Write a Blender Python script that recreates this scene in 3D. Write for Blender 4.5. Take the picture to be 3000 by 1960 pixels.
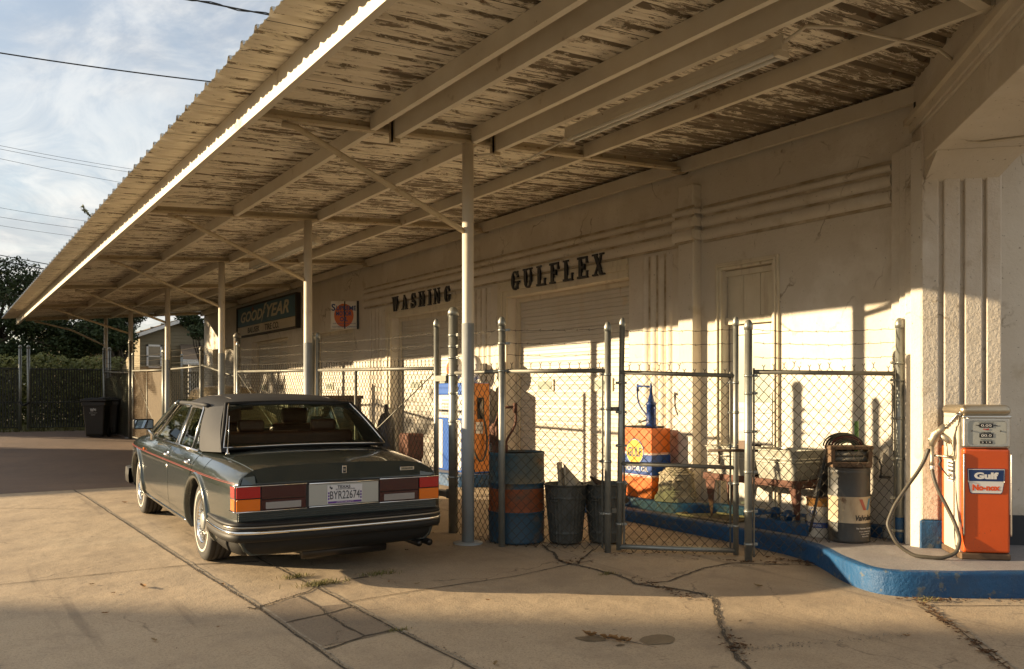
import bpy, bmesh, math, random
from mathutils import Vector, Matrix, noise
R = math.radians
random.seed(7)
for o in list(bpy.data.objects): bpy.data.objects.remove(o)
SC = bpy.context.scene
COL = SC.collection
# ------------------------------------------------------------------ camera
cd = bpy.data.cameras.new("camera"); cam = bpy.data.objects.new("camera", cd); COL.objects.link(cam)
cam.location = (0, 0, 1.5); cam.rotation_euler = (R(90), 0, -math.atan(1695/2528.))
cd.sensor_width = 36; cd.lens = 36*2528/3000.; cd.shift_y = 172/3000.; cd.clip_end = 2000; cd.clip_start = .05
SC.camera = cam
# ------------------------------------------------------------------ world
SUN = Vector((-1, .76, .2776)).normalized()
ELEV = math.asin(SUN.z); AZ = math.atan2(SUN.x, SUN.y)
wd = bpy.data.worlds.new("World"); SC.world = wd; wd.use_nodes = True
nt = wd.node_tree; N = nt.nodes; L = nt.links; N.clear()
out = N.new('ShaderNodeOutputWorld'); bg = N.new('ShaderNodeBackground'); L.new(bg.outputs[0], out.inputs[0])
sky = N.new('ShaderNodeTexSky'); sky.sky_type = 'NISHITA'; sky.sun_disc = False
sky.sun_elevation = ELEV; sky.sun_rotation = AZ % (2*math.pi); sky.air_density = 1.0; sky.dust_density = 1.6; sky.ozone_density = 1.2
tc = N.new('ShaderNodeTexCoord'); sep = N.new('ShaderNodeSeparateXYZ'); L.new(tc.outputs['Generated'], sep.inputs[0])
def wm(op, a, b=None):
    n = N.new('ShaderNodeMath'); n.operation = op
    for i, v in enumerate((a, b)):
        if v is None: continue
        if isinstance(v, (int, float)): n.inputs[i].default_value = v
        else: L.new(v, n.inputs[i])
    return n.outputs[0]
zz = wm('MAXIMUM', wm('ADD', sep.outputs[2], .12), .02)
cmb = N.new('ShaderNodeCombineXYZ'); L.new(wm('DIVIDE', sep.outputs[0], zz), cmb.inputs[0]); L.new(wm('DIVIDE', sep.outputs[1], zz), cmb.inputs[1])
def wnoise(sc, det, rough, dist, lo, hi, off=0):
    mp = N.new('ShaderNodeMapping'); mp.inputs['Location'].default_value = (off, off*.7, 0); mp.inputs['Rotation'].default_value = (0, 0, R(35)); mp.inputs['Scale'].default_value = (1, .62, 1)
    L.new(cmb.outputs[0], mp.inputs[0])
    n = N.new('ShaderNodeTexNoise'); n.inputs['Scale'].default_value = sc; n.inputs['Detail'].default_value = det; n.inputs['Roughness'].default_value = rough; n.inputs['Distortion'].default_value = dist
    L.new(mp.outputs[0], n.inputs['Vector'])
    m = N.new('ShaderNodeMapRange'); m.interpolation_type = 'SMOOTHSTEP'; L.new(n.outputs[0], m.inputs[0]); m.inputs[1].default_value = lo; m.inputs[2].default_value = hi
    return m.outputs[0]
c1 = wnoise(1.1, 8, .58, .6, .36, .60, 3.1); c2 = wnoise(3.2, 9, .62, .9, .36, .70, 9.3)
cc = wm('MINIMUM', wm('ADD', wm('MULTIPLY', c1, .80), wm('MULTIPLY', c2, .30)), 1.)
CLOUD_MIX = wm('ADD', wm('MULTIPLY', cc, .62), .34)
crgb = N.new('ShaderNodeMix'); crgb.data_type = 'RGBA'; L.new(c2, crgb.inputs[0])
crgb.inputs[6].default_value = (2.9, 2.9, 2.95, 1); crgb.inputs[7].default_value = (4.9, 4.7, 4.35, 1)
mx = N.new('ShaderNodeMix'); mx.data_type = 'RGBA'; L.new(CLOUD_MIX, mx.inputs[0]); L.new(sky.outputs[0], mx.inputs[6]); L.new(crgb.outputs[2], mx.inputs[7])
L.new(mx.outputs[2], bg.inputs[0]); bg.inputs[1].default_value = .087
# ------------------------------------------------------------------ sun
sd = bpy.data.lights.new("sun", 'SUN'); sd.energy = 5.0; sd.angle = R(.5); sd.color = (1, .77, .48)
so = bpy.data.objects.new("sun", sd); COL.objects.link(so); so.rotation_euler = SUN.to_track_quat('Z', 'Y').to_euler(); so.location = (-10, 8, 12)
SC.view_settings.view_transform = 'Standard'; SC.view_settings.look = 'None'; SC.view_settings.gamma = 1; SC.view_settings.exposure = 1.34
try:
    SC.cycles.max_bounces = 8; SC.cycles.diffuse_bounces = 5; SC.cycles.transparent_max_bounces = 16; SC.cycles.caustics_reflective = False; SC.cycles.caustics_refractive = False
except Exception: pass
# ------------------------------------------------------------------ helpers
ORG = {}
def V(*a): return Vector(a if len(a) > 1 else a[0])
class MB:
    def __init__(s): s.v = []; s.f = []; s.m = []; s.sm = []
    def add(s, vs, fs, mi=0, smooth=False):
        b = len(s.v); s.v += [Vector(p) for p in vs]
        for f in fs: s.f.append([b+i for i in f]); s.m.append(mi); s.sm.append(smooth)
        return s
    def quad(s, a, b, c, d, mi=0): return s.add([a, b, c, d], [(0, 1, 2, 3)], mi)
    def box(s, x0, x1, y0, y1, z0, z1, mi=0, M=None, bev=0):
        if bev:
            return s.rbox(((x0+x1)/2, (y0+y1)/2, (z0+z1)/2), (x1-x0, y1-y0, z1-z0), bev, mi, M)
        vs = [Vector((x, y, z)) for z in (z0, z1) for y in (y0, y1) for x in (x0, x1)]
        if M is not None: vs = [M @ p for p in vs]
        return s.add(vs, [(0, 2, 3, 1), (4, 5, 7, 6), (0, 1, 5, 4), (2, 6, 7, 3), (0, 4, 6, 2), (1, 3, 7, 5)], mi)
    def rbox(s, c, size, bev, mi=0, M=None, seg=2, smooth=True):
        bm = bmesh.new(); bmesh.ops.create_cube(bm, size=1)
        bmesh.ops.scale(bm, vec=size, verts=bm.verts)
        bmesh.ops.bevel(bm, geom=bm.edges[:], offset=bev, segments=seg, affect='EDGES', profile=.5)
        bmesh.ops.translate(bm, vec=c, verts=bm.verts)
        if M is not None: bm.transform(M)
        bm.verts.index_update()
        s.add([v.co.copy() for v in bm.verts], [[v.index for v in f.verts] for f in bm.faces], mi, False); bm.free(); return s
    def bar(s, p, q, w, h, mi=0, up=(0, 0, 1)):
        p = Vector(p); q = Vector(q); d = (q-p).normalized(); u = Vector(up)
        if abs(d.dot(u)) > .98: u = Vector((0, 1, 0))
        a = d.cross(u).normalized(); b = a.cross(d).normalized()
        vs = [e + a*(w/2*i) + b*(h/2*j) for e in (p, q) for i, j in ((-1, -1), (1, -1), (1, 1), (-1, 1))]
        return s.add(vs, [(3, 2, 1, 0), (4, 5, 6, 7), (0, 1, 5, 4), (1, 2, 6, 5), (2, 3, 7, 6), (3, 0, 4, 7)], mi)
    def tube(s, pts, r, seg=8, mi=0, caps=True, closed=False, smooth=True):
        pts = [Vector(p) for p in pts]; n = len(pts); rs = r if isinstance(r, (list, tuple)) else [r]*n
        vs = []; fs = []; prev = None
        for i, p in enumerate(pts):
            if closed: t = pts[(i+1) % n]-pts[i-1]
            else: t = pts[min(i+1, n-1)]-pts[max(i-1, 0)]
            if t.length < 1e-9: t = Vector((0, 0, 1))
            t.normalize()
            if prev is None:
                a = t.orthogonal().normalized()
            else:
                a = prev - t*prev.dot(t)
                if a.length < 1e-6: a = t.orthogonal()
                a.normalize()
            prev = a; b = t.cross(a)
            for k in range(seg):
                w = 2*math.pi*k/seg; vs.append(p+(a*math.cos(w)+b*math.sin(w))*rs[i])
        m = n if closed else n-1
        for i in range(m):
            j = (i+1) % n
            for k in range(seg): fs.append((i*seg+k, i*seg+(k+1) % seg, j*seg+(k+1) % seg, j*seg+k))
        if caps and not closed: fs += [tuple(range(seg-1, -1, -1)), tuple((n-1)*seg+k for k in range(seg))]
        return s.add(vs, fs, mi, smooth)
    def lathe(s, prof, c=(0, 0, 0), seg=24, mi=0, M=None, smooth=True):
        vs = []; fs = []; c = Vector(c)
        for r, z in prof:
            for k in range(seg):
                w = 2*math.pi*k/seg; p = Vector((r*math.cos(w), r*math.sin(w), z))
                vs.append((M @ p if M is not None else p)+c)
        for i in range(len(prof)-1):
            for k in range(seg): fs.append((i*seg+k, i*seg+(k+1) % seg, (i+1)*seg+(k+1) % seg, (i+1)*seg+k))
        if prof[0][0] > 1e-4: fs.append(tuple(range(seg-1, -1, -1)))
        if prof[-1][0] > 1e-4: fs.append(tuple((len(prof)-1)*seg+k for k in range(seg)))
        return s.add(vs, fs, mi, smooth)
    def prism(s, poly, f0, f1, mi=0):
        """poly: list of 2D points; f0,f1: functions 2D->3D for the two faces"""
        n = len(poly); vs = [f0(p) for p in poly]+[f1(p) for p in poly]
        return s.add(vs, [tuple(range(n-1, -1, -1)), tuple(range(n, 2*n))]+[(i, (i+1) % n, n+(i+1) % n, n+i) for i in range(n)], mi)
    def grid(s, rows, mi=0, smooth=True, closed=False):
        n = len(rows[0]); vs = [p for r in rows for p in r]; fs = []
        for i in range(len(rows)-1):
            for k in range(n if closed else n-1): fs.append((i*n+k, i*n+(k+1) % n, (i+1)*n+(k+1) % n, (i+1)*n+k))
        return s.add(vs, fs, mi, smooth)
    def mesh(s, name, mats, off=Vector((0, 0, 0))):
        me = bpy.data.meshes.new(name); me.from_pydata([v-off for v in s.v], [], s.f)
        for m in (mats if isinstance(mats, (list, tuple)) else [mats]): me.materials.append(m)
        me.polygons.foreach_set('material_index', s.m); me.polygons.foreach_set('use_smooth', s.sm); me.update()
        return me
def tag(o, label=None, cat=None, group=None, kind=None):
    for k, v in (('label', label), ('category', cat), ('group', group), ('kind', kind)):
        if v: o[k] = v
    return o
def thing(name, loc, label, cat, group=None, rz=0):
    o = bpy.data.objects.new(name, None); COL.objects.link(o); o.location = loc; o.rotation_euler = (0, 0, rz); o.empty_display_size = .2
    ORG[o.name] = Vector(loc); o['rz'] = rz; return tag(o, label, cat, group)
def fixn(me):
    bm = bmesh.new(); bm.from_mesh(me); bmesh.ops.recalc_face_normals(bm, faces=bm.faces); bm.to_mesh(me); bm.free()
def part(name, mb, mats, parent, world=True, label=None, recalc=True, bevel=0):
    """world=True: geometry is in world coordinates of an unrotated thing"""
    org = ORG[parent.name] if (world and parent is not None) else Vector((0, 0, 0))
    me = mb.mesh(name, mats, org)
    if recalc: fixn(me)
    o = bpy.data.objects.new(name, me); COL.objects.link(o)
    if parent is not None: o.parent = parent; ORG[o.name] = ORG[parent.name]
    if label: o['label'] = label
    if bevel:
        b = o.modifiers.new('bevel', 'BEVEL'); b.width = bevel; b.segments = 2; b.limit_method = 'ANGLE'; b.angle_limit = R(35)
    return o
def solo(name, mb, mats, loc, label, cat, group=None, recalc=True):
    me = mb.mesh(name, mats, Vector(loc)); 
    if recalc: fixn(me)
    o = bpy.data.objects.new(name, me); COL.objects.link(o); o.location = loc
    ORG[o.name] = Vector(loc); return tag(o, label, cat, group)
def struct(name, mb, mats, recalc=False, kind='structure'):
    me = mb.mesh(name, mats)
    if recalc: fixn(me)
    o = bpy.data.objects.new(name, me); COL.objects.link(o); o['kind'] = kind; return o
def dup(root, loc, rz=0, label=None):
    r = root.copy(); COL.objects.link(r); r.location = loc; r.rotation_euler = (0, 0, rz)
    if label: r['label'] = label
    for ch in list(root.children):
        c = ch.copy(); COL.objects.link(c); c.parent = r
        for g in ch.children:
            d = g.copy(); COL.objects.link(d); d.parent = c
    return r
# ---- materials
MATS = {}
def mat(name, col, rough=.8, metal=0, col2=None, nscale=6, namt=.5, bump=0, bscale=40, stretch=(1, 1, 1), col3=None, n3=(2, .6, .66), spec=None, coat=0, rot=(0, 0, 0), bdist=.01, detail=6, voro=0):
    m = bpy.data.materials.new(name); m.use_nodes = True; nt = m.node_tree; b = nt.nodes['Principled BSDF']
    c4 = lambda c: (c[0], c[1], c[2], 1)
    b.inputs['Base Color'].default_value = c4(col); b.inputs['Roughness'].default_value = rough; b.inputs['Metallic'].default_value = metal
    if spec is not None: b.inputs['Specular IOR Level'].default_value = spec
    if coat: b.inputs['Coat Weight'].default_value = coat; b.inputs['Coat Roughness'].default_value = .03
    tc = nt.nodes.new('ShaderNodeTexCoord'); mp = nt.nodes.new('ShaderNodeMapping'); mp.inputs['Scale'].default_value = stretch; mp.inputs['Rotation'].default_value = rot
    nt.links.new(tc.outputs['Object'], mp.inputs[0])
    def noi(sc, det=detail, r=.6):
        n = nt.nodes.new('ShaderNodeTexNoise'); n.inputs['Scale'].default_value = sc; n.inputs['Detail'].default_value = det; n.inputs['Roughness'].default_value = r
        nt.links.new(mp.outputs[0], n.inputs['Vector']); return n
    src = None
    if col2:
        n = noi(nscale); mr = nt.nodes.new('ShaderNodeMapRange'); mr.inputs[1].default_value = .5-namt/2; mr.inputs[2].default_value = .5+namt/2
        nt.links.new(n.outputs[0], mr.inputs[0])
        x = nt.nodes.new('ShaderNodeMix'); x.data_type = 'RGBA'; x.inputs[6].default_value = c4(col); x.inputs[7].default_value = c4(col2)
        nt.links.new(mr.outputs[0], x.inputs[0]); src = x.outputs[2]
        if col3:
            n = noi(n3[0]); mr = nt.nodes.new('ShaderNodeMapRange'); mr.inputs[1].default_value = n3[1]; mr.inputs[2].default_value = n3[2]; nt.links.new(n.outputs[0], mr.inputs[0])
            x = nt.nodes.new('ShaderNodeMix'); x.data_type = 'RGBA'; nt.links.new(src, x.inputs[6]); x.inputs[7].default_value = c4(col3); nt.links.new(mr.outputs[0], x.inputs[0]); src = x.outputs[2]
        nt.links.new(src, b.inputs['Base Color'])
    if bump:
        n = noi(bscale, 8, .65)
        bp = nt.nodes.new('ShaderNodeBump'); bp.inputs['Strength'].default_value = bump; bp.inputs['Distance'].default_value = bdist
        nt.links.new(n.outputs[0], bp.inputs['Height']); nt.links.new(bp.outputs[0], b.inputs['Normal'])
    MATS[name] = m; return m
def glassmat(name, tint, gloss=.12, rough=.02):
    m = bpy.data.materials.new(name); m.use_nodes = True; nt = m.node_tree; nt.nodes.clear()
    o = nt.nodes.new('ShaderNodeOutputMaterial'); t = nt.nodes.new('ShaderNodeBsdfTransparent'); t.inputs[0].default_value = (*tint, 1)
    g = nt.nodes.new('ShaderNodeBsdfGlossy'); g.inputs['Roughness'].default_value = rough; fr = nt.nodes.new('ShaderNodeLayerWeight'); fr.inputs[0].default_value = .22
    pw = nt.nodes.new('ShaderNodeMath'); pw.operation = 'POWER'; pw.inputs[1].default_value = 2.5; nt.links.new(fr.outputs['Facing'], pw.inputs[0]); a = nt.nodes.new('ShaderNodeMath'); a.operation = 'ADD'; a.use_clamp = True; a.inputs[1].default_value = gloss; nt.links.new(fr.outputs['Fresnel'] if False else pw.outputs[0], a.inputs[0])
    x = nt.nodes.new('ShaderNodeMixShader'); nt.links.new(a.outputs[0], x.inputs[0]); nt.links.new(t.outputs[0], x.inputs[1]); nt.links.new(g.outputs[0], x.inputs[2]); nt.links.new(x.outputs[0], o.inputs[0])
    MATS[name] = m; return m
STUCCO = mat('stucco', (.69, .64, .555), .85, col2=(.62, .565, .47), nscale=2.2, bump=.5, bscale=26, bdist=.012, col3=(.48, .41, .30), n3=(3.2, .60, .78))
STUCCO_R = mat('rough_stucco', (.72, .66, .57), .85, col2=(.60, .53, .43), nscale=3, bump=.6, bscale=30, bdist=.02, col3=(.45, .37, .27), n3=(4, .62, .78), detail=9)
TRIM = mat('painted_trim', (.70, .64, .50), .6, col2=(.62, .55, .42), nscale=5, bump=.25, bscale=30, col3=(.42, .34, .22), n3=(9, .66, .74))
GRIME = mat('groove_grime', (.30, .235, .14), .9, col2=(.60, .52, .40), nscale=7, namt=.35, stretch=(1, .6, 1.))
DOORW = mat('door_white', (.60, .565, .50), .5, col2=(.54, .50, .42), nscale=1.6, bump=.15, bscale=8, col3=(.58, .50, .38), n3=(3.5, .64, .72))
STEELW = mat('white_steel', (.68, .63, .53), .5, col2=(.60, .53, .41), nscale=3, bump=.12, bscale=12, col3=(.30, .22, .13), n3=(14, .70, .74))
STEELG = mat('grey_painted_steel', (.36, .38, .38), .5, col2=(.30, .32, .32), nscale=5, bump=.1, bscale=20)
GALV = mat('galvanised', (.34, .35, .32), .42, .65, col2=(.24, .25, .23), nscale=9, bump=.15, bscale=30)
GALVD = mat('weathered_galvanised', (.20, .20, .17), .55, .45, col2=(.13, .12, .10), nscale=8, bump=.2, bscale=30, col3=(.20, .12, .06), n3=(10, .62, .70))
WIRE = mat('fence_wire', (.075, .066, .05), .7, .0, col2=(.045, .036, .024), nscale=12, spec=.2)
RUST = mat('rust', (.16, .065, .035), .85, col2=(.10, .045, .03), nscale=14, bump=.4, bscale=40)
BLACK = mat('black', (.012, .012, .012), .6)
BLUEP = mat('blue_kerb_paint', (.004, .078, .205), .55, col2=(.004, .05, .14), nscale=4, bump=.7, bscale=16, bdist=.025, col3=(.09, .11, .125), n3=(9, .60, .64))
CHROME = mat('chrome', (.8, .8, .78), .10, 1.0)
GLASS = glassmat('window_glass', (.55, .60, .55), .10)
# concrete pavement
def concrete(name, base, base2, stainc):
    m = mat(name, base, .82, col2=base2, nscale=.8, namt=.45, detail=8)
    nt = m.node_tree; b = nt.nodes['Principled BSDF']; src = b.inputs['Base Color'].links[0].from_socket
    tc = nt.nodes.new('ShaderNodeTexCoord')
    def layer(scale, lo, hi, color, fac, stretch=(1, 1, 1), det=4):
        nonlocal src
        mp = nt.nodes.new('ShaderNodeMapping'); mp.inputs['Scale'].default_value = stretch; nt.links.new(tc.outputs['Object'], mp.inputs[0])
        n = nt.nodes.new('ShaderNodeTexNoise'); n.inputs['Scale'].default_value = scale; n.inputs['Detail'].default_value = det; n.inputs['Roughness'].default_value = .65; nt.links.new(mp.outputs[0], n.inputs['Vector'])
        r = nt.nodes.new('ShaderNodeMapRange'); r.inputs[1].default_value = lo; r.inputs[2].default_value = hi; r.inputs[4].default_value = fac; nt.links.new(n.outputs[0], r.inputs[0])
        x = nt.nodes.new('ShaderNodeMix'); x.data_type = 'RGBA'; nt.links.new(r.outputs[0], x.inputs[0]); nt.links.new(src, x.inputs[6]); x.inputs[7].default_value = (*color, 1); src = x.outputs[2]
    layer(.35, .46, .70, stainc, .62, det=8)
    layer(2.2, .56, .74, stainc, .45, det=7)
    layer(60, .50, .70, (base[0]*.55, base[1]*.52, base[2]*.5), .7, det=2)
    layer(170, .56, .68, (base[0]*1.25, base[1]*1.2, base[2]*1.15), .5, det=1)
    layer(1.4, .60, .72, stainc, .35, (3.5, .5, 1))
    layer(9, .70, .78, (base[0]*.45, base[1]*.42, base[2]*.4), .6)
    nt.links.new(src, b.inputs['Base Color'])
    n1 = nt.nodes.new('ShaderNodeTexNoise'); n1.inputs['Scale'].default_value = 90; n1.inputs['Detail'].default_value = 5; nt.links.new(tc.outputs['Object'], n1.inputs['Vector'])
    n2 = nt.nodes.new('ShaderNodeTexNoise'); n2.inputs['Scale'].default_value = 3; n2.inputs['Detail'].default_value = 6; nt.links.new(tc.outputs['Object'], n2.inputs['Vector'])
    b1 = nt.nodes.new('ShaderNodeBump'); b1.inputs['Strength'].default_value = .6; b1.inputs['Distance'].default_value = .005; nt.links.new(n1.outputs[0], b1.inputs['Height'])
    b2 = nt.nodes.new('ShaderNodeBump'); b2.inputs['Strength'].default_value = .35; b2.inputs['Distance'].default_value = .05; nt.links.new(n2.outputs[0], b2.inputs['Height']); nt.links.new(b1.outputs[0], b2.inputs['Normal'])
    nt.links.new(b2.outputs[0], b.inputs['Normal']); return m
CONC = concrete('concrete', (.49, .385, .26), (.41, .315, .205), (.23, .17, .11))
CONCD = concrete('patched_concrete', (.29, .225, .155), (.23, .18, .125), (.14, .11, .08))
DRIVE = concrete('driveway_brown', (.17, .115, .08), (.13, .09, .065), (.09, .065, .05))  # darker and browner than the pavement in front of it
CONCL = concrete('island_concrete', (.31, .30, .29), (.25, .245, .25), (.17, .15, .16))
DIRT = mat('crack_dirt', (.05, .038, .025), .95, col2=(.11, .085, .055), nscale=30, bump=.5, bscale=60)
def layer(m, color, scale, lo, hi, fac, stretch=(1, 1, 1), det=5, kind='noise', rot=(0, 0, 0)):
    nt = m.node_tree; b = nt.nodes['Principled BSDF']; inp = b.inputs['Base Color']
    tc = nt.nodes.new('ShaderNodeTexCoord'); mp = nt.nodes.new('ShaderNodeMapping'); mp.inputs['Scale'].default_value = stretch; mp.inputs['Rotation'].default_value = rot; nt.links.new(tc.outputs['Object'], mp.inputs[0])
    r = nt.nodes.new('ShaderNodeMapRange'); r.inputs[1].default_value = lo; r.inputs[2].default_value = hi
    n = nt.nodes.new('ShaderNodeTexNoise'); n.inputs['Scale'].default_value = scale; n.inputs['Detail'].default_value = det; n.inputs['Roughness'].default_value = .65; nt.links.new(mp.outputs[0], n.inputs['Vector'])
    if kind == 'crack':
        wv = nt.nodes.new('ShaderNodeTexNoise'); wv.inputs['Scale'].default_value = scale*2.5; wv.inputs['Detail'].default_value = 6; nt.links.new(mp.outputs[0], wv.inputs['Vector'])
        ad = nt.nodes.new('ShaderNodeMix'); ad.data_type = 'RGBA'; ad.inputs[0].default_value = .30; nt.links.new(mp.outputs[0], ad.inputs[6]); nt.links.new(wv.outputs['Color'], ad.inputs[7])
        v = nt.nodes.new('ShaderNodeTexVoronoi'); v.feature = 'DISTANCE_TO_EDGE'; v.inputs['Scale'].default_value = scale; nt.links.new(ad.outputs[2], v.inputs['Vector'])
        r.inputs[1].default_value = lo; r.inputs[2].default_value = 0; nt.links.new(v.outputs['Distance'], r.inputs[0])
        k = nt.nodes.new('ShaderNodeMapRange'); k.inputs[1].default_value = .50; k.inputs[2].default_value = .58; n.inputs['Scale'].default_value = scale*.8; nt.links.new(n.outputs[0], k.inputs[0])
        mm = nt.nodes.new('ShaderNodeMath'); mm.operation = 'MULTIPLY'; nt.links.new(r.outputs[0], mm.inputs[0]); nt.links.new(k.outputs[0], mm.inputs[1]); f0 = mm.outputs[0]
    else:
        nt.links.new(n.outputs[0], r.inputs[0]); f0 = r.outputs[0]
    mf = nt.nodes.new('ShaderNodeMath'); mf.operation = 'MULTIPLY'; mf.inputs[1].default_value = fac; nt.links.new(f0, mf.inputs[0])
    x = nt.nodes.new('ShaderNodeMix'); x.data_type = 'RGBA'; nt.links.new(mf.outputs[0], x.inputs[0]); x.inputs[7].default_value = (*color, 1)
    if inp.links: nt.links.new(inp.links[0].from_socket, x.inputs[6])
    else: x.inputs[6].default_value = inp.default_value
    nt.links.new(x.outputs[2], inp); return m
for m_ in (STUCCO, STUCCO_R):
    layer(m_, (.42, .34, .23), 1.1, .54, .76, .30, (1.6, 1.6, .5), 8); layer(m_, (.80, .76, .68), .8, .55, .62, .45, det=8); layer(m_, (.22, .17, .10), 1.3, .012, 0, .75, kind='crack')
    layer(m_, (.18, .14, .09), 30, .68, .74, .7, det=2)
layer(TRIM, (.33, .25, .15), 2.2, .55, .72, .5, (3, 3, .4)); layer(DOORW, (.52, .43, .30), 1.1, .52, .72, .5, (2.5, 2.5, .5)); layer(DOORW, (.40, .25, .10), 2.4, .67, .74, .7, (4, 4, .25))
layer(STEELW, (.24, .15, .08), 3, .64, .72, .7, (1, 1, 1), 9)
layer(CONC, (.12, .09, .06), .9, .006, 0, .8, kind='crack'); layer(CONC, (.47, .38, .26), .6, .54, .66, .5, (1, 1, 1), 9); layer(CONC, (.13, .10, .07), 5, .70, .76, .6, det=3); layer(CONC, (.16, .13, .10), 110, .58, .68, .55, det=2); layer(CONC, (.26, .20, .14), 1.7, .50, .66, .5, det=9); layer(CONC, (.17, .13, .09), .5, .60, .68, .5, (6, .35, 1), 4, rot=(0, 0, .12))
layer(DRIVE, (.22, .15, .10), .4, .5, .65, .6, det=8)
layer(BLUEP, (.03, .05, .07), 2.2, .50, .68, .6, det=9); layer(BLUEP, (.05, .12, .20), 26, .66, .72, .5, det=3)
def gz(y): return .016*(min(y, 31)-7.5) + (.004*(min(y, 60)-31) if y > 31 else 0)

# ------------------------------------------------------------------ ground
def sheet(x0, x1, ys, dz=0):
    mb = MB(); mb.grid([[Vector((x0, y, gz(y)+dz)), Vector((x1, y, gz(y)+dz))] for y in ys], smooth=False); return mb
struct('ground', sheet(-500, 500, [-300, 31, 60, 700], -.006), mat('dry_ground', (.16, .125, .075), .95, col2=(.10, .095, .045), nscale=1.2, bump=.6, bscale=12))
struct('pavement', sheet(-14, 16, [-12, 13.9], -.001), CONC)
struct('driveway', sheet(-14, 16, [13.904, 29.3], .001), DRIVE)
struct('road', sheet(-60, -18, [-120, 31, 60, 300], .001), mat('asphalt', (.055, .052, .05), .85, col2=(.045, .043, .04), nscale=3, bump=.4, bscale=80))

def ribbon(mb, pts, w, jit=.3, z=.004, mi=0, sub=.05):
    P2 = []
    for a, b in zip(pts[:-1], pts[1:]):
        a = Vector((*a, 0)); b = Vector((*b, 0)); n = max(1, int((b-a).length/sub))
        P2 += [a.lerp(b, i/n) for i in range(n)]
    P2.append(Vector((*pts[-1], 0))); rows = []
    for i, p in enumerate(P2):
        t = P2[min(i+1, len(P2)-1)]-P2[max(i-1, 0)]; t.normalize(); nn = Vector((-t.y, t.x, 0))
        c = noise.noise(p*3.1)*w*jit*2+noise.noise(p*11)*w*jit; ww = w*(.55+.9*abs(noise.noise(p*7+Vector((5, 1, 0)))))
        l = p+nn*(c+ww); r = p+nn*(c-ww)
        rows.append([Vector((l.x, l.y, gz(l.y)+z)), Vector((r.x, r.y, gz(r.y)+z))])
    mb.grid(rows, mi, smooth=False)
# ------------------------------------------------------------------ joints and cracks (structure)
mb = MB()
for p in ([(1.68, 13.9), (1.72, 13.0), (1.85, 7.6), (1.91, 6.15), (1.93, 2)], [(2.51, 13.9), (2.51, 8.72), (2.44, 7.7), (2.48, 6.46), (2.5, 4.99), (2.6, 2)]):
    ribbon(mb, p, .011, .35, .0035, 0)
for p in ([(-6, 7.95), (.43, 7.82), (1.16, 7.81), (1.88, 7.80)], [(2.47, 5.9), (3.35, 5.95), (4.0, 5.95), (4.57, 6.06), (5.0, 6.12)], [(2.5, 9.9), (4.4, 10)],
          [(6.0, 3.6), (5.68, 3.14), (5.0, 2.4)], [(6.01, 3.60), (6.7, 3.17), (8, 2)], [(-1.2, 14), (.6, 12.45), (1.49, 11.81)], [(-8, 3.6), (1.9, 3.45)]):
    ribbon(mb, p, .007, .6, .0035, 0)
for p in ([(1.84, 6.12), (1.88, 6.06), (2.05, 6.18), (2.21, 6.26), (2.37, 6.34), (2.53, 6.5), (2.98, 6.57)], [(2.27, 6.24), (2.29, 5.86), (2.25, 5.67), (2.25, 5.33), (2.27, 5.05), (1.95, 4.93)],
          [(2.5, 5.08), (2.27, 5.05)], [(5.02, 6.89), (4.68, 6.16), (4.72, 5.97), (4.8, 5.6), (4.72, 5.21), (4.92, 4.7), (4.87, 4.54), (4.39, 4.04), (4.19, 3.8), (3.93, 3.48), (3.7, 3.1)],
          [(4.72, 5.21), (4.98, 5.13), (5.6, 5.35), (6.0, 5.35), (6.34, 5.06), (6.6, 4.82)], [(1.95, 5.6), (2.25, 5.67), (2.47, 5.75)], [(1.88, 7.8), (2.1, 7.72), (2.4, 7.62)], [(5.3, 6.5), (5.05, 6.3), (4.75, 6.05)]):
    ribbon(mb, p, .020 if p[0] == (5.02, 6.89) else .013, .9, .0045, 0, .03)
struct('pavement_cracks', mb, DIRT)
mb = MB()
for p in ([(1.735, 13.0), (1.885, 7.6), (1.945, 6.15), (1.965, 2)], [(2.545, 8.72), (2.475, 7.7), (2.515, 6.46), (2.53, 4.99), (2.63, 2)], [(4.42, 4.0), (4.22, 3.76), (3.95, 3.42)], [(6.03, 3.56), (5.71, 3.10), (5.03, 2.36)]):
    ribbon(mb, p, .010, .7, .003, 0)
struct('chipped_joint_edge', mb, mat('chipped_concrete', (.42, .36, .27), .9, col2=(.25, .2, .14), nscale=25, namt=.3, bump=.6, bscale=60))
mb = MB()
def blob(mb, cx, cy, rx, ry, z, mi=0, n=28, jit=.18, rz=0):
    vs = []
    for k in range(n):
        w = 2*math.pi*k/n; r = 1+jit*noise.noise(Vector((math.cos(w)*1.3+cx*3, math.sin(w)*1.3+cy*3, 0)))*2
        x = rx*r*math.cos(w); y = ry*r*math.sin(w); X = cx+x*math.cos(rz)-y*math.sin(rz); Y = cy+x*math.sin(rz)+y*math.cos(rz)
        vs.append((X, Y, gz(Y)+z))
    mb.add(vs, [tuple(range(n))], mi)
mb.add([(x, y, gz(y)+.0022) for x, y in ((1.94, 5.0), (2.28, 5.02), (2.49, 5.06), (2.47, 5.86), (2.29, 5.9), (2.26, 6.2), (2.05, 6.15), (1.9, 6.03), (1.92, 5.5))], [tuple(range(9))], 0)
struct('pavement_patch', mb, CONCD)
mb = MB(); blob(mb, 3.79, 4.01, .11, .10, .0026); blob(mb, 3.46, 4.25, .10, .06, .0026, rz=-.7); blob(mb, 3.52, 4.05, .03, .02, .0026)
struct('oil_stains', mb, mat('oil_stain', (.13, .095, .055), .6, col2=(.20, .155, .10), nscale=14, bump=.3, bscale=80))
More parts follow.
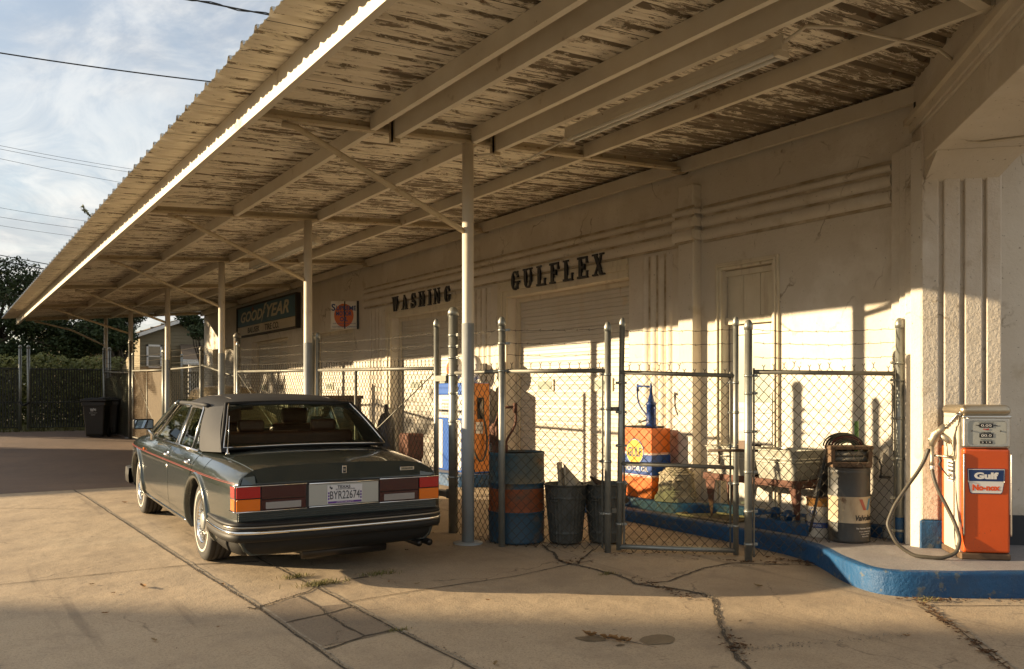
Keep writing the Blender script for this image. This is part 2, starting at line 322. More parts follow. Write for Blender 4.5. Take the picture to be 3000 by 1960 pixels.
# ------------------------------------------------------------------ service garage
WX = 7.5
gar = thing('garage_building', (WX+2, 16, .1), 'long white stucco service garage with roll-up doors under the canopy', 'building')
def facade(mb, xf, y0, y1, z0, z1, ops, depth):
    ys = sorted({y0, y1, *[a for o in ops for a in o[:2]]}); zs = sorted({z0, z1, *[a for o in ops for a in o[2:]]})
    for ya, yb in zip(ys[:-1], ys[1:]):
        for za, zb in zip(zs[:-1], zs[1:]):
            cy, cz = (ya+yb)/2, (za+zb)/2
            if any(o[0] < cy < o[1] and o[2] < cz < o[3] for o in ops): continue
            mb.quad((xf, ya, za), (xf, yb, za), (xf, yb, zb), (xf, ya, zb))
    for a, b, c, d in ops:
        for p, q in (((a, c), (a, d)), ((a, d), (b, d)), ((b, d), (b, c))):
            mb.quad((xf, p[0], p[1]), (xf, q[0], q[1]), (xf+depth, q[0], q[1]), (xf+depth, p[0], p[1]))
OPS = [(8.46, 11.31, -.2, 3.0), (12.6, 15.45, -.2, 2.98), (17.33, 19.75, -.2, 2.91), (21.45, 24.46, -.2, 2.94), (26.06, 28.57, -.2, 2.91), (6.14, 6.86, .20, 2.90)]
mb = MB(); facade(mb, WX, 4.3, 29.63, -.2, 4.95, OPS, .30)
mb.quad((WX, 29.63, -.2), (WX+7, 29.63, -.2), (WX+7, 29.63, 4.95), (WX, 29.63, 4.95)); mb.quad((WX, 4.3, 4.95), (WX, 29.63, 4.95), (WX+7, 29.63, 4.95), (WX+7, 4.3, 4.95))
part('wall', mb, STUCCO, gar, recalc=False)
mb = MB(); mb.box(WX+.31, WX+7, 4.2, 29.6, -.2, 4.8); part('interior_block', mb, STUCCO, gar)
# cornice: three rounded courses with grooves
def course(mb, z0, z1, xf, y0, y1, proj=.045, n=5):
    rows = []
    prof = [(0, z0)]+[(proj*math.sin(math.pi*(.12+.76*i/n))**.5, z0+(z1-z0)*(.06+.88*i/n)) for i in range(n+1)]+[(0, z1)]
    for x, z in prof: rows.append([Vector((xf-x, y0, z)), Vector((xf-x, y1, z))])
    mb.grid(rows)
    for y in (y0, y1): mb.add([Vector((xf-x, y, z)) for x, z in prof], [tuple(range(len(prof)))])
PY0, PY1, PX = 7.19, 7.43, 7.36
mb = MB(); mg = MB()
for z0, z1 in ((3.285, 3.415), (3.44, 3.56), (3.585, 3.66)):
    course(mb, z0, z1, WX-.01, 4.74, PY0-.05, .05); course(mb, z0, z1, WX-.01, PY1+.05, 16.71, .05)
    course(mb, z0, z1, PX-.01, PY0-.045, PY1+.045, .05); mb.box(PX-.01, WX, PY0-.045, PY0-.005, z0+.01, z1-.01); mb.box(PX-.01, WX, PY1+.005, PY1+.045, z0+.01, z1-.01)
for z in (3.4275, 3.5725, 3.675, 3.275):
    mg.box(WX-.022, WX-.002, 4.74, PY0-.05, z-.016, z+.016); mg.box(WX-.022, WX-.002, PY1+.05, 16.70, z-.016, z+.016); mg.box(PX-.022, PX-.002, PY0-.03, PY1+.03, z-.016, z+.016)
part('cornice', mb, STUCCO, gar); part('cornice_groove', mg, GRIME, gar)
mb = MB(); mb.box(PX, WX+.01, PY0, PY1, -.1, 3.95); part('pilaster', mb, STUCCO, gar, bevel=.012)
# grooved pilaster strips between the doors
mb = MB(); mg = MB()
for ys in ([7.72, 7.86, 8.0, 8.14], [11.86, 12.02, 12.18, 12.34], [15.95, 16.12, 16.30, 16.46]):
    for y in ys:
        rows = [[Vector((WX-.028*math.sin(math.pi*i/6)**.6, y-.055+.11*i/6, z)) for i in range(7)] for z in (-.1, 3.22)]
        mb.grid(rows)
    for y in ys[:-1]: mg.box(WX-.006, WX+.001, y+.055, y+.085, -.1, 3.22)
    part('fluted_strip', mb, STUCCO, gar); part('flute_groove', mg, GRIME, gar); mb = MB(); mg = MB()
# stepped door surrounds
def surround(y0, y1, zt, w=.25, right=True):
    mb = MB()
    st = [(0, .10, .030), (.10, .17, .055), (.17, .25, .035)]
    for a, b, pr in st:
        a *= w/.25; b *= w/.25
        mb.box(WX-pr, WX+.01, y1+a, y1+b, -.1, zt+b)
        mb.box(WX-pr, WX+.01, y0-(b if right else 0), y1+a, zt+a, zt+b)
        if right: mb.box(WX-pr, WX+.01, y0-b, y0-a, -.1, zt+a)
    part('door_surround', mb, TRIM, gar, bevel=.006)
surround(8.46, 11.31, 3.0, .25, False); surround(12.6, 15.45, 2.98, .22); surround(6.14, 6.86, 2.90, .085)
def rollup(y0, y1, zt, wins, winz=1.6, rib=.118, x=WX+.20):
    mb = MB(); z = -.15; rows = []
    while z < zt:
        for dz, dx in ((0, .004), (.010, -.008), (rib*.46, -.005), (rib*.5, .001), (rib*.54, -.005), (rib-.010, -.008)):
            rows.append([Vector((x+dx, y0-.01, z+dz)), Vector((x+dx, y1+.01, z+dz))])
        z += rib
    mb.grid(rows, smooth=False)
    d = part('roll_up_door', mb, DOORW, gar, recalc=False)
    for yc, w in wins:
        f = MB(); f.box(x-.03, x-.005, yc-w/2-.035, yc+w/2+.035, winz-.035, winz+.155, bev=.012)
        g = part('window', f, TRIM, d); p = MB(); p.box(x-.034, x-.0305, yc-w/2, yc+w/2, winz, winz+.12); part('pane', p, PANE, g)
    # timber stop on the far jamb
    j = MB(); j.box(WX+.16, WX+.19, y1-.09, y1-.002, -.1, zt-.002); j.box(WX+.16, WX+.19, y0, y1-.09, zt-.07, zt-.002); part('door_stop', j, TRIM, gar)
    return d
PANE = mat('frosted_pane', (.34, .36, .30), .25, col2=(.24, .27, .22), nscale=2, spec=.6)
rollup(8.46, 11.31, 3.0, [(10.55, .36), (9.2, .36)], 1.56)
rollup(12.6, 15.45, 2.98, [(14.75, .36), (13.6, .36)], 1.6)
rollup(17.33, 19.75, 2.91, [(19.1, .36)], 1.6); rollup(21.45, 24.46, 2.94, [(23.9, .36), (22.4, .36)], 1.6); rollup(26.06, 28.57, 2.91, [(27.8, .36)], 1.6)
# office door
od = thing('office_door', (WX+.12, 6.5, .2), 'white glazed door with a wooden transom panel above it', 'door')
mb = MB(); mb.box(WX+.10, WX+.15, 6.16, 6.26, .2, 2.28); mb.box(WX+.10, WX+.15, 6.74, 6.84, .2, 2.28); mb.box(WX+.10, WX+.15, 6.26, 6.74, 2.16, 2.28); mb.box(WX+.10, WX+.15, 6.26, 6.74, 1.28, 1.40); mb.box(WX+.115, WX+.15, 6.26, 6.74, .2, 1.28)
part('door_leaf', mb, DOORW, od, bevel=.004)
mb = MB(); mb.box(WX+.12, WX+.13, 6.262, 6.738, 1.402, 2.158); part('pane', mb, PANE, od)
mb = MB(); mb.box(WX+.04, WX+.16, 6.14, 6.86, 2.28, 2.36); part('lintel', mb, TRIM, od, bevel=.005)
mb = MB()
for a in range(3): mb.box(WX+.08, WX+.12, 6.15+a*.236, 6.15+a*.236+.230, 2.362, 2.89)
mb.box(WX+.05, WX+.079, 6.14, 6.86, 2.83, 2.895)
part('transom_panel', mb, TRIM, od, bevel=.004)
mb = MB(); mb.tube([(WX+.07, 6.2, 1.18), (WX+.10, 6.2, 1.18)], .02, 10); part('handle', mb, CHROME, od)
# ------------------------------------------------------------------ station office corner (45 degree building)
S2 = math.sqrt(.5); DR = Vector((S2, -S2, 0)); DN = Vector((-S2, -S2, 0))      # along pier face to the right, and out of it
PC = Vector((7.27, 4.33, 0))
st = thing('station_office', (8.3, 3.4, .1), 'white stucco station office corner with a fluted pier and heavy roof beam', 'building')
def at(u, n, z): return PC+DR*u+DN*n+Vector((0, 0, z))
def obox(mb, u0, u1, n0, n1, z0, z1, mi=0):
    vs = [at(u, n, z) for z in (z0, z1) for n in (n0, n1) for u in (u0, u1)]
    mb.add(vs, [(0, 2, 3, 1), (4, 5, 7, 6), (0, 1, 5, 4), (2, 6, 7, 3), (0, 4, 6, 2), (1, 3, 7, 5)], mi)
mb = MB(); obox(mb, 0, .655, -.6, -.035, .1, 3.9)
part('pier_core', mb, STUCCO_R, st)
mb = MB()
for u0, u1 in ((0, .145), (.185, .32), (.355, .50), (.53, .655)): obox(mb, u0, u1, -.0345, 0, .38, 3.95)
part('pier_flute', mb, STUCCO_R, st, bevel=.012)
mb = MB(); obox(mb, -.012, .667, -.25, .018, .08, .375); part('pier_base', mb, BLUEP, st, bevel=.012)
# stepped west return between pier and garage wall
mb = MB()
for k, (xa, ya, yb) in enumerate(((7.44, 4.62, 4.73), (7.39, 4.53, 4.62), (7.34, 4.44, 4.53), (7.275, 4.33, 4.44))): mb.box(xa, WX+.2, ya+.002, yb-.002, .1, 3.75)
part('stepped_return', mb, STUCCO, st, bevel=.008)
mb = MB(); obox(mb, .655, 4, -.85, -.32, .1, 4.6); part('recessed_wall', mb, STUCCO, st)
mb = MB(); obox(mb, .66, 4, -.33, -.30, .08, .40); part('skirting', mb, mat('dark_skirting', (.03, .035, .04), .7), st)
mb = MB(); obox(mb, .02, .80, -.8, 6.5, 3.56, 3.86); obox(mb, 0.0, 1.2, -.8, 6.5, 3.861, 3.90)
part('roof_beam', mb, STUCCO, st, bevel=.008)
mb = MB(); obox(mb, -.02, 1.2, -.8, 6.5, 3.901, 4.9); part('roof_fascia', mb, STUCCO, st)
mb = MB()
for u0, u1 in ((.03, .62),):
    vs = [at(u0, -.03, 3.37), at(u1, -.03, 3.37), at(u1+.12, .34, 3.558), at(u0+.01, .34, 3.558), at(u0, -.03, 3.56), at(u1, -.03, 3.56)]
    mb.add(vs, [(0, 1, 2, 3), (0, 3, 4), (1, 5, 2), (0, 4, 5, 1)])
part('beam_haunch', mb, STUCCO, st)
mb = MB(); obox(mb, -.06, .0, -.5, 6.5, 3.98, 4.03); part('ledger_angle', mb, STEELW, st)
# ------------------------------------------------------------------ canopy
can = thing('canopy', (4.45, 16, .1), 'long peeling corrugated metal canopy on round white posts beside the garage', 'canopy')
def zc(x, y):
    l = 3.88-.0113*(y-7.43); r = 4.16-.0027*(y-7.43); t = (x-2.2)/5.3; return l+(r-l)*t
def lim(y): return max(1.84, 1.9), 0
PEEL = bpy.data.materials.new('peeling_paint'); PEEL.use_nodes = True; MATS['peeling_paint'] = PEEL
nt = PEEL.node_tree; b = nt.nodes['Principled BSDF']; tc = nt.nodes.new('ShaderNodeTexCoord')
def pn(sc, stretch, det=6, rough=.6, dist=0):
    mp = nt.nodes.new('ShaderNodeMapping'); mp.inputs['Scale'].default_value = stretch; nt.links.new(tc.outputs['Object'], mp.inputs[0])
    n = nt.nodes.new('ShaderNodeTexNoise'); n.inputs['Scale'].default_value = sc; n.inputs['Detail'].default_value = det; n.inputs['Roughness'].default_value = rough; n.inputs['Distortion'].default_value = dist
    nt.links.new(mp.outputs[0], n.inputs['Vector']); return n.outputs[0]
def pm(op, a, b2, c=None):
    n = nt.nodes.new('ShaderNodeMath'); n.operation = op
    for i, v in enumerate((a, b2, c)):
        if v is None: continue
        if isinstance(v, (int, float)): n.inputs[i].default_value = v
        else: nt.links.new(v, n.inputs[i])
    return n.outputs[0]
n1 = pn(12, (.30, 2.0, 1), 9, .76, .5); n2 = pn(.9, (.7, 2.2, 1), 4); n3 = pn(30, (.3, 1, 1), 4)
sx = nt.nodes.new('ShaderNodeSeparateXYZ'); nt.links.new(tc.outputs['Object'], sx.inputs[0])
wall = nt.nodes.new('ShaderNodeMapRange'); nt.links.new(sx.outputs[0], wall.inputs[0]); wall.inputs[1].default_value = .7; wall.inputs[2].default_value = 3.0; wall.inputs[3].default_value = 0; wall.inputs[4].default_value = .11
near = nt.nodes.new('ShaderNodeMapRange'); nt.links.new(sx.outputs[1], near.inputs[0]); near.inputs[1].default_value = -9.5; near.inputs[2].default_value = -2.0; near.inputs[3].default_value = 1; near.inputs[4].default_value = .0
edge = nt.nodes.new('ShaderNodeMapRange'); nt.links.new(sx.outputs[0], edge.inputs[0]); edge.inputs[1].default_value = -2.6; edge.inputs[2].default_value = -1.4; edge.inputs[3].default_value = -.07; edge.inputs[4].default_value = 0
ph = pm('FRACT', pm('DIVIDE', pm('ADD', sx.outputs[1], 17.5), .325), None)
rec_shade = pm('MULTIPLY', pm('MULTIPLY', pm('GREATER_THAN', ph, .05), pm('LESS_THAN', ph, .25)), .06)  # extra bare metal in rib recesses: their shade painted as darker bands
lap = pm('LESS_THAN', pm('ABSOLUTE', pm('SUBTRACT', pm('FRACT', pm('DIVIDE', pm('ADD', sx.outputs[1], 17.52), .975), None), .5), None), .006)
score = pm('ADD', pm('ADD', pm('ADD', n1, pm('SUBTRACT', rec_shade, .016)), pm('MULTIPLY', pm('SUBTRACT', n2, .5), .35)), pm('ADD', pm('MULTIPLY', wall.outputs[0], near.outputs[0]), edge.outputs[0]))
mk = nt.nodes.new('ShaderNodeMapRange'); nt.links.new(score, mk.inputs[0]); mk.inputs[1].default_value = .508; mk.inputs[2].default_value = .516
bare = nt.nodes.new('ShaderNodeMix'); bare.data_type = 'RGBA'; nt.links.new(n3, bare.inputs[0]); bare.inputs[6].default_value = (.17, .135, .09, 1); bare.inputs[7].default_value = (.27, .22, .155, 1)
pc = nt.nodes.new('ShaderNodeMix'); pc.data_type = 'RGBA'; nt.links.new(n2, pc.inputs[0]); pc.inputs[6].default_value = (.80, .74, .62, 1); pc.inputs[7].default_value = (.70, .63, .50, 1)
edgem = nt.nodes.new('ShaderNodeMapRange'); nt.links.new(score, edgem.inputs[0]); edgem.inputs[1].default_value = .548; edgem.inputs[2].default_value = .56; edgem.inputs[3].default_value = .6; edgem.inputs[4].default_value = 0
mixc = nt.nodes.new('ShaderNodeMix'); mixc.data_type = 'RGBA'; nt.links.new(mk.outputs[0], mixc.inputs[0]); nt.links.new(pc.outputs[2], mixc.inputs[6]); nt.links.new(bare.outputs[2], mixc.inputs[7])
rs = pn(9, (.5, 1.4, 1), 5); rsm = nt.nodes.new('ShaderNodeMapRange'); nt.links.new(rs, rsm.inputs[0]); rsm.inputs[1].default_value = .60; rsm.inputs[2].default_value = .66; rsm.inputs[4].default_value = .75
mixd = nt.nodes.new('ShaderNodeMix'); mixd.data_type = 'RGBA'; nt.links.new(pm('MULTIPLY', rsm.outputs[0], mk.outputs[0]), mixd.inputs[0]); nt.links.new(mixc.outputs[2], mixd.inputs[6]); mixd.inputs[7].default_value = (.12, .06, .03, 1)
mixe = nt.nodes.new('ShaderNodeMix'); mixe.data_type = 'RGBA'; nt.links.new(lap, mixe.inputs[0]); nt.links.new(mixd.outputs[2], mixe.inputs[6]); mixe.inputs[7].default_value = (.05, .04, .025, 1); nt.links.new(mixe.outputs[2], b.inputs['Base Color']); b.inputs['Roughness'].default_value = .7
bp = nt.nodes.new('ShaderNodeBump'); bp.inputs['Strength'].default_value = .5; bp.inputs['Distance'].default_value = .008; nt.links.new(pm('SUBTRACT', pm('MULTIPLY', n1, .3), mk.outputs[0]), bp.inputs['Height']); nt.links.new(bp.outputs[0], b.inputs['Normal'])
# corrugated sheet: rib pitch .33 m running across
GALT = mat('galvanised_top', (.42, .45, .46), .4, .6)
pitch = .325; prof = [(0, 0), (.026, .045), (.060, .045), (.086, 0), (.15, 0), (.162, .009), (.185, .009), (.197, 0), (.235, 0), (.247, .009), (.270, .009), (.282, 0)]
mb = MB(); y = -1.5; XS = lambda y: (1.92-.0075*y, min(7.55, y+2.95))
rows = []
while y < 29.9:
    for dy, dz in prof:
        yy = y+dy; xa, xb = XS(yy)
        if xb < xa+.3: continue
        xs = [xa+(xb-xa)*i/6 for i in range(7)]
        rows.append([Vector((x, yy, zc(x, yy)+.150+dz)) for x in xs])
    y += pitch
mb.grid(rows, 0, smooth=False)
mb.grid([[p+Vector((-.002 if i == 0 else 0, 0, .006)) for i, p in enumerate(r)] for r in rows], 1, smooth=False)
part('corrugated_roof', mb, [PEEL, GALT], can, recalc=False)
# fascia channel
def channel(mb, x, ya, yb, h, fl, off=0, top=.148):
    n = 8; rows = []
    for i in range(n+1):
        y = ya+(yb-ya)*i/n; z1 = zc(x, y)+top; z0 = z1-h; x = 2.29-.0075*y
        rows.append([(x+fl, z0+.02), (x+fl, z0), (x, z0), (x, z1), (x+fl, z1)])
    pts = [[Vector((a, ya+(yb-ya)*i/n, z)) for a, z in r] for i, r in enumerate(rows)]
    mb.grid(pts, smooth=False)
    mb.grid([[Vector((p.x+(.006 if k in (2, 3) else -.004 if k < 2 and False else .0), p.y, p.z+(.006 if k in (1, 2) else 0))) for k, p in enumerate(r)] for r in pts], smooth=False)
mb = MB(); channel(mb, 2.24, -1.5, 29.85, .205, .06); part('fascia', mb, STEELW, can, recalc=False)
def beam(name, x, ya, yb, h, w=.055, drop=0):
    mb = MB(); n = 6
    for i in range(n):
        a = ya+(yb-ya)*i/n; c = ya+(yb-ya)*(i+1)/n
        mb.bar((x, a, zc(x, a)+.148-h/2-drop), (x, c, zc(x, c)+.148-h/2-drop), w, h)
    return part(name, mb, STEELW, can)
for x in (3.42, 4.62, 5.95): beam('purlin', x, 7.48, 29.6, .145)
beam('purlin', 3.40, .5, 7.4, .145); beam('purlin', 3.63, .7, 7.36, .20); beam('purlin', 4.50, 1.6, 7.4, .145); beam('purlin', 4.76, 1.8, 7.36, .21); beam('purlin', 5.93, 3.0, 7.4, .15)
beam('wall_beam', 7.40, 4.40, 29.6, .150, .06, .03)
PYS = [7.43+4.45*i for i in range(5)]+[29.3]
for i, y in enumerate(PYS):
    mb = MB(); a = Vector((2.27, y, zc(2.27, y)+.015)); c = Vector((7.34 if i else 7.40, y, zc(7.34, y)+.015)); mb.bar(a, c, .075, .03); mb.bar(a+Vector((0, .034, .05)), c+Vector((0, .034, .05)), .008, .07)
    part('cross_angle', mb, mat('rusty_white_steel', (.50, .43, .31), .6, col2=(.42, .34, .22), nscale=4, col3=(.20, .12, .06), n3=(16, .6, .70)) if i == 0 else MATS['rusty_white_steel'], can)
    mb = MB(); mb.lathe([(.058, gz(y)-.02), (.058, zc(4.45, y))], (4.45, y, 0), 20, 0); mb.lathe([(.062, gz(y)), (.062, 2.2+gz(y)*.3)], (4.45, y, 0), 20, 1)
    mb.lathe([(.15, gz(y)-.02), (.15, gz(y)+.008), (.08, gz(y)+.018)], (4.45, y, 0), 20, 1)
    part('post', mb, [STEELW, STEELG], can)
    mb = MB(); bx = 2.55 if i < 5 else 2.5
    bp_ = [(bx, y, zc(bx, y)-.03), (bx+.12, y, zc(bx, y)-.035)]+([(4.40, y, 3.12)] if i < 5 else [(3.5, y, 3.42), (4.40, y, 2.98)])
    mb.tube(bp_, .028, 10); part('brace', mb, MATS['rusty_white_steel'], can)
    mb = MB(); mb.box(7.30, 7.48, y-.05, y+.05, zc(7.4, y)-.035, zc(7.4, y)-.02); mb.box(7.44, 7.48, y-.05, y+.05, zc(7.4, y)-.035, zc(7.4, y)+.05); part('wall_bracket', mb, MATS['rusty_white_steel'], can)
for x, y in ((3.63, 7.40), (4.76, 7.40)):
    mb = MB(); mb.box(x-.05, x+.04, y-.03, y-.015, zc(x, y)-.09, zc(x, y)+.13); mb.box(x-.05, x-.035, y-.03, y+.03, zc(x, y)-.09, zc(x, y)+.13); part('hanger_plate', mb, MATS['rusty_white_steel'], can)
mb = MB(); mb.bar((4.55, 2.9, zc(4.6, 2.9)+.02), (6.55, 3.15, zc(6.5, 3)+.06), .09, .09); part('cross_tube', mb, STEELW, can)
mb = MB(); mb.box(7.33, 7.47, 4.40, 4.44, 3.98, 4.12); part('end_plate', mb, BLACK, can)
# fluorescent strip lights
def striplight(x, y0, y1, z, label):
    t = thing('strip_light', (x, (y0+y1)/2, z), label, 'light fixture', 'fluorescent strip lights under the canopy')
    mb = MB(); mb.bar((x+.02, y0, z), (x+.02, y1, z+zc(x, y1)-zc(x, y0)), .075, .06); mb.bar((x-.005, y0, z+.05), (x-.005, y1, z+.05+zc(x, y1)-zc(x, y0)), .02, .06); part('housing', mb, STEELW, t, bevel=.006)
    for dx in (-.02, .055):
        mb = MB(); mb.tube([(x+dx, y0+.06, z-.05), (x+dx, y1-.06, z-.05+zc(x, y1)-zc(x, y0))], .016, 10); part('tube', mb, mat('fluorescent_tube', (.75, .74, .68), .25) if 'fluorescent_tube' not in MATS else MATS['fluorescent_tube'], t)
    for yy, dz in ((y0+.03, 0), (y1-.03, zc(x, y1)-zc(x, y0))):
        mb = MB(); mb.box(x-.045, x+.08, yy-.02, yy+.02, z-.075+dz, z-.028+dz, bev=.006); part('end_cap', mb, STEELW, t)
striplight(4.93, 3.95, 6.45, 3.93, 'long bare strip light hanging on the near doubled beam')
striplight(4.72, 12.2, 15.5, 3.80, 'strip light farther down the canopy beyond the second post')
mb = MB(); mb.tube([(4.93, 3.95, 3.95), (4.98, 3.8, 4.02), (5.3, 3.75, 4.07), (6.3, 3.62, 4.10), (6.85, 3.72, 4.10), (6.93, 3.77, 4.05), (6.96, 3.80, 3.9), (7.0, 3.84, 3.70), (7.03, 3.80, 3.57), (7.10, 3.72, 3.545), (7.30, 3.35, 3.545), (7.6, 2.9, 3.545)], .013, 8)
solo('conduit', mb, STEELW, (6.3, 3.62, 4.1), 'thin painted conduit running from the strip light down the roof beam', 'conduit')
mb = MB(); mb.tube([(4.47, 7.3, 3.86), (4.6, 7.2, 3.87), (4.68, 7.22, 3.80), (4.74, 7.25, 3.76), (4.82, 7.1, 3.77), (4.9, 6.45, 3.86)], .011, 8)
solo('conduit', mb, STEELW, (4.6, 7.2, 3.87), 'short bent conduit at the head of the nearest canopy post', 'conduit')
mb = MB(); mb.tube([(4.3, 13.0, 3.84), (4.42, 12.3, 3.84), (4.5, 11.95, 3.82), (4.62, 11.8, 3.74), (4.66, 11.7, 3.74), (4.7, 11.5, 3.80)], .011, 8)
solo('conduit', mb, STEELW, (4.42, 12.3, 3.84), 'bent conduit at the head of the second canopy post', 'conduit')
# ------------------------------------------------------------------ island (blue kerb)
edge_pts = [(6.76, 9.0), (6.76, 8.35), (6.76, 7.6), (6.77, 6.7), (6.77, 5.8), (6.72, 5.2), (6.52, 4.80), (6.24, 4.42), (6.10, 4.12), (6.10, 3.92), (6.26, 3.72), (6.96, 3.28), (8.5, 2.2), (10.5, .6)]
def smoothpts(P, it=3):
    P = [Vector((*p, 0)) for p in P]
    for _ in range(it):
        Q = [P[0]]
        for a, b in zip(P[:-1], P[1:]): Q += [a.lerp(b, .25), a.lerp(b, .75)]
        P = Q+[P[-1]]
    return P
def kerb(P, ztop, inner, name, mats, topmat_index=1, zb=-.2, wob=.006):
    mb = MB(); rows = []
    n = len(P)
    for i, p in enumerate(P):
        t = (P[min(i+1, n-1)]-P[max(i-1, 0)]).normalized(); nn = Vector((t.y, -t.x, 0))
        if nn.dot(Vector((-1, -.5, 0))) < 0: nn = -nn
        w = noise.noise(p*2.5)*wob*2
        prof = [(.006, zb), (.004+w, ztop-.03), (.001+w, ztop-.014), (-.006+w, ztop-.005), (-.016+w, ztop), (-.075+w*2.5, ztop+.001)]
        rows.append([p+nn*o+Vector((0, 0, z)) for o, z in prof])
    mb.grid(rows, 0)
    top = [r[-1] for r in rows]
    vs = top+[Vector((x, y, ztop+.001)) for x, y in inner]; mb.add(vs, [tuple(range(len(vs)))], topmat_index)
    return mb
P = smoothpts(edge_pts)
mb = kerb(P, .13, [(11, 4.3), (7.6, 4.3), (7.6, 9.0)], '', None)
isl = thing('kerb_island', (7, 5, 0), 'low raised concrete island with a blue painted kerb along the office wall', 'island')
part('island_top', mb, [BLUEP, CONCL], isl, recalc=False)
mb = MB(); mb.box(6.2, 7.4, 3.62, 3.625, .1305, .1315)
P = smoothpts([(6.98, 8.9), (6.96, 8.0), (6.98, 7.2), (7.1, 6.95), (7.35, 6.88), (7.42, 6.5), (7.42, 4.8)])
mb = kerb(P, .25, [(7.6, 4.8), (7.6, 8.9)], '', None, 1, .1, .003); part('upper_step', mb, [BLUEP, CONCL], isl, recalc=False)
P = smoothpts([(7.0, 12.9), (6.75, 12.8), (6.6, 12.3), (6.6, 11.6), (6.72, 11.3), (7.2, 11.2)])
mb = kerb(P, .25, [(7.49, 11.3), (7.49, 12.9)], '', None, 1, -.1)
t = thing('kerb_island', (7, 12, 0), 'short blue painted kerb island carrying the two old pumps between the doors', 'island'); part('island_top', mb, [BLUEP, CONCL], t, recalc=False)
# ------------------------------------------------------------------ chain-link fences
def P3(p, z): return Vector((p[0], p[1], z))
def chain(parent, p, q, z0, z1, w=.046, st=.05, r=.0038, m=None, name='wire_mesh', spikes=True, z0b=None, z1b=None):
    """woven wire between plan points p, q"""
    p = Vector((p[0], p[1], 0)); q = Vector((q[0], q[1], 0)); d = q-p; Ln = d.length; d.normalize(); nn = Vector((-d.y, d.x, 0))
    z0b = z0 if z0b is None else z0b; z1b = z1 if z1b is None else z1b
    n = max(2, int(Ln/w)); w = Ln/n; vs = []; fs = []
    offs = [(r, 0), (0, r), (-r, 0), (0, -r)]
    def wire(pts):
        b = len(vs)
        for i, c in enumerate(pts):
            for a, e in offs: vs.append(c+d*a+nn*e if True else c)
        for i in range(len(pts)-1):
            for k in range(4): fs.append((b+i*4+k, b+i*4+(k+1) % 4, b+i*4+4+(k+1) % 4, b+i*4+4+k))
    for k in range(n):
        t = (k+.5)/n; za = z0+(z0b-z0)*t; zb = z1+(z1b-z1)*t
        m2 = int((zb-za)/st); pts = []
        for i in range(m2+1):
            side = (i+k) % 2; u = (k+side)*w
            jx = noise.noise(Vector((u*2.3+p.x, i*.3, p.y)))*.005
            pts.append(p+d*(u+jx)+Vector((0, 0, za+i*st))+nn*(r*.9*(1 if side else -1)+noise.noise(Vector((u*1.1, i*.09, 3)))*.03))
        if spikes and (m2+k) % 2 == 1:
            e = pts[-1]; pts.append(e+Vector((0, 0, .028))); pts.append(e+Vector((0, 0, .052))+d*.014)
            wire([e+Vector((0, 0, .028)), e+Vector((0, 0, .05))-d*.014])
        wire(pts)
    mb = MB(); mb.add(vs, fs)
    return part(name, mb, m or WIRE, parent, recalc=False)
def barbed(parent, p, q, z0, z1, sag=.012):
    mb = MB(); P = Vector((*p, z0)); Q = Vector((*q, z1)); n = max(8, int((Q-P).length/.03)); pts = []
    for i in range(n+1):
        t = i/n; c = P.lerp(Q, t); c.z -= sag*4*t*(1-t); w = i*1.3
        pts.append(c+Vector((.0035*math.cos(w), 0, .0035*math.sin(w)+noise.noise(c*5)*.006)))
    mb.tube(pts, .0032, 4, caps=False)
    d = (Q-P).normalized()
    for i in range(3, n-1, 4):
        c = pts[i]
        for s in (1, -1):
            a = Vector((random.uniform(-1, 1), random.uniform(-1, 1), random.uniform(.4, 1)*s)).normalized()
            mb.tube([c-d*.004, c+a*.02], [.0024, .001], 3)
    part('barbed_wire', mb, WIRE, parent)
def fpost(parent, p, r, zt, zb=None, m=None, cap=True, lean=(0, 0), name='post'):
    zb = gz(p[1])-.02 if zb is None else zb
    mb = MB(); a = P3(p, zb); b = P3((p[0]+lean[0], p[1]+lean[1]), zt); mb.tube([a, b], r, 16)
    if cap:
        mb.lathe([(r*1.18, -.01), (r*1.18, .03), (r*1.05, .045), (r*.9, .06), (r*.55, .078), (r*.0, .084)], b-Vector((0, 0, .03)), 16)
    return part(name, mb, m or GALV, parent)
def band(parent, p, z, r, d=(1, 0)):
    mb = MB(); mb.lathe([(r, -.012), (r+.006, -.012), (r+.006, .012), (r, .012)], (p[0], p[1], z), 14)
    d = Vector((d[0], d[1], 0)).normalized(); c = Vector((p[0], p[1], z)); mb.bar(c+d*r, c+d*(r+.05), .008, .024); mb.tube([c+d*(r+.035)-Vector((-d.y, d.x, 0))*.012, c+d*(r+.035)+Vector((-d.y, d.x, 0))*.012], .007, 6)
    part('clamp', mb, GALV, parent)
def rail(parent, p, q, z0, z1, r=.021, name='rail', m=None):
    mb = MB(); mb.tube([P3(p, z0), P3(q, z1)], r, 12); part(name, mb, m or GALVD, parent)
def dirn(p, q): return (q[0]-p[0], q[1]-p[1])
def off(p, q, a, b):
    v = Vector(q)-Vector(p); u = v.normalized(); return tuple(Vector(p)+u*a), tuple(Vector(q)-u*b)
C0, C1, C2 = (4.62, 8.02), (4.64, 7.10), (5.345, 6.33)
G1, G2, C3, C4 = (5.44, 6.28), (6.27, 5.57), (6.19, 5.35), (7.37, 4.60)
t = thing('chain_link_fence', (4.8, 7.2, 0), 'angled chain link fence with barbed wire in front of the rusty barrel and trash cans', 'fence')
fpost(t, C0, .050, 2.37); fpost(t, C1, .033, 2.20); fpost(t, C2, .031, 2.13)
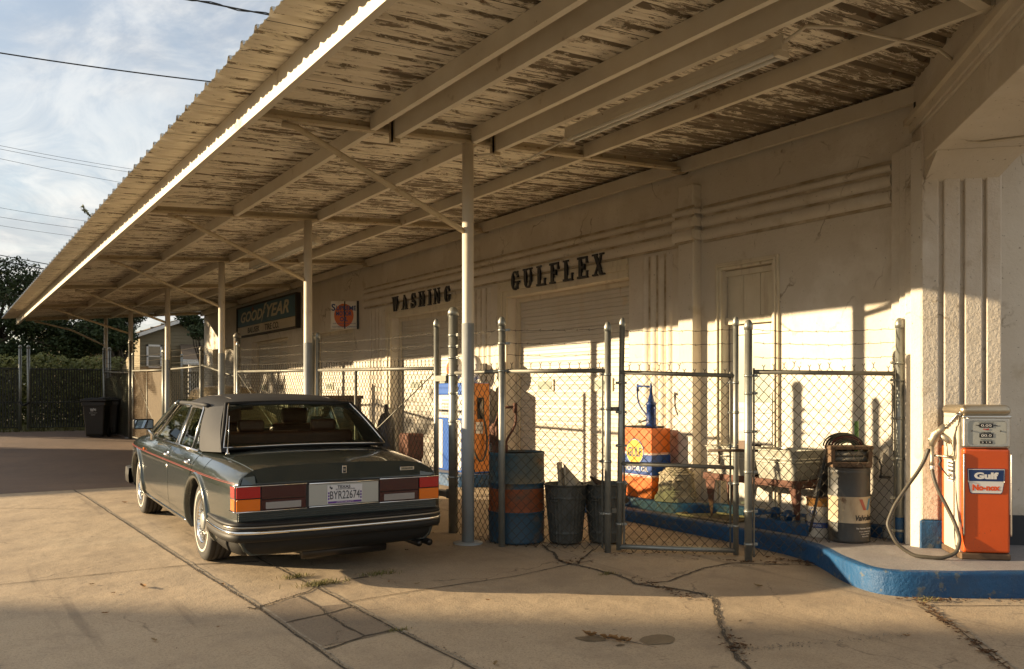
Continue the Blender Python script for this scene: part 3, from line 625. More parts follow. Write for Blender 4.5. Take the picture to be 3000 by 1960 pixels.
for (p, q) in ((C0, C1), (C1, C2)):
    a, b = off(p, q, .05, .03); rail(t, a, b, 1.715, 1.715); chain(t, a, b, .0, 1.765)
    for i, z in enumerate((1.875, 1.99, 2.12)): barbed(t, a, b, z+(.02 if p == C0 else 0), z)
    mb = MB()
    for e in (a, b): mb.bar(P3(e, .02), P3(e, 1.74), .016, .006)
    part('tension_bar', mb, GALVD, t) if False else None
for e in ((off(C1, C2, .05, .05)[1]),):
    mb = MB(); mb.bar(P3(e, .02), P3(e, 1.75), .018, .008); part('tension_bar', mb, GALVD, t)
for z in (.35, .85, 1.35, 1.68): band(t, C2, z, .031, dirn(C2, C1)); 
for z in (.6, 1.2, 1.5, 1.70, 1.88, 2.0, 2.12): band(t, C0, z, .050, dirn(C0, C1))
for z in (1.72, 1.99, 2.12): band(t, C1, z, .033, dirn(C1, C2))
# pedestrian gate
t = thing('fence_gate', (5.9, 5.9, 0), 'narrow chain link gate standing shut in front of the orange oil cabinet', 'gate')
fpost(t, G1, .026, 2.17, .0, lean=(.035, -.01), name='frame_post'); fpost(t, G2, .026, 2.17, -.02, name='frame_post')
for z0, z1 in ((1.70, 1.665), (.83, .80), (.035, .02)): rail(t, G1, G2, z0, z1, .020 if z0 > .1 else .024, m=GALVD if z0 > .1 else GALV)
a, b = off(G1, G2, .05, .05); chain(t, a, b, -.02, 1.745, z1b=1.715)
for e in (a, b):
    mb = MB(); mb.bar(P3(e, .02), P3(e, 1.70), .018, .008); part('tension_bar', mb, GALVD, t)
for z in (1.80, 1.97, 2.10): barbed(t, (G1[0]+.02, G1[1]), G2, z, z)
for z in (.25, .65, 1.0, 1.32, 1.6):
    band(t, G1, z, .026, dirn(G1, G2)); band(t, G2, z, .026, dirn(G2, G1))
for z in (1.35, .38): mb = MB(); mb.box(C2[0]+.02, G1[0], C2[1]-.045, C2[1]-.02, z-.02, z+.02); part('hinge', mb, GALVD, t)
mb = MB(); mb.tube([P3(G2, 1.02), P3((C3[0]+.10, C3[1]-.06), 1.02)], .012, 8); mb.box(6.16, 6.22, 5.37, 5.44, .99, 1.06); mb.tube([P3((6.1, 5.62), .96), P3((6.1, 5.62), .84)], .012, 8); mb.tube([P3((6.02, 5.68), .965), P3((6.38, 5.40), .965)], .013, 8); part('latch', mb, mat('rusty_latch', (.10, .07, .05), .6, .5), t)
# right hand panel
t = thing('chain_link_fence', (6.8, 5, 0), 'chain link panel with three strands of barbed wire in front of the wash tubs', 'fence')
fpost(t, C3, .035, 2.12); fpost(t, C4, .036, 2.14, .10)
mb = MB(); mb.lathe([(.039, .12), (.039, .36)], (C4[0], C4[1], 0), 16); part('painted_foot', mb, BLUEP, t)
a, b = off(C3, C4, .05, .05); rail(t, a, b, 1.695, 1.68); chain(t, a, b, .0, 1.75, z0b=.16, z1b=1.74)
for e, z in ((a, .0), (b, .2)): mb = MB(); mb.bar(P3(e, z), P3(e, 1.73), .018, .008); part('tension_bar', mb, GALVD, t)
for z in (1.83, 1.96, 2.08): barbed(t, a, b, z, z+.01, .02)
for z in (.12, .42, .78, 1.15, 1.50, 1.66): band(t, C3, z, .035, dirn(C3, C4)); band(t, C4, z+.12, .036, dirn(C4, C3))
mb = MB(); mb.tube([P3((C3[0]+.04, C3[1]), 1.04), P3((C3[0]+.16, C3[1]-.1), .93)], .012, 6)
# gate leaves along the building side
GA, GB = (4.58, 8.32), (4.56, 11.78)
def leaf(p, q, h, label, zt=2.25, brace=True, mid=.45, m=None, meshm=None, zr=1.76, r=.028, flip=False):
    t = thing('fence_gate', ((p[0]+q[0])/2, (p[1]+q[1])/2, gz(p[1])), label, 'gate')
    for e in (p, q): fpost(t, e, r, zt+gz(e[1]), gz(e[1])+.04, name='frame_post')
    z0, z1 = zr+gz(p[1]), zr+gz(q[1])
    rail(t, p, q, z0, z1); rail(t, p, q, gz(p[1])+.08, gz(q[1])+.08)
    a, b = off(p, q, .04, .04); chain(t, a, b, gz(p[1])+.06, z0+.05, z0b=gz(q[1])+.06, z1b=z1+.05, m=meshm)
    for dz in (.13, .26, .39): barbed(t, p, q, z0+dz, z1+dz, .02)
    if mid:
        c = (p[0]+(q[0]-p[0])*mid, p[1]+(q[1]-p[1])*mid); mb = MB(); mb.tube([P3(c, gz(c[1])+.08), P3(c, zr+gz(c[1]))], .02, 10); part('mid_post', mb, GALVD, t)
    if brace:
        A, B = (q, p) if flip else (p, q)
        mb = MB(); mb.tube([P3(A, zr+gz(A[1])-.03), P3(B, gz(B[1])+.1)], .007, 6); part('brace_rod', mb, GALVD, t)
    return t
leaf(GA, GB, 1.76, 'chain link gate leaf with diagonal rod beside the thick corner post', mid=.62)
for z in (1.66, .42):
    mb = MB(); mb.box(4.55, 4.63, 8.06, 8.30, z-.03, z+.03); mb.tube([(4.60, 8.1, z-.05), (4.60, 8.1, z+.05)], .02, 8)
    solo('gate_hinge', mb, GALVD, (4.6, 8.2, z), 'upper' ' steel hinge clamp joining the gate to the thick corner post' if z > 1 else 'lower steel hinge clamp on the thick corner post beside the car bumper', 'hinge')
leaf((4.57, 12.0), (4.55, 15.65), 1.76, 'second chain link gate leaf behind the dark car roof, below the tire sign', mid=.0, flip=True)
t = thing('chain_link_fence', (4.6, 17, .15), 'chain link fence section sloping down behind the car, left of the double dark post', 'fence')
B0, B1 = (4.60, 15.86), (4.62, 18.45)
fpost(t, B0, .060, 2.55, m=GALVD); fpost(t, B1, .045, 2.42, m=GALVD)
a, b = off(B0, B1, .06, .05); rail(t, a, b, 1.80, 2.08, m=GALVD); chain(t, a, b, .14, 1.86, z0b=.18, z1b=2.13, m=GALVD)
for dz in (.14, .28, .42): barbed(t, a, b, 1.80+dz, 2.06+dz*.9)
t = thing('chain_link_fence', (4.6, 20, .2), 'chain link fence section with white rail in front of the old beige car', 'fence')
B2 = (4.5, 20.8); fpost(t, B2, .035, 2.5)
a, b = off(B1, B2, .05, .04); rail(t, a, b, 2.06, 2.05); chain(t, a, b, .18, 2.11, z0b=.22, z1b=2.1, m=GALVD)
for dz in (.14, .28, .42): barbed(t, a, b, 2.05+dz, 2.05+dz)
SLATB = mat('brown_privacy_slats', (.17, .125, .07), .7, col2=(.11, .08, .045), nscale=9)
t = leaf((4.42, 21.1), (4.36, 24.4), 1.8, 'brown slatted chain link gate leaf beyond the fourth canopy post', mid=.5, zr=1.82, flip=True, meshm=mat('rusted_wire', (.22, .15, .08), .6, .3))
mb = MB()
yy = 21.15
while yy < 24.35:
    mb.box(4.395, 4.40, yy, yy+.028, gz(yy)+.08, gz(yy)+1.78); yy += .046
part('privacy_slats', mb, SLATB, t)
t = thing('chain_link_fence', (4.4, 27, .3), 'chain link fence hung with a green windscreen behind the black carts', 'fence')
B3, B4 = (4.36, 24.8), (4.36, 29.0)
for e, m_ in ((B3, GALVD), (B4, GALV)): fpost(t, e, .045, 2.85, m=m_)
rail(t, B3, B4, 2.05, 2.15, m=GALVD); chain(t, B3, B4, .3, 2.1, z0b=.36, z1b=2.2, m=WIRE)
for dz in (.14, .28, .42): barbed(t, B3, B4, 2.08+dz, 2.15+dz, .05)
mb = MB(); rows = []
for i in range(40):
    y = 24.85+4.1*i/39; rows.append([Vector((4.39+.025*noise.noise(Vector((y*2, z, 0))), y, z)) for z in (.35, .8, 1.3, 1.7, 1.98+.03*math.sin(y*3))])
mb.grid(rows); part('windscreen', mb, mat('green_windscreen', (.085, .095, .045), .85, col2=(.06, .07, .035), nscale=3), t)
# black slatted gates across the back
SLATK = mat('black_slats', (.022, .024, .018), .6, col2=(.035, .036, .025), nscale=3)
SLATY = mat('slat_wire', (.05, .055, .045), .5, .3)
def slatgate(x0, x1, label, cls='fence_gate', cat='gate', y=30.0):
    t = thing(cls, ((x0+x1)/2, y, gz(y)), label, cat); z0 = gz(y)+.10; z1 = gz(y)+1.92
    mb = MB(); x = x0+.05
    while x < x1-.06:
        mb.box(x, x+.042, y-.004, y+.004, z0, z1-random.uniform(0, .03)); x += .074
    part('slats', mb, SLATK, t)
    for z in (z0, (z0+z1)/2-.15, z1-.04): rail(t, (x0, y+.02), (x1, y+.02), z, z, .022, m=SLATY)
    mb = MB(); x = x0+.05
    while x < x1-.06:
        mb.box(x+.05, x+.056, y-.003, y+.003, z0, z1+.04); x += .148
    part('wire_mesh', mb, SLATY, t)
    for x in (x0, x1): fpost(t, (x, y), .045, gz(y)+2.55, gz(y)+.02, name='frame_post')
    return t
slatgate(2.40, 4.66, 'black slatted gate leaf at the back, left of the trash carts')
slatgate(-1.6, 2.18, 'black slatted gate leaf at the far left edge')
mb = MB(); mb.tube([P3((2.16, 29.93), 1.25), P3((2.25, 29.90), 1.12), P3((2.36, 29.92), 1.18), P3((2.42, 29.93), 1.22)], .03, 8)
solo('chain', mb, BLACK, (2.3, 29.9, 1.2), 'dark chain looped round the two pale posts of the black gate', 'chain')
t = thing('chain_link_fence', (6, 31, .4), 'dark slatted fence behind the old beige car with barbed wire', 'fence')
mb = MB(); x = 4.8
while x < 9.5: mb.box(x, x+.042, 31, 31.008, .45, 2.25); x += .07
part('slats', mb, SLATK, t); rail(t, (4.7, 31.02), (9.6, 31.02), 2.2, 2.2, m=SLATY)
for x in (4.75, 7.1, 9.5): fpost(t, (x, 31.0), .04, 2.8)
for dz in (.1, .24, .38): barbed(t, (4.75, 31), (9.5, 31), 2.3+dz, 2.3+dz, .06)
# ------------------------------------------------------------------ lettering helpers
def textmesh(s, size, ext=.004, sx=1, shear=0, bold=0, space=1):
    cu = bpy.data.curves.new('lettering', 'FONT'); cu.body = s; cu.size = size; cu.extrude = ext; cu.shear = shear; cu.offset = bold; cu.space_character = space; cu.align_x = 'CENTER'; cu.align_y = 'CENTER'; cu.resolution_u = 3
    o = bpy.data.objects.new('lettering', cu); COL.objects.link(o); bpy.context.view_layer.update()
    me = bpy.data.meshes.new_from_object(o.evaluated_get(bpy.context.evaluated_depsgraph_get()))
    bpy.data.objects.remove(o); bpy.data.curves.remove(cu)
    for v in me.vertices: v.co.x *= sx
    return me
def lettering(s, size, c, right, up, m, parent, ext=.002, sx=1, shear=0, bold=0, space=1, world=True, name='lettering', height=None, width=None, wrap=None):
    me = textmesh(s, size, ext, sx, shear, bold, space); me.materials.clear(); me.materials.append(m)
    xs = [v.co.x for v in me.vertices]; ys = [v.co.y for v in me.vertices]
    cx, cy = (min(xs)+max(xs))/2, (min(ys)+max(ys))/2; fx = width/(max(xs)-min(xs)) if width else 1; fy = height/(max(ys)-min(ys)) if height else 1
    right = Vector(right).normalized(); up = Vector(up).normalized(); n = right.cross(up); org = ORG[parent.name] if world else Vector((0, 0, 0))
    for v in me.vertices:
        x, y, z = (v.co.x-cx)*fx, (v.co.y-cy)*fy, v.co.z
        if wrap: # (radius, centre, start angle): wrap round a vertical cylinder
            r, cc, a0 = wrap; w = a0+x/r; v.co = Vector(cc)+Vector(((r+z)*math.cos(w), (r+z)*math.sin(w), y+c[2]))-org
        else: v.co = Vector(c)+right*x+up*y+n*z-org
    o = bpy.data.objects.new(name, me); COL.objects.link(o); o.parent = parent; ORG[o.name] = ORG[parent.name]; return o
def pl(name, col, r=.5, **k): return mat(name, col, r, **k)
NAVY = pl('navy_enamel', (.010, .035, .13), .3); WHITE = pl('white_enamel', (.72, .70, .66), .35); ORANGE = layer(layer(pl('orange_enamel', (.66, .095, .008), .38, col2=(.55, .075, .006), nscale=3, coat=.3, bump=.12, bscale=3, bdist=.01), (.30, .10, .03), 4, .62, .72, .6, (3, 3, .5), 8), (.10, .04, .02), 40, .70, .74, .8, det=2)
INK = pl('black_letter_paint', (.012, .012, .014), .5)
# slab-serif display letters as stroke sets: unit square cell, strokes (x0,y0,x1,y1,w)
def slab(ch, w=.72):
    S = []; T = .20; F = .10
    def v(x, y0=0, y1=1, t=T): S.append(('b', x-t/2, x+t/2, y0, y1))
    def h(y, x0, x1, t=F): S.append(('b', x0, x1, y-t/2, y+t/2))
    def serif(x, y, l=.30): S.append(('b', x-l/2, x+l/2, y-.045 if y > .5 else y, y if y > .5 else y+.045)) if False else S.append(('b', x-l/2, x+l/2, (y-.08 if y > .5 else y), (y if y > .5 else y+.08)))
    def d(x0, y0, x1, y1, t=T): S.append(('d', x0, y0, x1, y1, t))
    if ch == 'L': v(.2); serif(.2, 1, .4); h(.05, 0, .72); S.append(('b', .62, .72, 0, .36))
    if ch == 'F': v(.2); serif(.2, 0, .42); h(.95, 0, .72); S.append(('b', .62, .72, .66, 1)); h(.52, .2, .52); S.append(('b', .46, .52, .38, .66))
    if ch == 'E': v(.2); h(.95, 0, .72); S.append(('b', .62, .72, .68, 1)); h(.05, 0, .74); S.append(('b', .64, .74, 0, .33)); h(.52, .2, .52); S.append(('b', .46, .52, .38, .66))
    if ch == 'X': d(.16, 0.02, .62, .98, .11); d(.18, .98, .60, .02, .21); serif(.16, 0, .34); serif(.66, 0, .34); serif(.16, 1, .36); serif(.64, 1, .3)
    if ch == 'U': S.append(('arc', .40, .36, .30, .36, 180, 360, .16)); v(.18, .36, 1, .2); v(.64, .36, 1, .10); serif(.18, 1, .38); serif(.64, 1, .30)
    if ch == 'G': S.append(('arc', .40, .5, .31, .5, 40, 318, .17)); S.append(('b', .56, .70, .05, .42)); h(.42, .42, .80, .08); S.append(('b', .62, .70, .64, .98))
    if ch == 'S': S.append(('arc', .36, .73, .26, .27, 20, 270, .15)); S.append(('arc', .38, .27, .28, .27, -90, 90+70-20, .15)); S.append(('arc', .38, .27, .28, .27, 180, 270, .15)); S.append(('b', .56, .66, .66, .98)); S.append(('b', .06, .16, .02, .34)); d(.2, .62, .56, .40, .18)
    if ch == 'W': d(.14, 1, .30, 0, .17); d(.30, 0, .44, .9, .08); d(.44, 1, .60, 0, .17); d(.60, 0, .76, 1, .08); serif(.14, 1, .30); serif(.44, 1, .22); serif(.78, 1, .24)
    if ch == 'A': d(.14, 0, .38, 1, .08); d(.38, 1, .64, 0, .18); h(.30, .2, .56, .07); serif(.14, 0, .30); serif(.66, 0, .34)
    if ch == 'H': v(.2, t=.18); v(.64, t=.18); h(.52, .2, .64); [serif(x, y, .36) for x in (.2, .64) for y in (0, 1)]
    if ch == 'I': v(.22); serif(.22, 0, .42); serif(.22, 1, .42)
    if ch == 'N': v(.16, t=.08); v(.66, t=.08); d(.14, 1, .66, 0, .2); serif(.14, 1, .3); serif(.16, 0, .28); serif(.66, 1, .28)
    return S
def slab_letter(ch, y_left, zb, hgt, wid, xw, parent, m, th=.03):
    """letter on wall plane x=xw, reading direction -y, starting at y_left"""
    mb = MB(); k = 0
    def f(dx): return lambda p: Vector((xw-dx, y_left-p[0]*wid/.8, zb+p[1]*hgt))
    for s in slab(ch):
        e = k*.0007; k += 1; f0, f1 = f(0.012), f(.012+th+e)
        if s[0] == 'b': poly = [(s[1], s[3]), (s[2], s[3]), (s[2], s[4]), (s[1], s[4])]
        elif s[0] == 'd':
            _, x0, y0, x1, y1, t = s; poly = [(x0-t/2, y0), (x0+t/2, y0), (x1+t/2, y1), (x1-t/2, y1)]
        else:
            _, cx, cy, rx, ry, a0, a1, t = s; n = 18; o = []; i_ = []
            for q in range(n+1):
                w = R(a0+(a1-a0)*q/n); tt = t*(.45+.75*abs(math.cos(w))); o.append((cx+rx*math.cos(w), cy+ry*math.sin(w))); i_.append((cx+(rx-tt)*math.cos(w), cy+(ry-t*.55)*math.sin(w)))
            for q in range(n): mb.prism([o[q], o[q+1], i_[q+1], i_[q]], f0, f1)
            continue
        mb.prism(poly, f0, f1)
    part('letter', mb, m, parent)
def wallsign(word, y0, z0, y1, z1, hgt, wid, label):
    t = thing('wall_lettering', (WX, y0, z0), label, 'sign'); n = len(word)
    adv = {'I': .58, 'W': 1.12, 'S': .86, 'L': .93, 'F': .93, 'E': .95}; tot = sum(adv.get(c, 1) for c in word[:-1]); u = 0
    for i, ch in enumerate(word):
        slab_letter(ch, y0+(y1-y0)*u/tot, z0, hgt, wid, WX-.035, t, INK); u += adv.get(ch, 1)
    for dz in (.24, .76):
        mb = MB(); mb.box(WX-.032, WX-.022, y1-wid*1.25, y0+.06, z0+hgt*dz-.006, z0+hgt*dz+.006)
        for yy in (y0+.03, y1-wid*1.2): mb.box(WX-.03, WX-.0, yy-.02, yy+.02, z0+hgt*dz-.02, z0+hgt*dz+.02)
        part('mounting_strip', mb, STEELW, t)
wallsign('GULFLEX', 11.13, 3.085, 9.12, 3.085, .295, .245, 'black slab letters reading GULFLEX above the nearer garage door')
wallsign('WASHING', 15.28, 3.09, 13.24, 3.09, .28, .235, 'black slab letters reading WASHING above the farther garage door')
# tyre dealer sign
t = thing('tire_sign', (WX-.02, 23, 3.5), 'large framed blue sign reading GOODYEAR over a white BALUSEK TIRE CO. panel', 'sign')
mb = MB(); x0 = WX-.10; y0, y1, z0, z1 = 20.5, 25.5, 3.11, 3.98
for a in ((y0, y1, z0, z0+.04), (y0, y1, z1-.04, z1), (y0, y0+.05, z0+.04, z1-.04), (y1-.05, y1, z0+.04, z1-.04)): mb.box(x0-.03, WX, *a)
part('frame', mb, pl('dark_sign_frame', (.03, .025, .02), .6), t)
mb = MB(); mb.box(x0, WX-.02, y0+.05, y1-.05, 3.42, z1-.04); part('blue_panel', mb, pl('faded_blue_enamel', (.055, .15, .21), .45, col2=(.035, .10, .145), nscale=3, col3=(.10, .07, .04), n3=(6, .66, .74)), t)
mb = MB(); mb.box(x0, WX-.02, y0+.05, y1-.05, z0+.04, 3.405); part('white_panel', mb, pl('aged_white_enamel', (.60, .54, .42), .5, col2=(.50, .43, .31), nscale=3), t)
CREAM = pl('cream_letter', (.62, .56, .42), .5)
Rr, Uu = (0, -1, 0), (0, 0, 1)
lettering('GOOD', .5, (x0-.003, 24.15, 3.665), Rr, Uu, CREAM, t, shear=.3, bold=.012, width=1.95, height=.30)
lettering('YEAR', .5, (x0-.003, 21.95, 3.70), Rr, Uu, CREAM, t, shear=.3, bold=.012, width=1.75, height=.34)
lettering('BALUSEK', .3, (x0-.003, 23.95, 3.275), Rr, Uu, INK, t, bold=.004, width=1.05, height=.16)
lettering('TIRE CO.', .3, (x0-.003, 22.4, 3.275), Rr, Uu, INK, t, bold=.004, width=1.15, height=.17)
mb = MB(); W = lambda dx: (lambda p: Vector((x0-dx, 23.15-p[0], 3.70+p[1])))
mb.prism([(-.18, -.30), (-.10, -.24), (.0, -.02), (.06, .02), (.16, .20), (.36, .24), (.30, .17), (.20, .14), (.24, .08), (.14, .05), (.16, -.02), (.06, -.06), (-.06, -.22)], W(.001), W(.005))
part('emblem', mb, CREAM, t)
mb = MB(); mb.prism([(-.14+.07*math.cos(a*.7), .06*math.sin(a*.7)) for a in range(9)], lambda p: Vector((x0-.001, 24.02-p[0]-.14, 3.85+p[1])), lambda p: Vector((x0-.006, 24.02-p[0]-.14, 3.85+p[1]))); part('emblem', mb, pl('faded_red', (.30, .06, .04), .5), t)
# flange sign (projects from the wall, faces the street at an angle)
t = thing('flange_sign', (7.1, 17.6, 3.1), 'white enamel sign with an orange disc reading SUPREME MOTOR OIL', 'sign')
A = Vector((7.18, 17.85, 0)); B = Vector((7.47, 16.98, 0)); A = Vector((6.93, 17.35, 0)); B = Vector((7.49, 17.05, 0))
Rs = (B-A).normalized(); Ns = Rs.cross(Vector((0, 0, 1))); Wd = (B-A).length
A, B = Vector((7.0, 17.34, 0)), Vector((7.50, 17.02, 0)); Rs = (B-A).normalized(); Ns = Rs.cross(Vector((0, 0, 1))); Wd = (B-A).length; ZS = 3.16
def sp(u, v, n): return A+Rs*(Wd/2+u)+Ns*n+Vector((0, 0, ZS+v))
mb = MB(); mb.prism([(-Wd/2, -.29), (Wd/2-.03, -.29), (Wd/2-.03, .29), (-Wd/2, .29)], lambda p: sp(*p, -.006), lambda p: sp(*p, .006)); part('plate', mb, pl('chipped_enamel', (.74, .70, .62), .35, col2=(.62, .57, .48), nscale=4, col3=(.08, .05, .03), n3=(9, .64, .70)), t)
mb = MB(); mb.prism([(-.02+.205*math.cos(a*math.pi/20), -.01+.25*math.sin(a*math.pi/20)) for a in range(40)], lambda p: sp(*p, .006), lambda p: sp(*p, .008)); part('disc', mb, pl('faded_orange', (.60, .13, .02), .4), t)
mb = MB(); mb.prism([(Wd/2-.045, -.30), (Wd/2, -.30), (Wd/2, .30), (Wd/2-.045, .30)], lambda p: sp(*p, -.01), lambda p: sp(*p, .012)); mb.prism([(-.015, -.29), (.012, -.29), (.012, .29), (-.015, .29)], lambda p: sp(*p, .0085), lambda p: sp(*p, .0095)); part('flange', mb, INK, t)
lettering('S', .2, sp(-.24, .16, .010), Rs, Uu, NAVY, t, bold=.005, width=.085, height=.15)
lettering('UPREME', .2, sp(.03, .145, .010), Rs, Uu, NAVY, t, bold=.005, width=.42, height=.10)
lettering('MOTOR', .2, sp(-.02, .03, .010), Rs, Uu, NAVY, t, bold=.005, width=.33, height=.095)
lettering('OIL', .2, sp(-.02, -.09, .010), Rs, Uu, NAVY, t, bold=.005, width=.17, height=.095)
lettering('FOR A GREAT ENGINE, MOTOR', .2, sp(-.01, -.185, .010), Rs, Uu, NAVY, t, width=.48, height=.028)
lettering('GULF REFINING COMPANY', .2, sp(-.01, -.25, .010), Rs, Uu, NAVY, t, width=.52, height=.032)
mb = MB(); mb.box(6.95, 7.5, 17.2, 17.22, 3.47, 3.49); 
# ------------------------------------------------------------------ foreground petrol pump
PU = (7.36, 3.86)
DRa = Vector((.78, -.626, 0)).normalized()
pump = thing('gas_pump', (7.05, 3.83, .13), 'orange gas pump with chrome head and looping black hose on the blue kerbed island', 'gas pump')
# local frame: origin front-left-bottom corner, u to the right along front, n back
PR = Vector((.60, -.80, 0)).normalized()
PR = Vector((.735, -.678, 0)).normalized(); PB = Vector((.678, .735, 0)); PO = Vector((7.035, 3.845, .131))
def pp(u, n, z): return PO+PR*u+PB*n+Vector((0, 0, z))
def pbox(u0, u1, n0, n1, z0, z1, bev=0, mb=None, mi=0, seg=3):
    mb = mb or MB(); M = Matrix((( PR.x, PB.x, 0, PO.x), (PR.y, PB.y, 0, PO.y), (0, 0, 1, PO.z), (0, 0, 0, 1)))
    if bev: mb.rbox(((u0+u1)/2, (n0+n1)/2, (z0+z1)/2), (u1-u0, n1-n0, z1-z0), bev, mi, M, seg)
    else: mb.box(u0, u1, n0, n1, z0, z1, mi, M)
    return mb
PW, PD, PH = .375, .46, 1.26
CREAMP = pl('cream_pump_paint', (.56, .51, .42), .45, col2=(.50, .45, .36), nscale=3, bump=.15, bscale=40, col3=(.25, .17, .10), n3=(9, .70, .76))
BRUSH = mat('brushed_steel', (.62, .60, .55), .28, 1.0, col2=(.5, .47, .42), nscale=3, stretch=(1, 1, 12), bump=.05, bscale=60)
DULLC = mat('dull_steel_cap', (.50, .44, .34), .36, .9, col2=(.40, .34, .24), nscale=3, bump=.25, bscale=5, bdist=.03)
part('base', pbox(-.005, PW+.005, -.01, PD+.01, 0, .055, .012), mat('rusty_base', (.17, .11, .06), .6, .3, col2=(.10, .06, .035), nscale=12), pump)
part('side_panel', pbox(.004, PW-.004, .045, PD-.035, .05, PH-.02), CREAMP, pump)
part('front_panel', pbox(.012, PW-.002, -.012, .05, .058, .915, .020), ORANGE, pump)
part('rear_panel', pbox(-.003, PW+.002, PD-.040, PD+.01, .058, .915, .015), ORANGE, pump)
part('head_band', pbox(.008, PW+.002, -.016, .08, .915, PH-.065, .022), BRUSH, pump)
part('cap', pbox(-.008, PW+.010, -.024, PD+.012, PH-.075, PH+.012, .045, seg=5), DULLC, pump)
part('cap_trim', pbox(.004, PW+.006, -.022, PD+.004, PH-.100, PH-.074, .010), BRUSH, pump)
mb = MB(); 
def rr(u0, u1, z0, z1, r, n=5):
    P = []
    for cx, cz, a0 in ((u1-r, z1-r, 0), (u0+r, z1-r, 90), (u0+r, z0+r, 180), (u1-r, z0+r, 270)):
        for i in range(n+1): w = R(a0+90*i/n); P.append((cx+r*math.cos(w), cz+r*math.sin(w)))
    return P
mb.prism(rr(.045, PW-.035, .945, 1.145, .03), lambda p: pp(p[0], -.0165, p[1]), lambda p: pp(p[0], -.0205, p[1])); part('dial_face', mb, pl('dial_face', (.42, .43, .39), .12, spec=.8), pump)
mb = MB()
O_, I_ = rr(.035, PW-.025, .935, 1.155, .036), rr(.046, PW-.036, .946, 1.144, .029)
for i in range(len(O_)): j = (i+1) % len(O_); mb.prism([O_[i], O_[j], I_[j], I_[i]], lambda p: pp(p[0], -.0162, p[1]), lambda p: pp(p[0], -.024, p[1]))
part('dial_bezel', mb, BRUSH, pump)
for z, w, h, tx in ((1.105, .105, .034, '0.00'), (1.023, .105, .034, '00.0'), (.967, .095, .022, '3 1.9')):
    mb = MB(); c = .185; mb.prism([(c-w/2, z-h/2), (c+w/2, z-h/2), (c+w/2, z+h/2), (c-w/2, z+h/2)], lambda p: pp(p[0], -.020, p[1]), lambda p: pp(p[0], -.0225, p[1])); part('counter', mb, BLACK, pump)
    lettering(tx, .03, pp(c, -.0235, z), PR, Uu, WHITE, pump, .0004, width=w*.75, height=h*.6)
RED = pl('red_enamel', (.50, .03, .015), .4)
for tx, u, z, w, h, m in (('THIS', .118, 1.105, .030, .011, INK), ('SALE', .255, 1.105, .032, .011, INK), ('Gulf', .185, 1.074, .045, .014, RED), ('GALLONS', .185, 1.048, .075, .010, INK), ('PRICE PER GALLON', .185, .988, .085, .006, INK), ('TOTAL SALE WITH TAX', .185, 1.130, .12, .004, INK)):
    lettering(tx, .02, pp(u, -.0225, z), PR, Uu, m, pump, .0004, width=w, height=h, bold=.0006)
for u in (.075, .295): mb = MB(); mb.lathe([(.006, -.003), (.006, .003)], pp(u, -.022, 1.06), 8, M=Matrix.Rotation(R(90), 3, 'X')); part('lock', mb, BLACK, pump)
# brand plate
def gp(pts, n0, n1, m, nm):
    mb = MB(); mb.prism(pts, lambda p: pp(p[0], n0, p[1]), lambda p: pp(p[0], n1, p[1])); part(nm, mb, m, pump)
c = .187; zt, zb = .748, .548
def tr(i=0): return [(c-.142+i, zt-i), (c+.142-i, zt-i), (c+.138-i, zt-.10), (c+.122-i, zb+.012), (c+.112-i, zb+i), (c-.112+i, zb+i), (c-.122+i, zb+.012), (c-.138+i, zt-.10)]
gp(tr(-.003), -.0122, -.0150, NAVY, 'badge'); gp(tr(.002), -.0151, -.0162, WHITE, 'badge_border')
gp([(c-.136, zt-.007), (c+.136, zt-.007), (c+.132, zt-.100), (c-.132, zt-.100)], -.0163, -.0172, NAVY, 'badge_panel')
lettering('Gulf', .1, pp(c, -.0182, zt-.055), PR, Uu, WHITE, pump, .0005, bold=.0055, width=.185, height=.056)
lettering('No-nox', .1, pp(c, -.0172, zb+.048), PR, Uu, pl('red_orange_letter', (.72, .09, .01), .4), pump, .0005, bold=.0055, width=.212, height=.050)
for u in (c-.136, c+.136): mb = MB(); mb.lathe([(.007, -.004), (.007, .004)], pp(u, -.018, zt-.104), 8, M=Matrix.Rotation(R(45), 3, 'Z') @ Matrix.Rotation(R(90), 3, 'X')); part('bolt', mb, BRUSH, pump)
for u in (.016, PW+.004):
    mb = MB(); mb.tube([pp(u, -.012, .20), pp(u, -.016, .215), pp(u, -.016, .86), pp(u, -.012, .875)], .0065, 8); part('chrome_strip', mb, BRUSH, pump)
# side fittings, nozzle and hose (left side)
mb = MB(); mb.box(0, 1, 0, 1, 0, 1) if False else None
def sbox(n0, n1, z0, z1, d0, d1, m, nm, bev=0): return part(nm, pbox(-d1, -d0, n0, n1, z0, z1, bev), m, pump)
sbox(.16, .33, .62, .80, -.004, .002, WHITE, 'notice_plate')
for tx, z, h, w in (('GASOLINE', .775, .014, .13), ('SUPER NO-NOX', .745, .014, .13), ('CONTAINS', .710, .022, .14), ('LEAD', .672, .028, .10), ('ANTI-KNOCK', .638, .010, .12)):
    lettering(tx, .02, pp(-.003, .245, z), -PB, Uu, INK, pump, .0004, bold=.001, width=w, height=h)
sbox(.10, .40, .80, .815, .0, .012, CREAMP, 'side_ledge'); sbox(.05, .12, .10, 1.1, -.002, .004, CREAMP, 'side_seam')
HOSE = mat('rubber_hose', (.075, .065, .048), .5, col2=(.05, .043, .03), nscale=20, bump=.2, bscale=80)
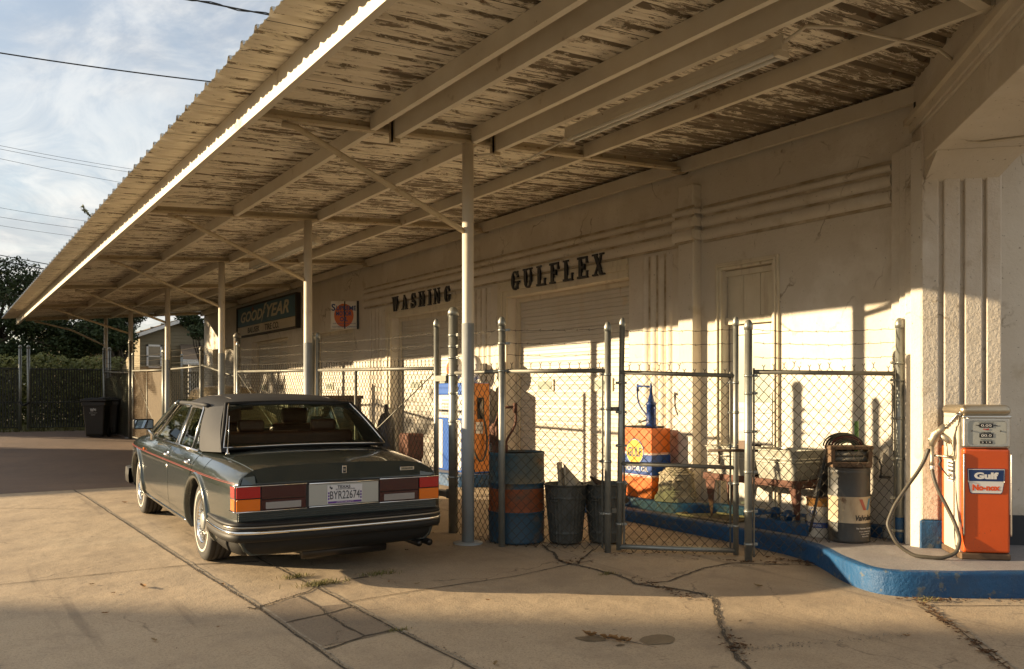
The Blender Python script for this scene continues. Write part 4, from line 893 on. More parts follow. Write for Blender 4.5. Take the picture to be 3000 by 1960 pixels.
# swivel and nozzle
mb = MB(); mb.tube([pp(.01, .02, 1.205), pp(-.02, .03, 1.19), pp(-.05, .06, 1.14), pp(-.09, .09, 1.08)], .016, 10)
for i in range(7): a = pp(.005, .025, 1.20).lerp(pp(-.085, .085, 1.085), i/6); mb.lathe([(.020, -.004), (.020, .004)], a, 10, M=Matrix.Rotation(R(40), 3, 'Y'))
part('swivel', mb, BRUSH, pump)
ALU = mat('cast_nozzle', (.45, .41, .33), .45, .8, col2=(.32, .28, .21), nscale=20, bump=.3, bscale=60)
mb = MB(); mb.tube([pp(-.09, .10, 1.10), pp(-.12, .12, 1.06), pp(-.155, .14, 1.02), pp(-.175, .15, .97), pp(-.18, .15, .92)], [.022, .03, .045, .036, .020], 14)
mb.tube([pp(-.13, .13, 1.03), pp(-.07, .11, .98), pp(-.045, .10, .955)], [.03, .028, .018], 10)
mb.tube([pp(-.21, .155, .985), pp(-.175, .15, .98)], .02, 10); mb.tube([pp(-.18, .15, .93), pp(-.18, .15, .80), pp(-.18, .15, .76)], [.018, .018, .024], 12)
mb.tube([pp(-.045, .10, .96), pp(-.035, .09, .90), pp(-.04, .09, .86), pp(-.07, .10, .835), pp(-.08, .11, .96)], .006, 8)
mb.tube([pp(-.18, .15, .845), pp(-.06, .12, .835), pp(.01, .09, .84)], .009, 8); mb.tube([pp(-.10, .13, .84), pp(.02, .10, .825)], .014, 8)
part('nozzle', mb, ALU, pump)
mb = MB(); mb.tube([pp(-.13, .14, .84), pp(-.115, .13, .80), pp(-.13, .13, .77), pp(-.10, .12, .72), pp(-.07, .11, .68), pp(-.05, .10, .66)], [.012, .014, .01, .006, .005, .003], 8); part('trigger', mb, BLACK, pump)
mb = MB(); mb.lathe([(.021, -.02), (.021, .02)], pp(-.18, .15, .745), 12); part('hose_collar', mb, WHITE, pump)
def bez(pts, n=60):
    from mathutils.geometry import interpolate_bezier
    P = []; m = len(pts)
    T = [(Vector(pts[min(i+1, m-1)])-Vector(pts[max(i-1, 0)]))/5 for i in range(m)]
    for i in range(m-1): P += interpolate_bezier(Vector(pts[i]), Vector(pts[i])+T[i]*1.6, Vector(pts[i+1])-T[i+1]*1.6, Vector(pts[i+1]), max(3, n//(m-1)))[:-1]
    P.append(Vector(pts[-1]))
    for _ in range(10): P = [P[0]]+[(P[i-1]+P[i]*2+P[i+1])/4 for i in range(1, len(P)-1)]+[P[-1]]
    return P
mb = MB(); mb.tube(bez([pp(-.18, .15, .74), pp(-.165, .10, .60), pp(-.09, .06, .42), pp(-.03, -.0, .24), pp(-.03, -.03, .12), pp(-.11, -.06, .035), pp(-.27, -.05, .022), pp(-.42, .02, .05), pp(-.53, .08, .20), pp(-.52, .12, .34), pp(-.40, .14, .55), pp(-.27, .15, .74), pp(-.205, .155, .90)], 130), .0155, 12); part('hose', mb, HOSE, pump)
# ------------------------------------------------------------------ drums, cans and tubs
t = thing('oil_drum', (4.95, 7.30, 0), 'rusty steel drum banded blue and orange behind the fence post', 'drum')
BR = .283; BZ = .905
prof = [(BR-.004, 0), (BR+.006, .01), (BR+.004, .025), (BR, .04)]+[(BR+.012*math.exp(-((z-zc_)/.014)**2), z) for zc_ in (.31, .60) for z in [zc_-.04, zc_-.025, zc_-.012, zc_, zc_+.012, zc_+.025, zc_+.04]]+[(BR, .87), (BR+.006, .885), (BR+.006, BZ), (BR-.006, BZ), (BR-.008, BZ-.02)]
cs = [(prof[:2+8], 0)]
def drum(parent, x, y, zb, prof, bands, mats, M=None):
    mb = MB()
    for (a, b), mi in bands:
        pr = []
        for k in range(len(prof)-1):
            (r0, z0), (r1, z1) = prof[k], prof[k+1]
            if z1 < a or z0 > b:
                continue
            f = lambda z: r0+(r1-r0)*((z-z0)/(z1-z0) if z1 != z0 else 0)
            za, zb_ = max(min(z0, z1), a), min(max(z0, z1), b)
            if z1 < z0: pr += [(r0, z0), (r1, z1)] if a <= z1 and z0 <= b else []; continue
            pr += [(f(za), za), (f(zb_), zb_)]
        q = [pr[0]]
        for c in pr[1:]:
            if abs(c[0]-q[-1][0])+abs(c[1]-q[-1][1]) > 1e-5: q.append(c)
        vs = []; mb2 = MB(); mb2.lathe(q, (x, y, zb), 40, mi); 
        mb2.f = [f for f in mb2.f if len(f) == 4]; mb2.m = [mi]*len(mb2.f); mb2.sm = [True]*len(mb2.f)
        b0 = len(mb.v); mb.v += mb2.v; mb.f += [[b0+i for i in f] for f in mb2.f]; mb.m += mb2.m; mb.sm += mb2.sm
    ax = Vector((x, y, 0))
    for v in (mb.v if x < 6 else []):
        d = Vector((v.x-x, v.y-y, 0))
        if d.length > .05: k = 1+(.035*noise.noise(Vector((v.x*5, v.y*5, v.z*4)))-.03*max(0, noise.noise(Vector((v.x*9, v.y*9, v.z*7+4)))-.25)*3)*min(1, max(0, (v.z-zb)*8)); v.x = x+d.x*k; v.y = y+d.y*k
    return part('shell', mb, mats, parent, recalc=False)
DB = mat('rusty_blue_drum_paint', (.018, .065, .12), .6, col2=(.045, .085, .11), nscale=4, col3=(.16, .10, .05), n3=(3.2, .54, .66), bump=.3, bscale=25)
DO = mat('rusty_orange_drum_paint', (.34, .085, .02), .6, col2=(.20, .055, .018), nscale=5, col3=(.12, .07, .04), n3=(4, .56, .68), bump=.3, bscale=25)
DG = mat('dirty_top_drum_paint', (.17, .14, .08), .65, col2=(.025, .09, .13), nscale=2.4, namt=.3, col3=(.18, .10, .05), n3=(4, .58, .68), bump=.3, bscale=25)
drum(t, 4.95, 7.30, 0, prof, [((0, .315), 0), ((.315, .545), 1), ((.545, .60), 0), ((.60, .93), 2)], [DB, DO, DG])
mb = MB(); mb.lathe([(.0001, .878), (BR-.006, .878)], (4.95, 7.30, 0), 40); part('lid', mb, RUST, t)
for xy, zz_, hh in (((5.30, 6.93), -.015, .60), ((5.66, 6.74), -.015, .60)):
    first = xy[0] < 5.5
    t = thing('trash_can', (*xy, zz_), 'dark galvanised trash can holding boards, right of the rusty drum' if first else 'lighter galvanised trash can behind the thin fence post', 'trash can', 'galvanised trash cans behind the fence')
    mb = MB(); prof_ = [(.155, 0), (.165, .004), (.165, .02), (.158, .03)]
    seg = 60; rows = []
    zs = [(.03, .160), (.10, .168), (.12, .173), (.14, .170), (.30, .186), (.45, .200), (.47, .205), (.49, .203), (hh-.02, .214), (hh, .222), (hh, .214), (hh-.03, .208), (.1, .16), (.02, .15)]
    for z, r in zs: rows.append([Vector((xy[0]+(r+(.004*(k % 2) if z < hh-.03 and z > .02 else 0))*math.cos(2*math.pi*k/seg), xy[1]+(r+(.004*(k % 2) if z < hh-.03 and z > .02 else 0))*math.sin(2*math.pi*k/seg), zz_+z)) for k in range(seg)])
    mb.grid(rows, closed=True, smooth=False); mb.lathe([(.0001, .02), (.15, .02)], (*xy, zz_), 24)
    part('body', mb, mat('dull_zinc', (.12, .125, .115), .5, .5, col2=(.065, .07, .065), nscale=7, bump=.2, bscale=30) if 'dull_zinc' not in MATS else MATS['dull_zinc'], t, recalc=False)
    mb = MB(); mb.tube([(xy[0]+.222*math.cos(w*math.pi/15), xy[1]+.222*math.sin(w*math.pi/15), zz_+hh) for w in range(30)], .007, 8, closed=True); part('rim', mb, MATS['dull_zinc'], t)
    for a in (R(200), R(20)):
        c = Vector((xy[0]+.207*math.cos(a), xy[1]+.207*math.sin(a), zz_+.48)); tt = Vector((-math.sin(a), math.cos(a), 0)); nn = Vector((math.cos(a), math.sin(a), 0))
        mb = MB(); mb.tube([c-tt*.05, c-tt*.05+nn*.025-Vector((0, 0, .03)), c+tt*.05+nn*.025-Vector((0, 0, .03)), c+tt*.05], .006, 6); part('handle', mb, MATS['dull_zinc'], t)
WOOD = mat('weathered_board', (.50, .44, .34), .8, col2=(.38, .32, .22), nscale=5, stretch=(6, 6, 1), bump=.3, bscale=12)
mb = MB(); mb.bar((5.30, 6.98, .30), (5.285, 7.02, .80), .08, .02, up=(.5, -1, 0)); solo('board', mb, WOOD, (5.3, 6.95, .3), 'upright pale board sticking out of the dark trash can', 'board')
mb = MB(); mb.bar((5.36, 6.98, .30), (5.33, 7.0, .74), .05, .02, up=(1, -.3, 0)); solo('board', mb, WOOD, (5.38, 6.93, .3), 'narrow shorter board beside the upright one in the trash can', 'board')
mb = MB(); mb.add([(5.36, 7.04, .78), (5.50, 6.90, .56), (5.44, 6.86, .50), (5.33, 6.98, .56), (5.366, 7.055, .78), (5.506, 6.915, .56), (5.446, 6.875, .50), (5.336, 6.995, .56)], [(0, 1, 2, 3), (7, 6, 5, 4), (0, 4, 5, 1), (1, 5, 6, 2), (2, 6, 7, 3), (3, 7, 4, 0)]); solo('board', mb, WOOD, (5.4, 6.95, .5), 'pointed triangular board offcut leaning in the dark trash can', 'board')
mb = MB(); mb.add([(5.56, 6.86, .66), (5.80, 6.66, .52), (5.86, 6.60, .42), (5.78, 6.58, .40), (5.60, 6.66, .50), (5.56, 6.87, .64), (5.80, 6.67, .50), (5.86, 6.61, .40), (5.78, 6.59, .38), (5.60, 6.67, .48)], [(0, 1, 2, 3, 4), (9, 8, 7, 6, 5), (0, 5, 6, 1), (1, 6, 7, 2), (2, 7, 8, 3), (3, 8, 9, 4), (4, 9, 5, 0)])
solo('shingle_scrap', mb, mat('dark_shingle', (.07, .035, .02), .9, col2=(.03, .025, .02), nscale=9), (5.7, 6.6, .5), 'dark brown scrap hanging over the rim of the lighter trash can', 'scrap')
# ---- oil cabinet with hand pump
CX, CY, CZ = 7.02, 7.52, .252
t = thing('oil_cabinet', (CX+.15, CY+.28, CZ), 'orange and blue motor oil cabinet with a hand pump on top', 'oil cabinet')
ORB = layer(pl('cabinet_orange', (.66, .15, .012), .35, col2=(.58, .12, .01), nscale=3), (.25, .10, .03), 6, .62, .70, .6, det=8); CBL = pl('cabinet_blue', (.010, .06, .26), .35)
W_, D_, Hc = .56, .30, .83
mb = MB(); mb.box(CX, CX+D_, CY, CY+W_, CZ, CZ+.26, bev=.004); mb.box(CX, CX+D_, CY, CY+W_, CZ+.261, CZ+Hc, bev=.004); part('body', mb, ORB, t)
mb = MB(); mb.box(CX-.002, CX+D_+.002, CY-.002, CY+W_+.002, CZ+.275, CZ+.515); part('blue_band', mb, CBL, t)
mb = MB()
for z in (.262, .518): mb.box(CX-.0025, CX+D_+.0025, CY-.0025, CY+W_+.0025, CZ+z, CZ+z+.010)
for z in (.248, .536): mb.box(CX-.002, CX+D_+.002, CY-.002, CY+W_+.002, CZ+z, CZ+z+.004)
part('pinstripe', mb, WHITE, t)
mb = MB(); mb.box(CX+.02, CX+D_-.01, CY+.10, CY+W_-.05, CZ+Hc, CZ+Hc+.022); part('lid', mb, BLACK, t)
yc = CY+.29; zc_ = CZ+.545
def disc(r, x, m, nm, parent=t): mb = MB(); mb.prism([(r*math.cos(a*math.pi/24), r*math.sin(a*math.pi/24)) for a in range(48)], lambda p: Vector((x, yc-p[0], zc_+p[1])), lambda p: Vector((x-.0012, yc-p[0], zc_+p[1])), 0); part(nm, mb, m, parent)
disc(.158, CX-.0026, CBL, 'roundel'); disc(.150, CX-.0039, WHITE, 'roundel'); disc(.144, CX-.0052, pl('roundel_yellow', (.80, .42, .03), .4), 'roundel')
lettering('GULF', .2, (CX-.0068, yc, zc_-.002), Rr, Uu, pl('roundel_letter_blue', (.004, .05, .11), .4), t, .0006, bold=.004, width=.245, height=.115)
lettering('MOTOR OIL', .2, (CX-.0030, CY+.27, CZ+.345), Rr, Uu, WHITE, t, .0006, bold=.003, width=.42, height=.058)
t = thing('hand_pump', (CX+.14, CY+.20, CZ+Hc), 'small blue cast hand pump with curved spout standing on the oil cabinet', 'hand pump')
HB = mat('blue_pump_paint', (.015, .055, .24), .4, col2=(.012, .035, .13), nscale=12, bump=.2, bscale=40)
hx, hy, hz = CX+.14, CY+.16, CZ+Hc
mb = MB(); mb.lathe([(.085, 0), (.085, .02), (.065, .035), (.055, .06), (.055, .27), (.062, .275), (.062, .30), (.04, .32), (.022, .40)], (hx, hy, hz), 20); part('cylinder', mb, HB, t)
mb = MB(); mb.tube([(hx, hy, hz+.36), (hx, hy, hz+.50), (hx, hy, hz+.545)], [.020, .018, .006], 10); mb.tube([(hx, hy, hz+.495), (hx-.01, hy+.10, hz+.50), (hx-.02, hy+.22, hz+.505)], [.014, .012, .016], 8); mb.tube([(hx-.02, hy+.215, hz+.53), (hx-.02, hy+.215, hz+.44)], [.014, .018], 10); part('arm', mb, HB, t)
mb = MB(); mb.tube(bez([(hx-.02, hy+.215, hz+.45), (hx-.02, hy+.215, hz+.36), (hx-.02, hy+.18, hz+.27), (hx-.015, hy+.10, hz+.19), (hx-.01, hy+.05, hz+.14)], 24), .011, 8); part('spout', mb, HB, t)
mb = MB(); mb.tube([(hx-.03, hy+.03, hz+.10), (hx-.06, hy+.10, hz+.075), (hx-.06, hy+.13, hz+.075)], [.012, .012, .02], 8); mb.lathe([(.0, -.02), (.02, 0), (.0, .02)], (hx-.06, hy+.14, hz+.078), 8); part('crank', mb, GALVD, t)
for dy in (-.075,): mb = MB(); mb.tube([(hx, hy+dy, hz+.0), (hx, hy+dy, hz+.27)], .007, 8); mb.box(hx-.01, hx+.01, hy-.08, hy, hz+.235, hz+.25); part('rod', mb, HB, t)
# ---- stone head on the upper step
t = thing('stone_head', (7.17, 7.26, .252), 'weathered carved stone head with long wavy hair beside the oil cabinet', 'sculpture')
mb = MB(); nu, nv = 150, 110; rows = []
hc = Vector((7.17, 7.26, .252)); fd = Vector((-.80, -.60, 0)).normalized(); sd_ = Vector((fd.y, -fd.x, 0)) * -1
def bump_(x, c, w): return math.exp(-((x-c)/w)**2)
for j in range(nv+1):
    v = j/nv; z = v*.42; row = []
    # half width and depth of the silhouette by height
    hw = .205 if v < .1 else .205-.03*((v-.1)/.2) if v < .3 else .175-.012*math.sin((v-.3)*4) if v < .62 else .165*math.sqrt(max(0, 1-((v-.62)/.385)**2))
    for i in range(nu):
        a = 2*math.pi*i/nu; s_ = math.sin(a); c_ = math.cos(a); af = (a+math.pi) % (2*math.pi)-math.pi   # 0 = front
        r = hw; x = af/.5
        rx = hw*s_; ry = hw*.85*c_
        face = 1.5*math.exp(-(af/.85)**6)*(1 if .08 < v < .82 else 0)
        d = 0
        zf = (v-.15)/.6
        d += face*(.040*bump_(af, 0, .12)*max(0, min(1, (.60-v)/.22))*(1 if v > .36 else bump_(v, .36, .025))+.018*bump_(af, 0, .10)*bump_(v, .58, .08))
        d -= face*.034*(bump_(af, .27, .13)+bump_(af, -.27, .13))*bump_(v, .53, .035)
        d += face*.018*(bump_(af, .27, .10)+bump_(af, -.27, .10))*bump_(v, .525, .016)
        d += face*.020*bump_(v, .60, .03)*bump_(abs(af), .26, .22)
        d += face*.018*bump_(af, 0, .22)*(bump_(v, .275, .018)+bump_(v, .235, .02)) - face*.016*bump_(af, 0, .24)*bump_(v, .255, .008)
        d += face*.02*bump_(af, 0, .25)*bump_(v, .16, .05) - face*.012*bump_(v, .33, .03)*bump_(abs(af), .3, .12)
        d += face*.012*bump_(abs(af), .38, .16)*bump_(v, .40, .08)
        hairm = 1-math.exp(-(af/.90)**8) if v < .80 else 1
        wave = math.sin(abs(af)*24+1.6*math.sin(v*16+abs(af)*3))
        d += hairm*(.026+.014*wave) if v < .80 else .010*math.sin(v*120+3*math.sin(af*6))+.012
        if v > .72 and v < .80: d += .018*bump_(v, .755, .025)
        if v < .16: d += .02*bump_(abs(af), 1.0, .4)+.012*math.exp(-(af/.9)**4)
        p = Vector((rx*3, ry*3, z*2.5)); d += .007*noise.noise(p*6)+.004*noise.noise(p*17)
        k = 1+d/max(hw, .03) if hw > .03 else 1
        row.append(hc+fd*(ry*k)+sd_*(rx*k)+Vector((0, 0, z)))
    rows.append(row)
mb.grid(rows, closed=True)
part('head', mb, mat('weathered_stone', (.46, .40, .28), .9, col2=(.33, .28, .18), nscale=9, bump=.7, bscale=60, col3=(.12, .13, .06), n3=(6, .58, .70)), t, recalc=True)
# ---- wash tub bench
RUSTB = mat('rusty_bench_iron', (.17, .075, .045), .75, .2, col2=(.10, .045, .03), nscale=12, bump=.3, bscale=40)
t = thing('tub_stand', (7.25, 6.05, .13), 'rusty iron wash tub stand with splayed tapering legs', 'stand')
mb = MB(); 
for a in ((7.04, 7.07, 5.44, 6.72), (7.42, 7.45, 5.44, 6.72), (7.07, 7.42, 5.44, 5.47), (7.07, 7.42, 6.69, 6.72), (7.07, 7.42, 6.06, 6.09)): mb.box(*a, .56, .63)
for a in ((7.03, 7.072, 5.44, 6.72), (7.07, 7.42, 5.43, 5.47)): mb.box(a[0]-.004, a[1], a[2]-.004, a[3], .575, .582)
part('frame', mb, RUSTB, t, bevel=.004)
for x, y, dx, dy in ((7.06, 5.52, .03, -.02), (7.42, 5.5, 0, -.03), (7.06, 6.64, .06, .03), (7.42, 6.66, 0, .03), (7.05, 6.08, 0, 0)):
    if (x, y) == (7.05, 6.08): continue
    mb = MB(); top = Vector((x, y, .58)); bot = Vector((x+dx, y+dy, .135))
    for k in (-1, 1):
        vs = [top+Vector((0, .075*k, 0)), top+Vector((0, 0, 0)), bot, bot+Vector((0, .006*k, 0))]; mb.add(vs+[p+Vector((.006, 0, 0)) for p in vs], [(0, 1, 2, 3), (7, 6, 5, 4), (0, 4, 5, 1), (3, 2, 6, 7), (0, 3, 7, 4)])
        sgn = 1 if x < 7.2 else -1; vs = [top, top+Vector((.06*sgn, 0, 0)), bot+Vector((.006*sgn, 0, 0)), bot]; mb.add(vs+[p+Vector((0, .006*k, 0)) for p in vs], [(0, 1, 2, 3), (7, 6, 5, 4), (1, 5, 6, 2)])
    part('leg', mb, RUSTB, t)
TUB = mat('tub_zinc', (.46, .45, .38), .55, .35, col2=(.36, .35, .29), nscale=4, bump=.15, bscale=15, col3=(.28, .22, .13), n3=(5, .60, .70))
def tub(y0, y1, label, x0=7.02, x1=7.46, zb=.63, zt=.93):
    t = thing('wash_tub', ((x0+x1)/2, (y0+y1)/2, zb), label, 'wash tub', 'galvanised wash tubs on the stand')
    cx, cy = (x0+x1)/2, (y0+y1)/2; rows = []
    for z, k, e in ((zb, .0, 0), (zb+.001, .80, 0), (zb+.12, .885, 0), (zb+.165, .91, .0), (zb+.172, .945, .0), (zb+.182, .945, 0), (zb+.19, .92, 0), (zb+.21, .95, 0), (zb+.22, .93, 0), (zt-.012, .985, 0), (zt-.006, 1.02, 0), (zt, 1.02, 0), (zt+.002, .99, 0), (zt-.05, .93, 0), (zb+.01, .78, 0), (zb+.01, .0, 0)):
        r = .05*max(k, .2); X, Y_ = (x1-x0)/2*k, (y1-y0)/2*k; row = []
        if k == 0: row = [Vector((cx, cy, z))]*24
        else:
            for sx, sy, a0 in ((1, 1, 0), (-1, 1, 90), (-1, -1, 180), (1, -1, 270)):
                for q in range(6): w = R(a0+90*q/5); row.append(Vector((cx+sx*(X-r)+r*math.cos(w), cy+sy*(Y_-r)+r*math.sin(w), z)))
        rows.append(row)
    mb = MB(); mb.grid(rows, closed=True, smooth=False); part('basin', mb, TUB, t, recalc=False)
    mb = MB(); c = Vector((x0+.02, cy, zt-.09)); mb.tube([c-Vector((0, .05, 0)), c+Vector((-.03, -.05, -.01)), c+Vector((-.03, .05, -.01)), c+Vector((0, .05, 0))], .005, 6); part('handle', mb, TUB, t)
tub(5.47, 6.04, 'nearer square galvanised wash tub at the right end of the stand'); tub(6.12, 6.70, 'farther galvanised wash tub at the left end of the stand')
# ---- door mat with rope edge
t = thing('door_mat', (7.1, 6.6, .132), 'rope-edged door mat lying on the island before the office door', 'door mat')
mb = MB(); mb.box(6.93, 7.34, 6.26, 7.0, .132, .145); part('mat', mb, mat('coir', (.10, .08, .045), .95, col2=(.16, .12, .07), nscale=40, bump=.8, bscale=120), t)
mb = MB(); q = [(6.92, 6.25), (7.35, 6.25), (7.35, 7.01), (6.92, 7.01)]; pts = []
for i in range(4):
    a, b = q[i], q[(i+1) % 4]
    for k in range(12): pts.append((a[0]+(b[0]-a[0])*k/12, a[1]+(b[1]-a[1])*k/12, .15))
mb.tube(pts, [.012+.003*(i % 2) for i in range(len(pts))], 8, closed=True); part('rope_edge', mb, mat('rope', (.40, .31, .18), .9, col2=(.26, .19, .10), nscale=60), t)
# ---- blue block with filler caps
t = thing('filler_block', (7.1, 5.6, .13), 'low blue painted concrete block with two blue filler caps under the tub stand', 'block')
mb = MB(); mb.box(6.93, 7.34, 5.28, 5.98, .12, .245, bev=.015); part('block', mb, BLUEP, t)
for x, y, s in ((7.12, 5.80, 1), (7.04, 5.58, .85)):
    mb = MB(); mb.lathe([(.05*s, .245), (.045*s, .275), (.085*s, .285), (.085*s, .295), (.05*s, .30), (.045*s, .33), (.03*s, .34), (.0, .345)], (x, y, 0), 16); part('filler_cap', mb, BLUEP, t)
# ---- valvoline drum with wringer
VX, VY = 7.07, 4.92; VR = .186
t = thing('lubricant_drum', (VX, VY, .131), 'dark blue and cream lubricant drum marked Valvoline carrying a wooden wringer', 'drum')
DKB = mat('dark_blue_grey_drum', (.028, .032, .034), .5, col2=(.055, .052, .045), nscale=5, bump=.25, bscale=30, col3=(.14, .12, .09), n3=(7, .62, .72)); CRM = mat('cream_drum_label', (.48, .41, .29), .5, col2=(.36, .29, .19), nscale=5, col3=(.16, .10, .06), n3=(8, .60, .70))
layer(DKB, (.17, .13, .08), 2.5, .52, .70, .7, (2, 2, .6), 9); layer(CRM, (.20, .14, .08), 3.5, .52, .70, .6, (2, 2, .7), 9)
vp = [(VR-.006, 0), (VR, .008), (VR+.004, .02), (VR, .035), (VR, .19), (VR, .41), (VR+.005, .42), (VR+.005, .435), (VR, .445), (VR, .63), (VR+.004, .64), (VR+.004, .655), (VR, .66), (VR, .665), (VR+.005, .675), (VR+.005, .685)]
DENT = 0; drum(t, VX, VY, .131, vp, [((0, .185), 0), ((.185, .425), 1), ((.425, .70), 0)], [DKB, CRM])
mb = MB(); mb.lathe([(.0001, .682), (VR+.003, .682)], (VX, VY, .131), 32); part('lid', mb, RUST, t)
A0 = math.atan2(-.83, -.56)+.05     # side facing the camera
def wrapv(s, z, h, w, m, da=0, **k): lettering(s, .1, (0, 0, z), (1, 0, 0), (0, 0, 1), m, t, .0008, height=h, width=w, wrap=(VR+.0016, (VX, VY, 0), A0+da), **k)
def wpoly(pts, m, nm, dn=.001):
    mb = MB(); n = 8
    mb.prism(pts, lambda p: Vector((VX+(VR+dn)*math.cos(A0+p[0]/VR), VY+(VR+dn)*math.sin(A0+p[0]/VR), p[1])), lambda p: Vector((VX+(VR+dn+.001)*math.cos(A0+p[0]/VR), VY+(VR+dn+.001)*math.sin(A0+p[0]/VR), p[1]))); part(nm, mb, m, t)
for i in range(4):
    a = i/4; b_ = (i+1)/4; wpoly([(.012+.045*a, .535-.10*a), (.045+.045*a, .535-.10*a), (.045+.045*b_, .535-.10*b_), (.012+.045*b_, .535-.10*b_)], MATS['faded_red'], 'emblem')
    wpoly([(.127-.037*a, .535-.10*a), (.158-.037*a, .535-.10*a), (.158-.037*b_, .535-.10*b_), (.127-.037*b_, .535-.10*b_)], pl('faded_light_blue', (.06, .20, .34), .5) if i == 0 and 'faded_light_blue' not in MATS else MATS['faded_light_blue'], 'emblem')
wrapv('Valvoline', .365, .052, .20, INK, .42, shear=.25, bold=.003)
wrapv('The Valvoline Company', .268, .018, .18, WHITE, .40); wrapv('Division of Ashland Oil, Inc.', .240, .011, .14, WHITE, .45); wrapv('Lexington, KY. 40507', .218, .011, .11, WHITE, .45); wrapv('Made in U.S.A.', .197, .011, .085, WHITE, .45)
WR = mat('old_wringer_wood', (.16, .10, .055), .75, col2=(.10, .06, .035), nscale=7, stretch=(1, 1, 5), bump=.4, bscale=20)
t = thing('clothes_wringer', (VX, VY, .82), 'brown wooden clothes wringer with an iron crank sitting on the drum', 'wringer')
wr = Vector((.80, -.60, 0)).normalized(); wb = Vector((.60, .80, 0)); wo = Vector((VX, VY, .815))
def wbox(a0, a1, b0, b1, z0, z1, bev=.006):
    M = Matrix(((wr.x, wb.x, 0, wo.x), (wr.y, wb.y, 0, wo.y), (0, 0, 1, wo.z), (0, 0, 0, 1))); mb = MB(); mb.rbox(((a0+a1)/2, (b0+b1)/2, (z0+z1)/2), (a1-a0, b1-b0, z1-z0), bev, 0, M); return mb
def wp(a, b, z): return wo+wr*a+wb*b+Vector((0, 0, z))
part('base_board', wbox(-.18, .18, -.10, .10, 0, .05), WR, t); part('side_post', wbox(-.19, -.15, -.08, .08, .03, .19), WR, t); part('side_post', wbox(.15, .19, -.08, .08, .03, .19), WR, t)
part('top_board', wbox(-.20, .20, -.09, .09, .165, .20, .010), WR, t)
for z in (.075, .125): mb = MB(); mb.tube([wp(-.15, -.02, z), wp(.15, -.02, z)], .024, 12); part('roller', mb, mat('grey_roller', (.20, .19, .16), .7) if 'grey_roller' not in MATS else MATS['grey_roller'], t)
mb = MB(); mb.tube([wp(.19, -.02, .10), wp(.23, -.02, .10), wp(.26, -.03, .07), wp(.28, -.04, .02), wp(.275, -.05, -.06), wp(.265, -.06, -.085)], .009, 8); mb.tube([wp(.255, -.06, -.085), wp(.35, -.07, -.09)], [.014, .013], 10); part('crank', mb, BLACK, t)
t = thing('hose_coil', (VX, VY+.1, .95), 'coil of dark hose draped over the wringer behind the drum', 'hose')
for k, (m_, col_) in enumerate((('dark_green_hose', (.03, .045, .025)), ('black_hose', (.02, .02, .018)), ('brown_hose', (.08, .05, .03)), ('red_hose', (.10, .02, .015)), ('olive_hose', (.05, .05, .03)))):
    mm = mat(m_, col_, .5)
    for q in range(3):
        mb = MB(); rr_ = .055+.019*k+.006*q; b = .0+.05*q+.012*k
        mb.tube([wp(-.01+rr_*1.25*math.cos(a*math.pi/16), b, .185+rr_*.85*math.sin(a*math.pi/16)) for a in range(17)], .0085, 8); part('loop', mb, mm, t)
mb = MB(); mb.tube(bez([wp(-.145, .09, .17), wp(-.20, .08, .08), wp(-.24, .06, -.15), wp(-.30, .05, -.42), wp(-.34, .06, -.62)], 20), .012, 8); part('loose_end', mb, MATS['black_hose'], t)
mb = MB(); mb.box(7.22, 7.235, 4.93, 4.965, .9, 1.235); solo('stake', mb, pl('green_stake_paint', (.20, .42, .10), .5), (7.23, 4.95, .9), 'light green metal stake standing up behind the hose coil', 'stake')
t = thing('folded_tarp', (7.2, 5.12, .14), 'black folded tarp hanging behind the drum beside the tub stand', 'tarp')
mb = MB(); rows = []
for i in range(15):
    u = i/14; rows.append([Vector((7.10+.12*u+.018*math.sin(i*1.9+z*5), 5.28-.20*u-(.05 if z > .5 else 0)*(1-u), z)) if False else Vector((7.10+.22*u+.02*math.sin(i*1.7+z*4), 4.98+(.14+.36*(1-(z-.14)/.85))*(1-u), z)) for z in (.14, .3, .45, .6, .75, .88, .98)])
mb.grid(rows); o = part('cloth', mb, mat('black_tarp', (.014, .014, .014), .55, bump=.5, bscale=12), t); s_ = o.modifiers.new('solid', 'SOLIDIFY'); s_.thickness = .02
# ---- paint can
PX_, PY_ = 7.08, 5.24
t = thing('paint_can', (PX_, PY_, .131), 'rust-streaked yellow and white paint can with a blue stripe left of the drum', 'paint can')
rp = [(.125, 0), (.128, .01), (.125, .015), (.125, .355), (.129, .36), (.129, .37), (.122, .37)]
YEL = mat('rusty_yellow_can', (.55, .27, .05), .55, col2=(.30, .13, .04), nscale=9, col3=(.12, .05, .025), n3=(7, .55, .64)); WHT = mat('rusty_white_can', (.58, .55, .48), .5, col2=(.42, .34, .22), nscale=6, stretch=(1, 1, .3), col3=(.22, .09, .03), n3=(8, .60, .70))
drum(t, PX_, PY_, .131, rp, [((0, .09), 0), ((.09, .14), 1), ((.14, .29), 0), ((.29, .40), 2)], [WHT, CBL, YEL])
mb = MB(); mb.lathe([(.0001, .352), (.11, .352), (.112, .372), (.124, .370)], (PX_, PY_, .131), 24); part('lid', mb, mat('rusty_lid', (.30, .15, .06), .7, col2=(.14, .07, .03), nscale=12), t)
lettering('lubricants', .1, (0, 0, .131+.118), (1, 0, 0), (0, 0, 1), WHITE, t, .0006, height=.03, width=.15, wrap=(.1262, (PX_, PY_, 0), A0-.9))
lettering('UP', .1, (0, 0, .131+.235), (1, 0, 0), (0, 0, 1), CBL, t, .0006, height=.035, width=.045, bold=.002, wrap=(.1262, (PX_, PY_, 0), A0-1.0))
mb = MB(); nn_ = 20
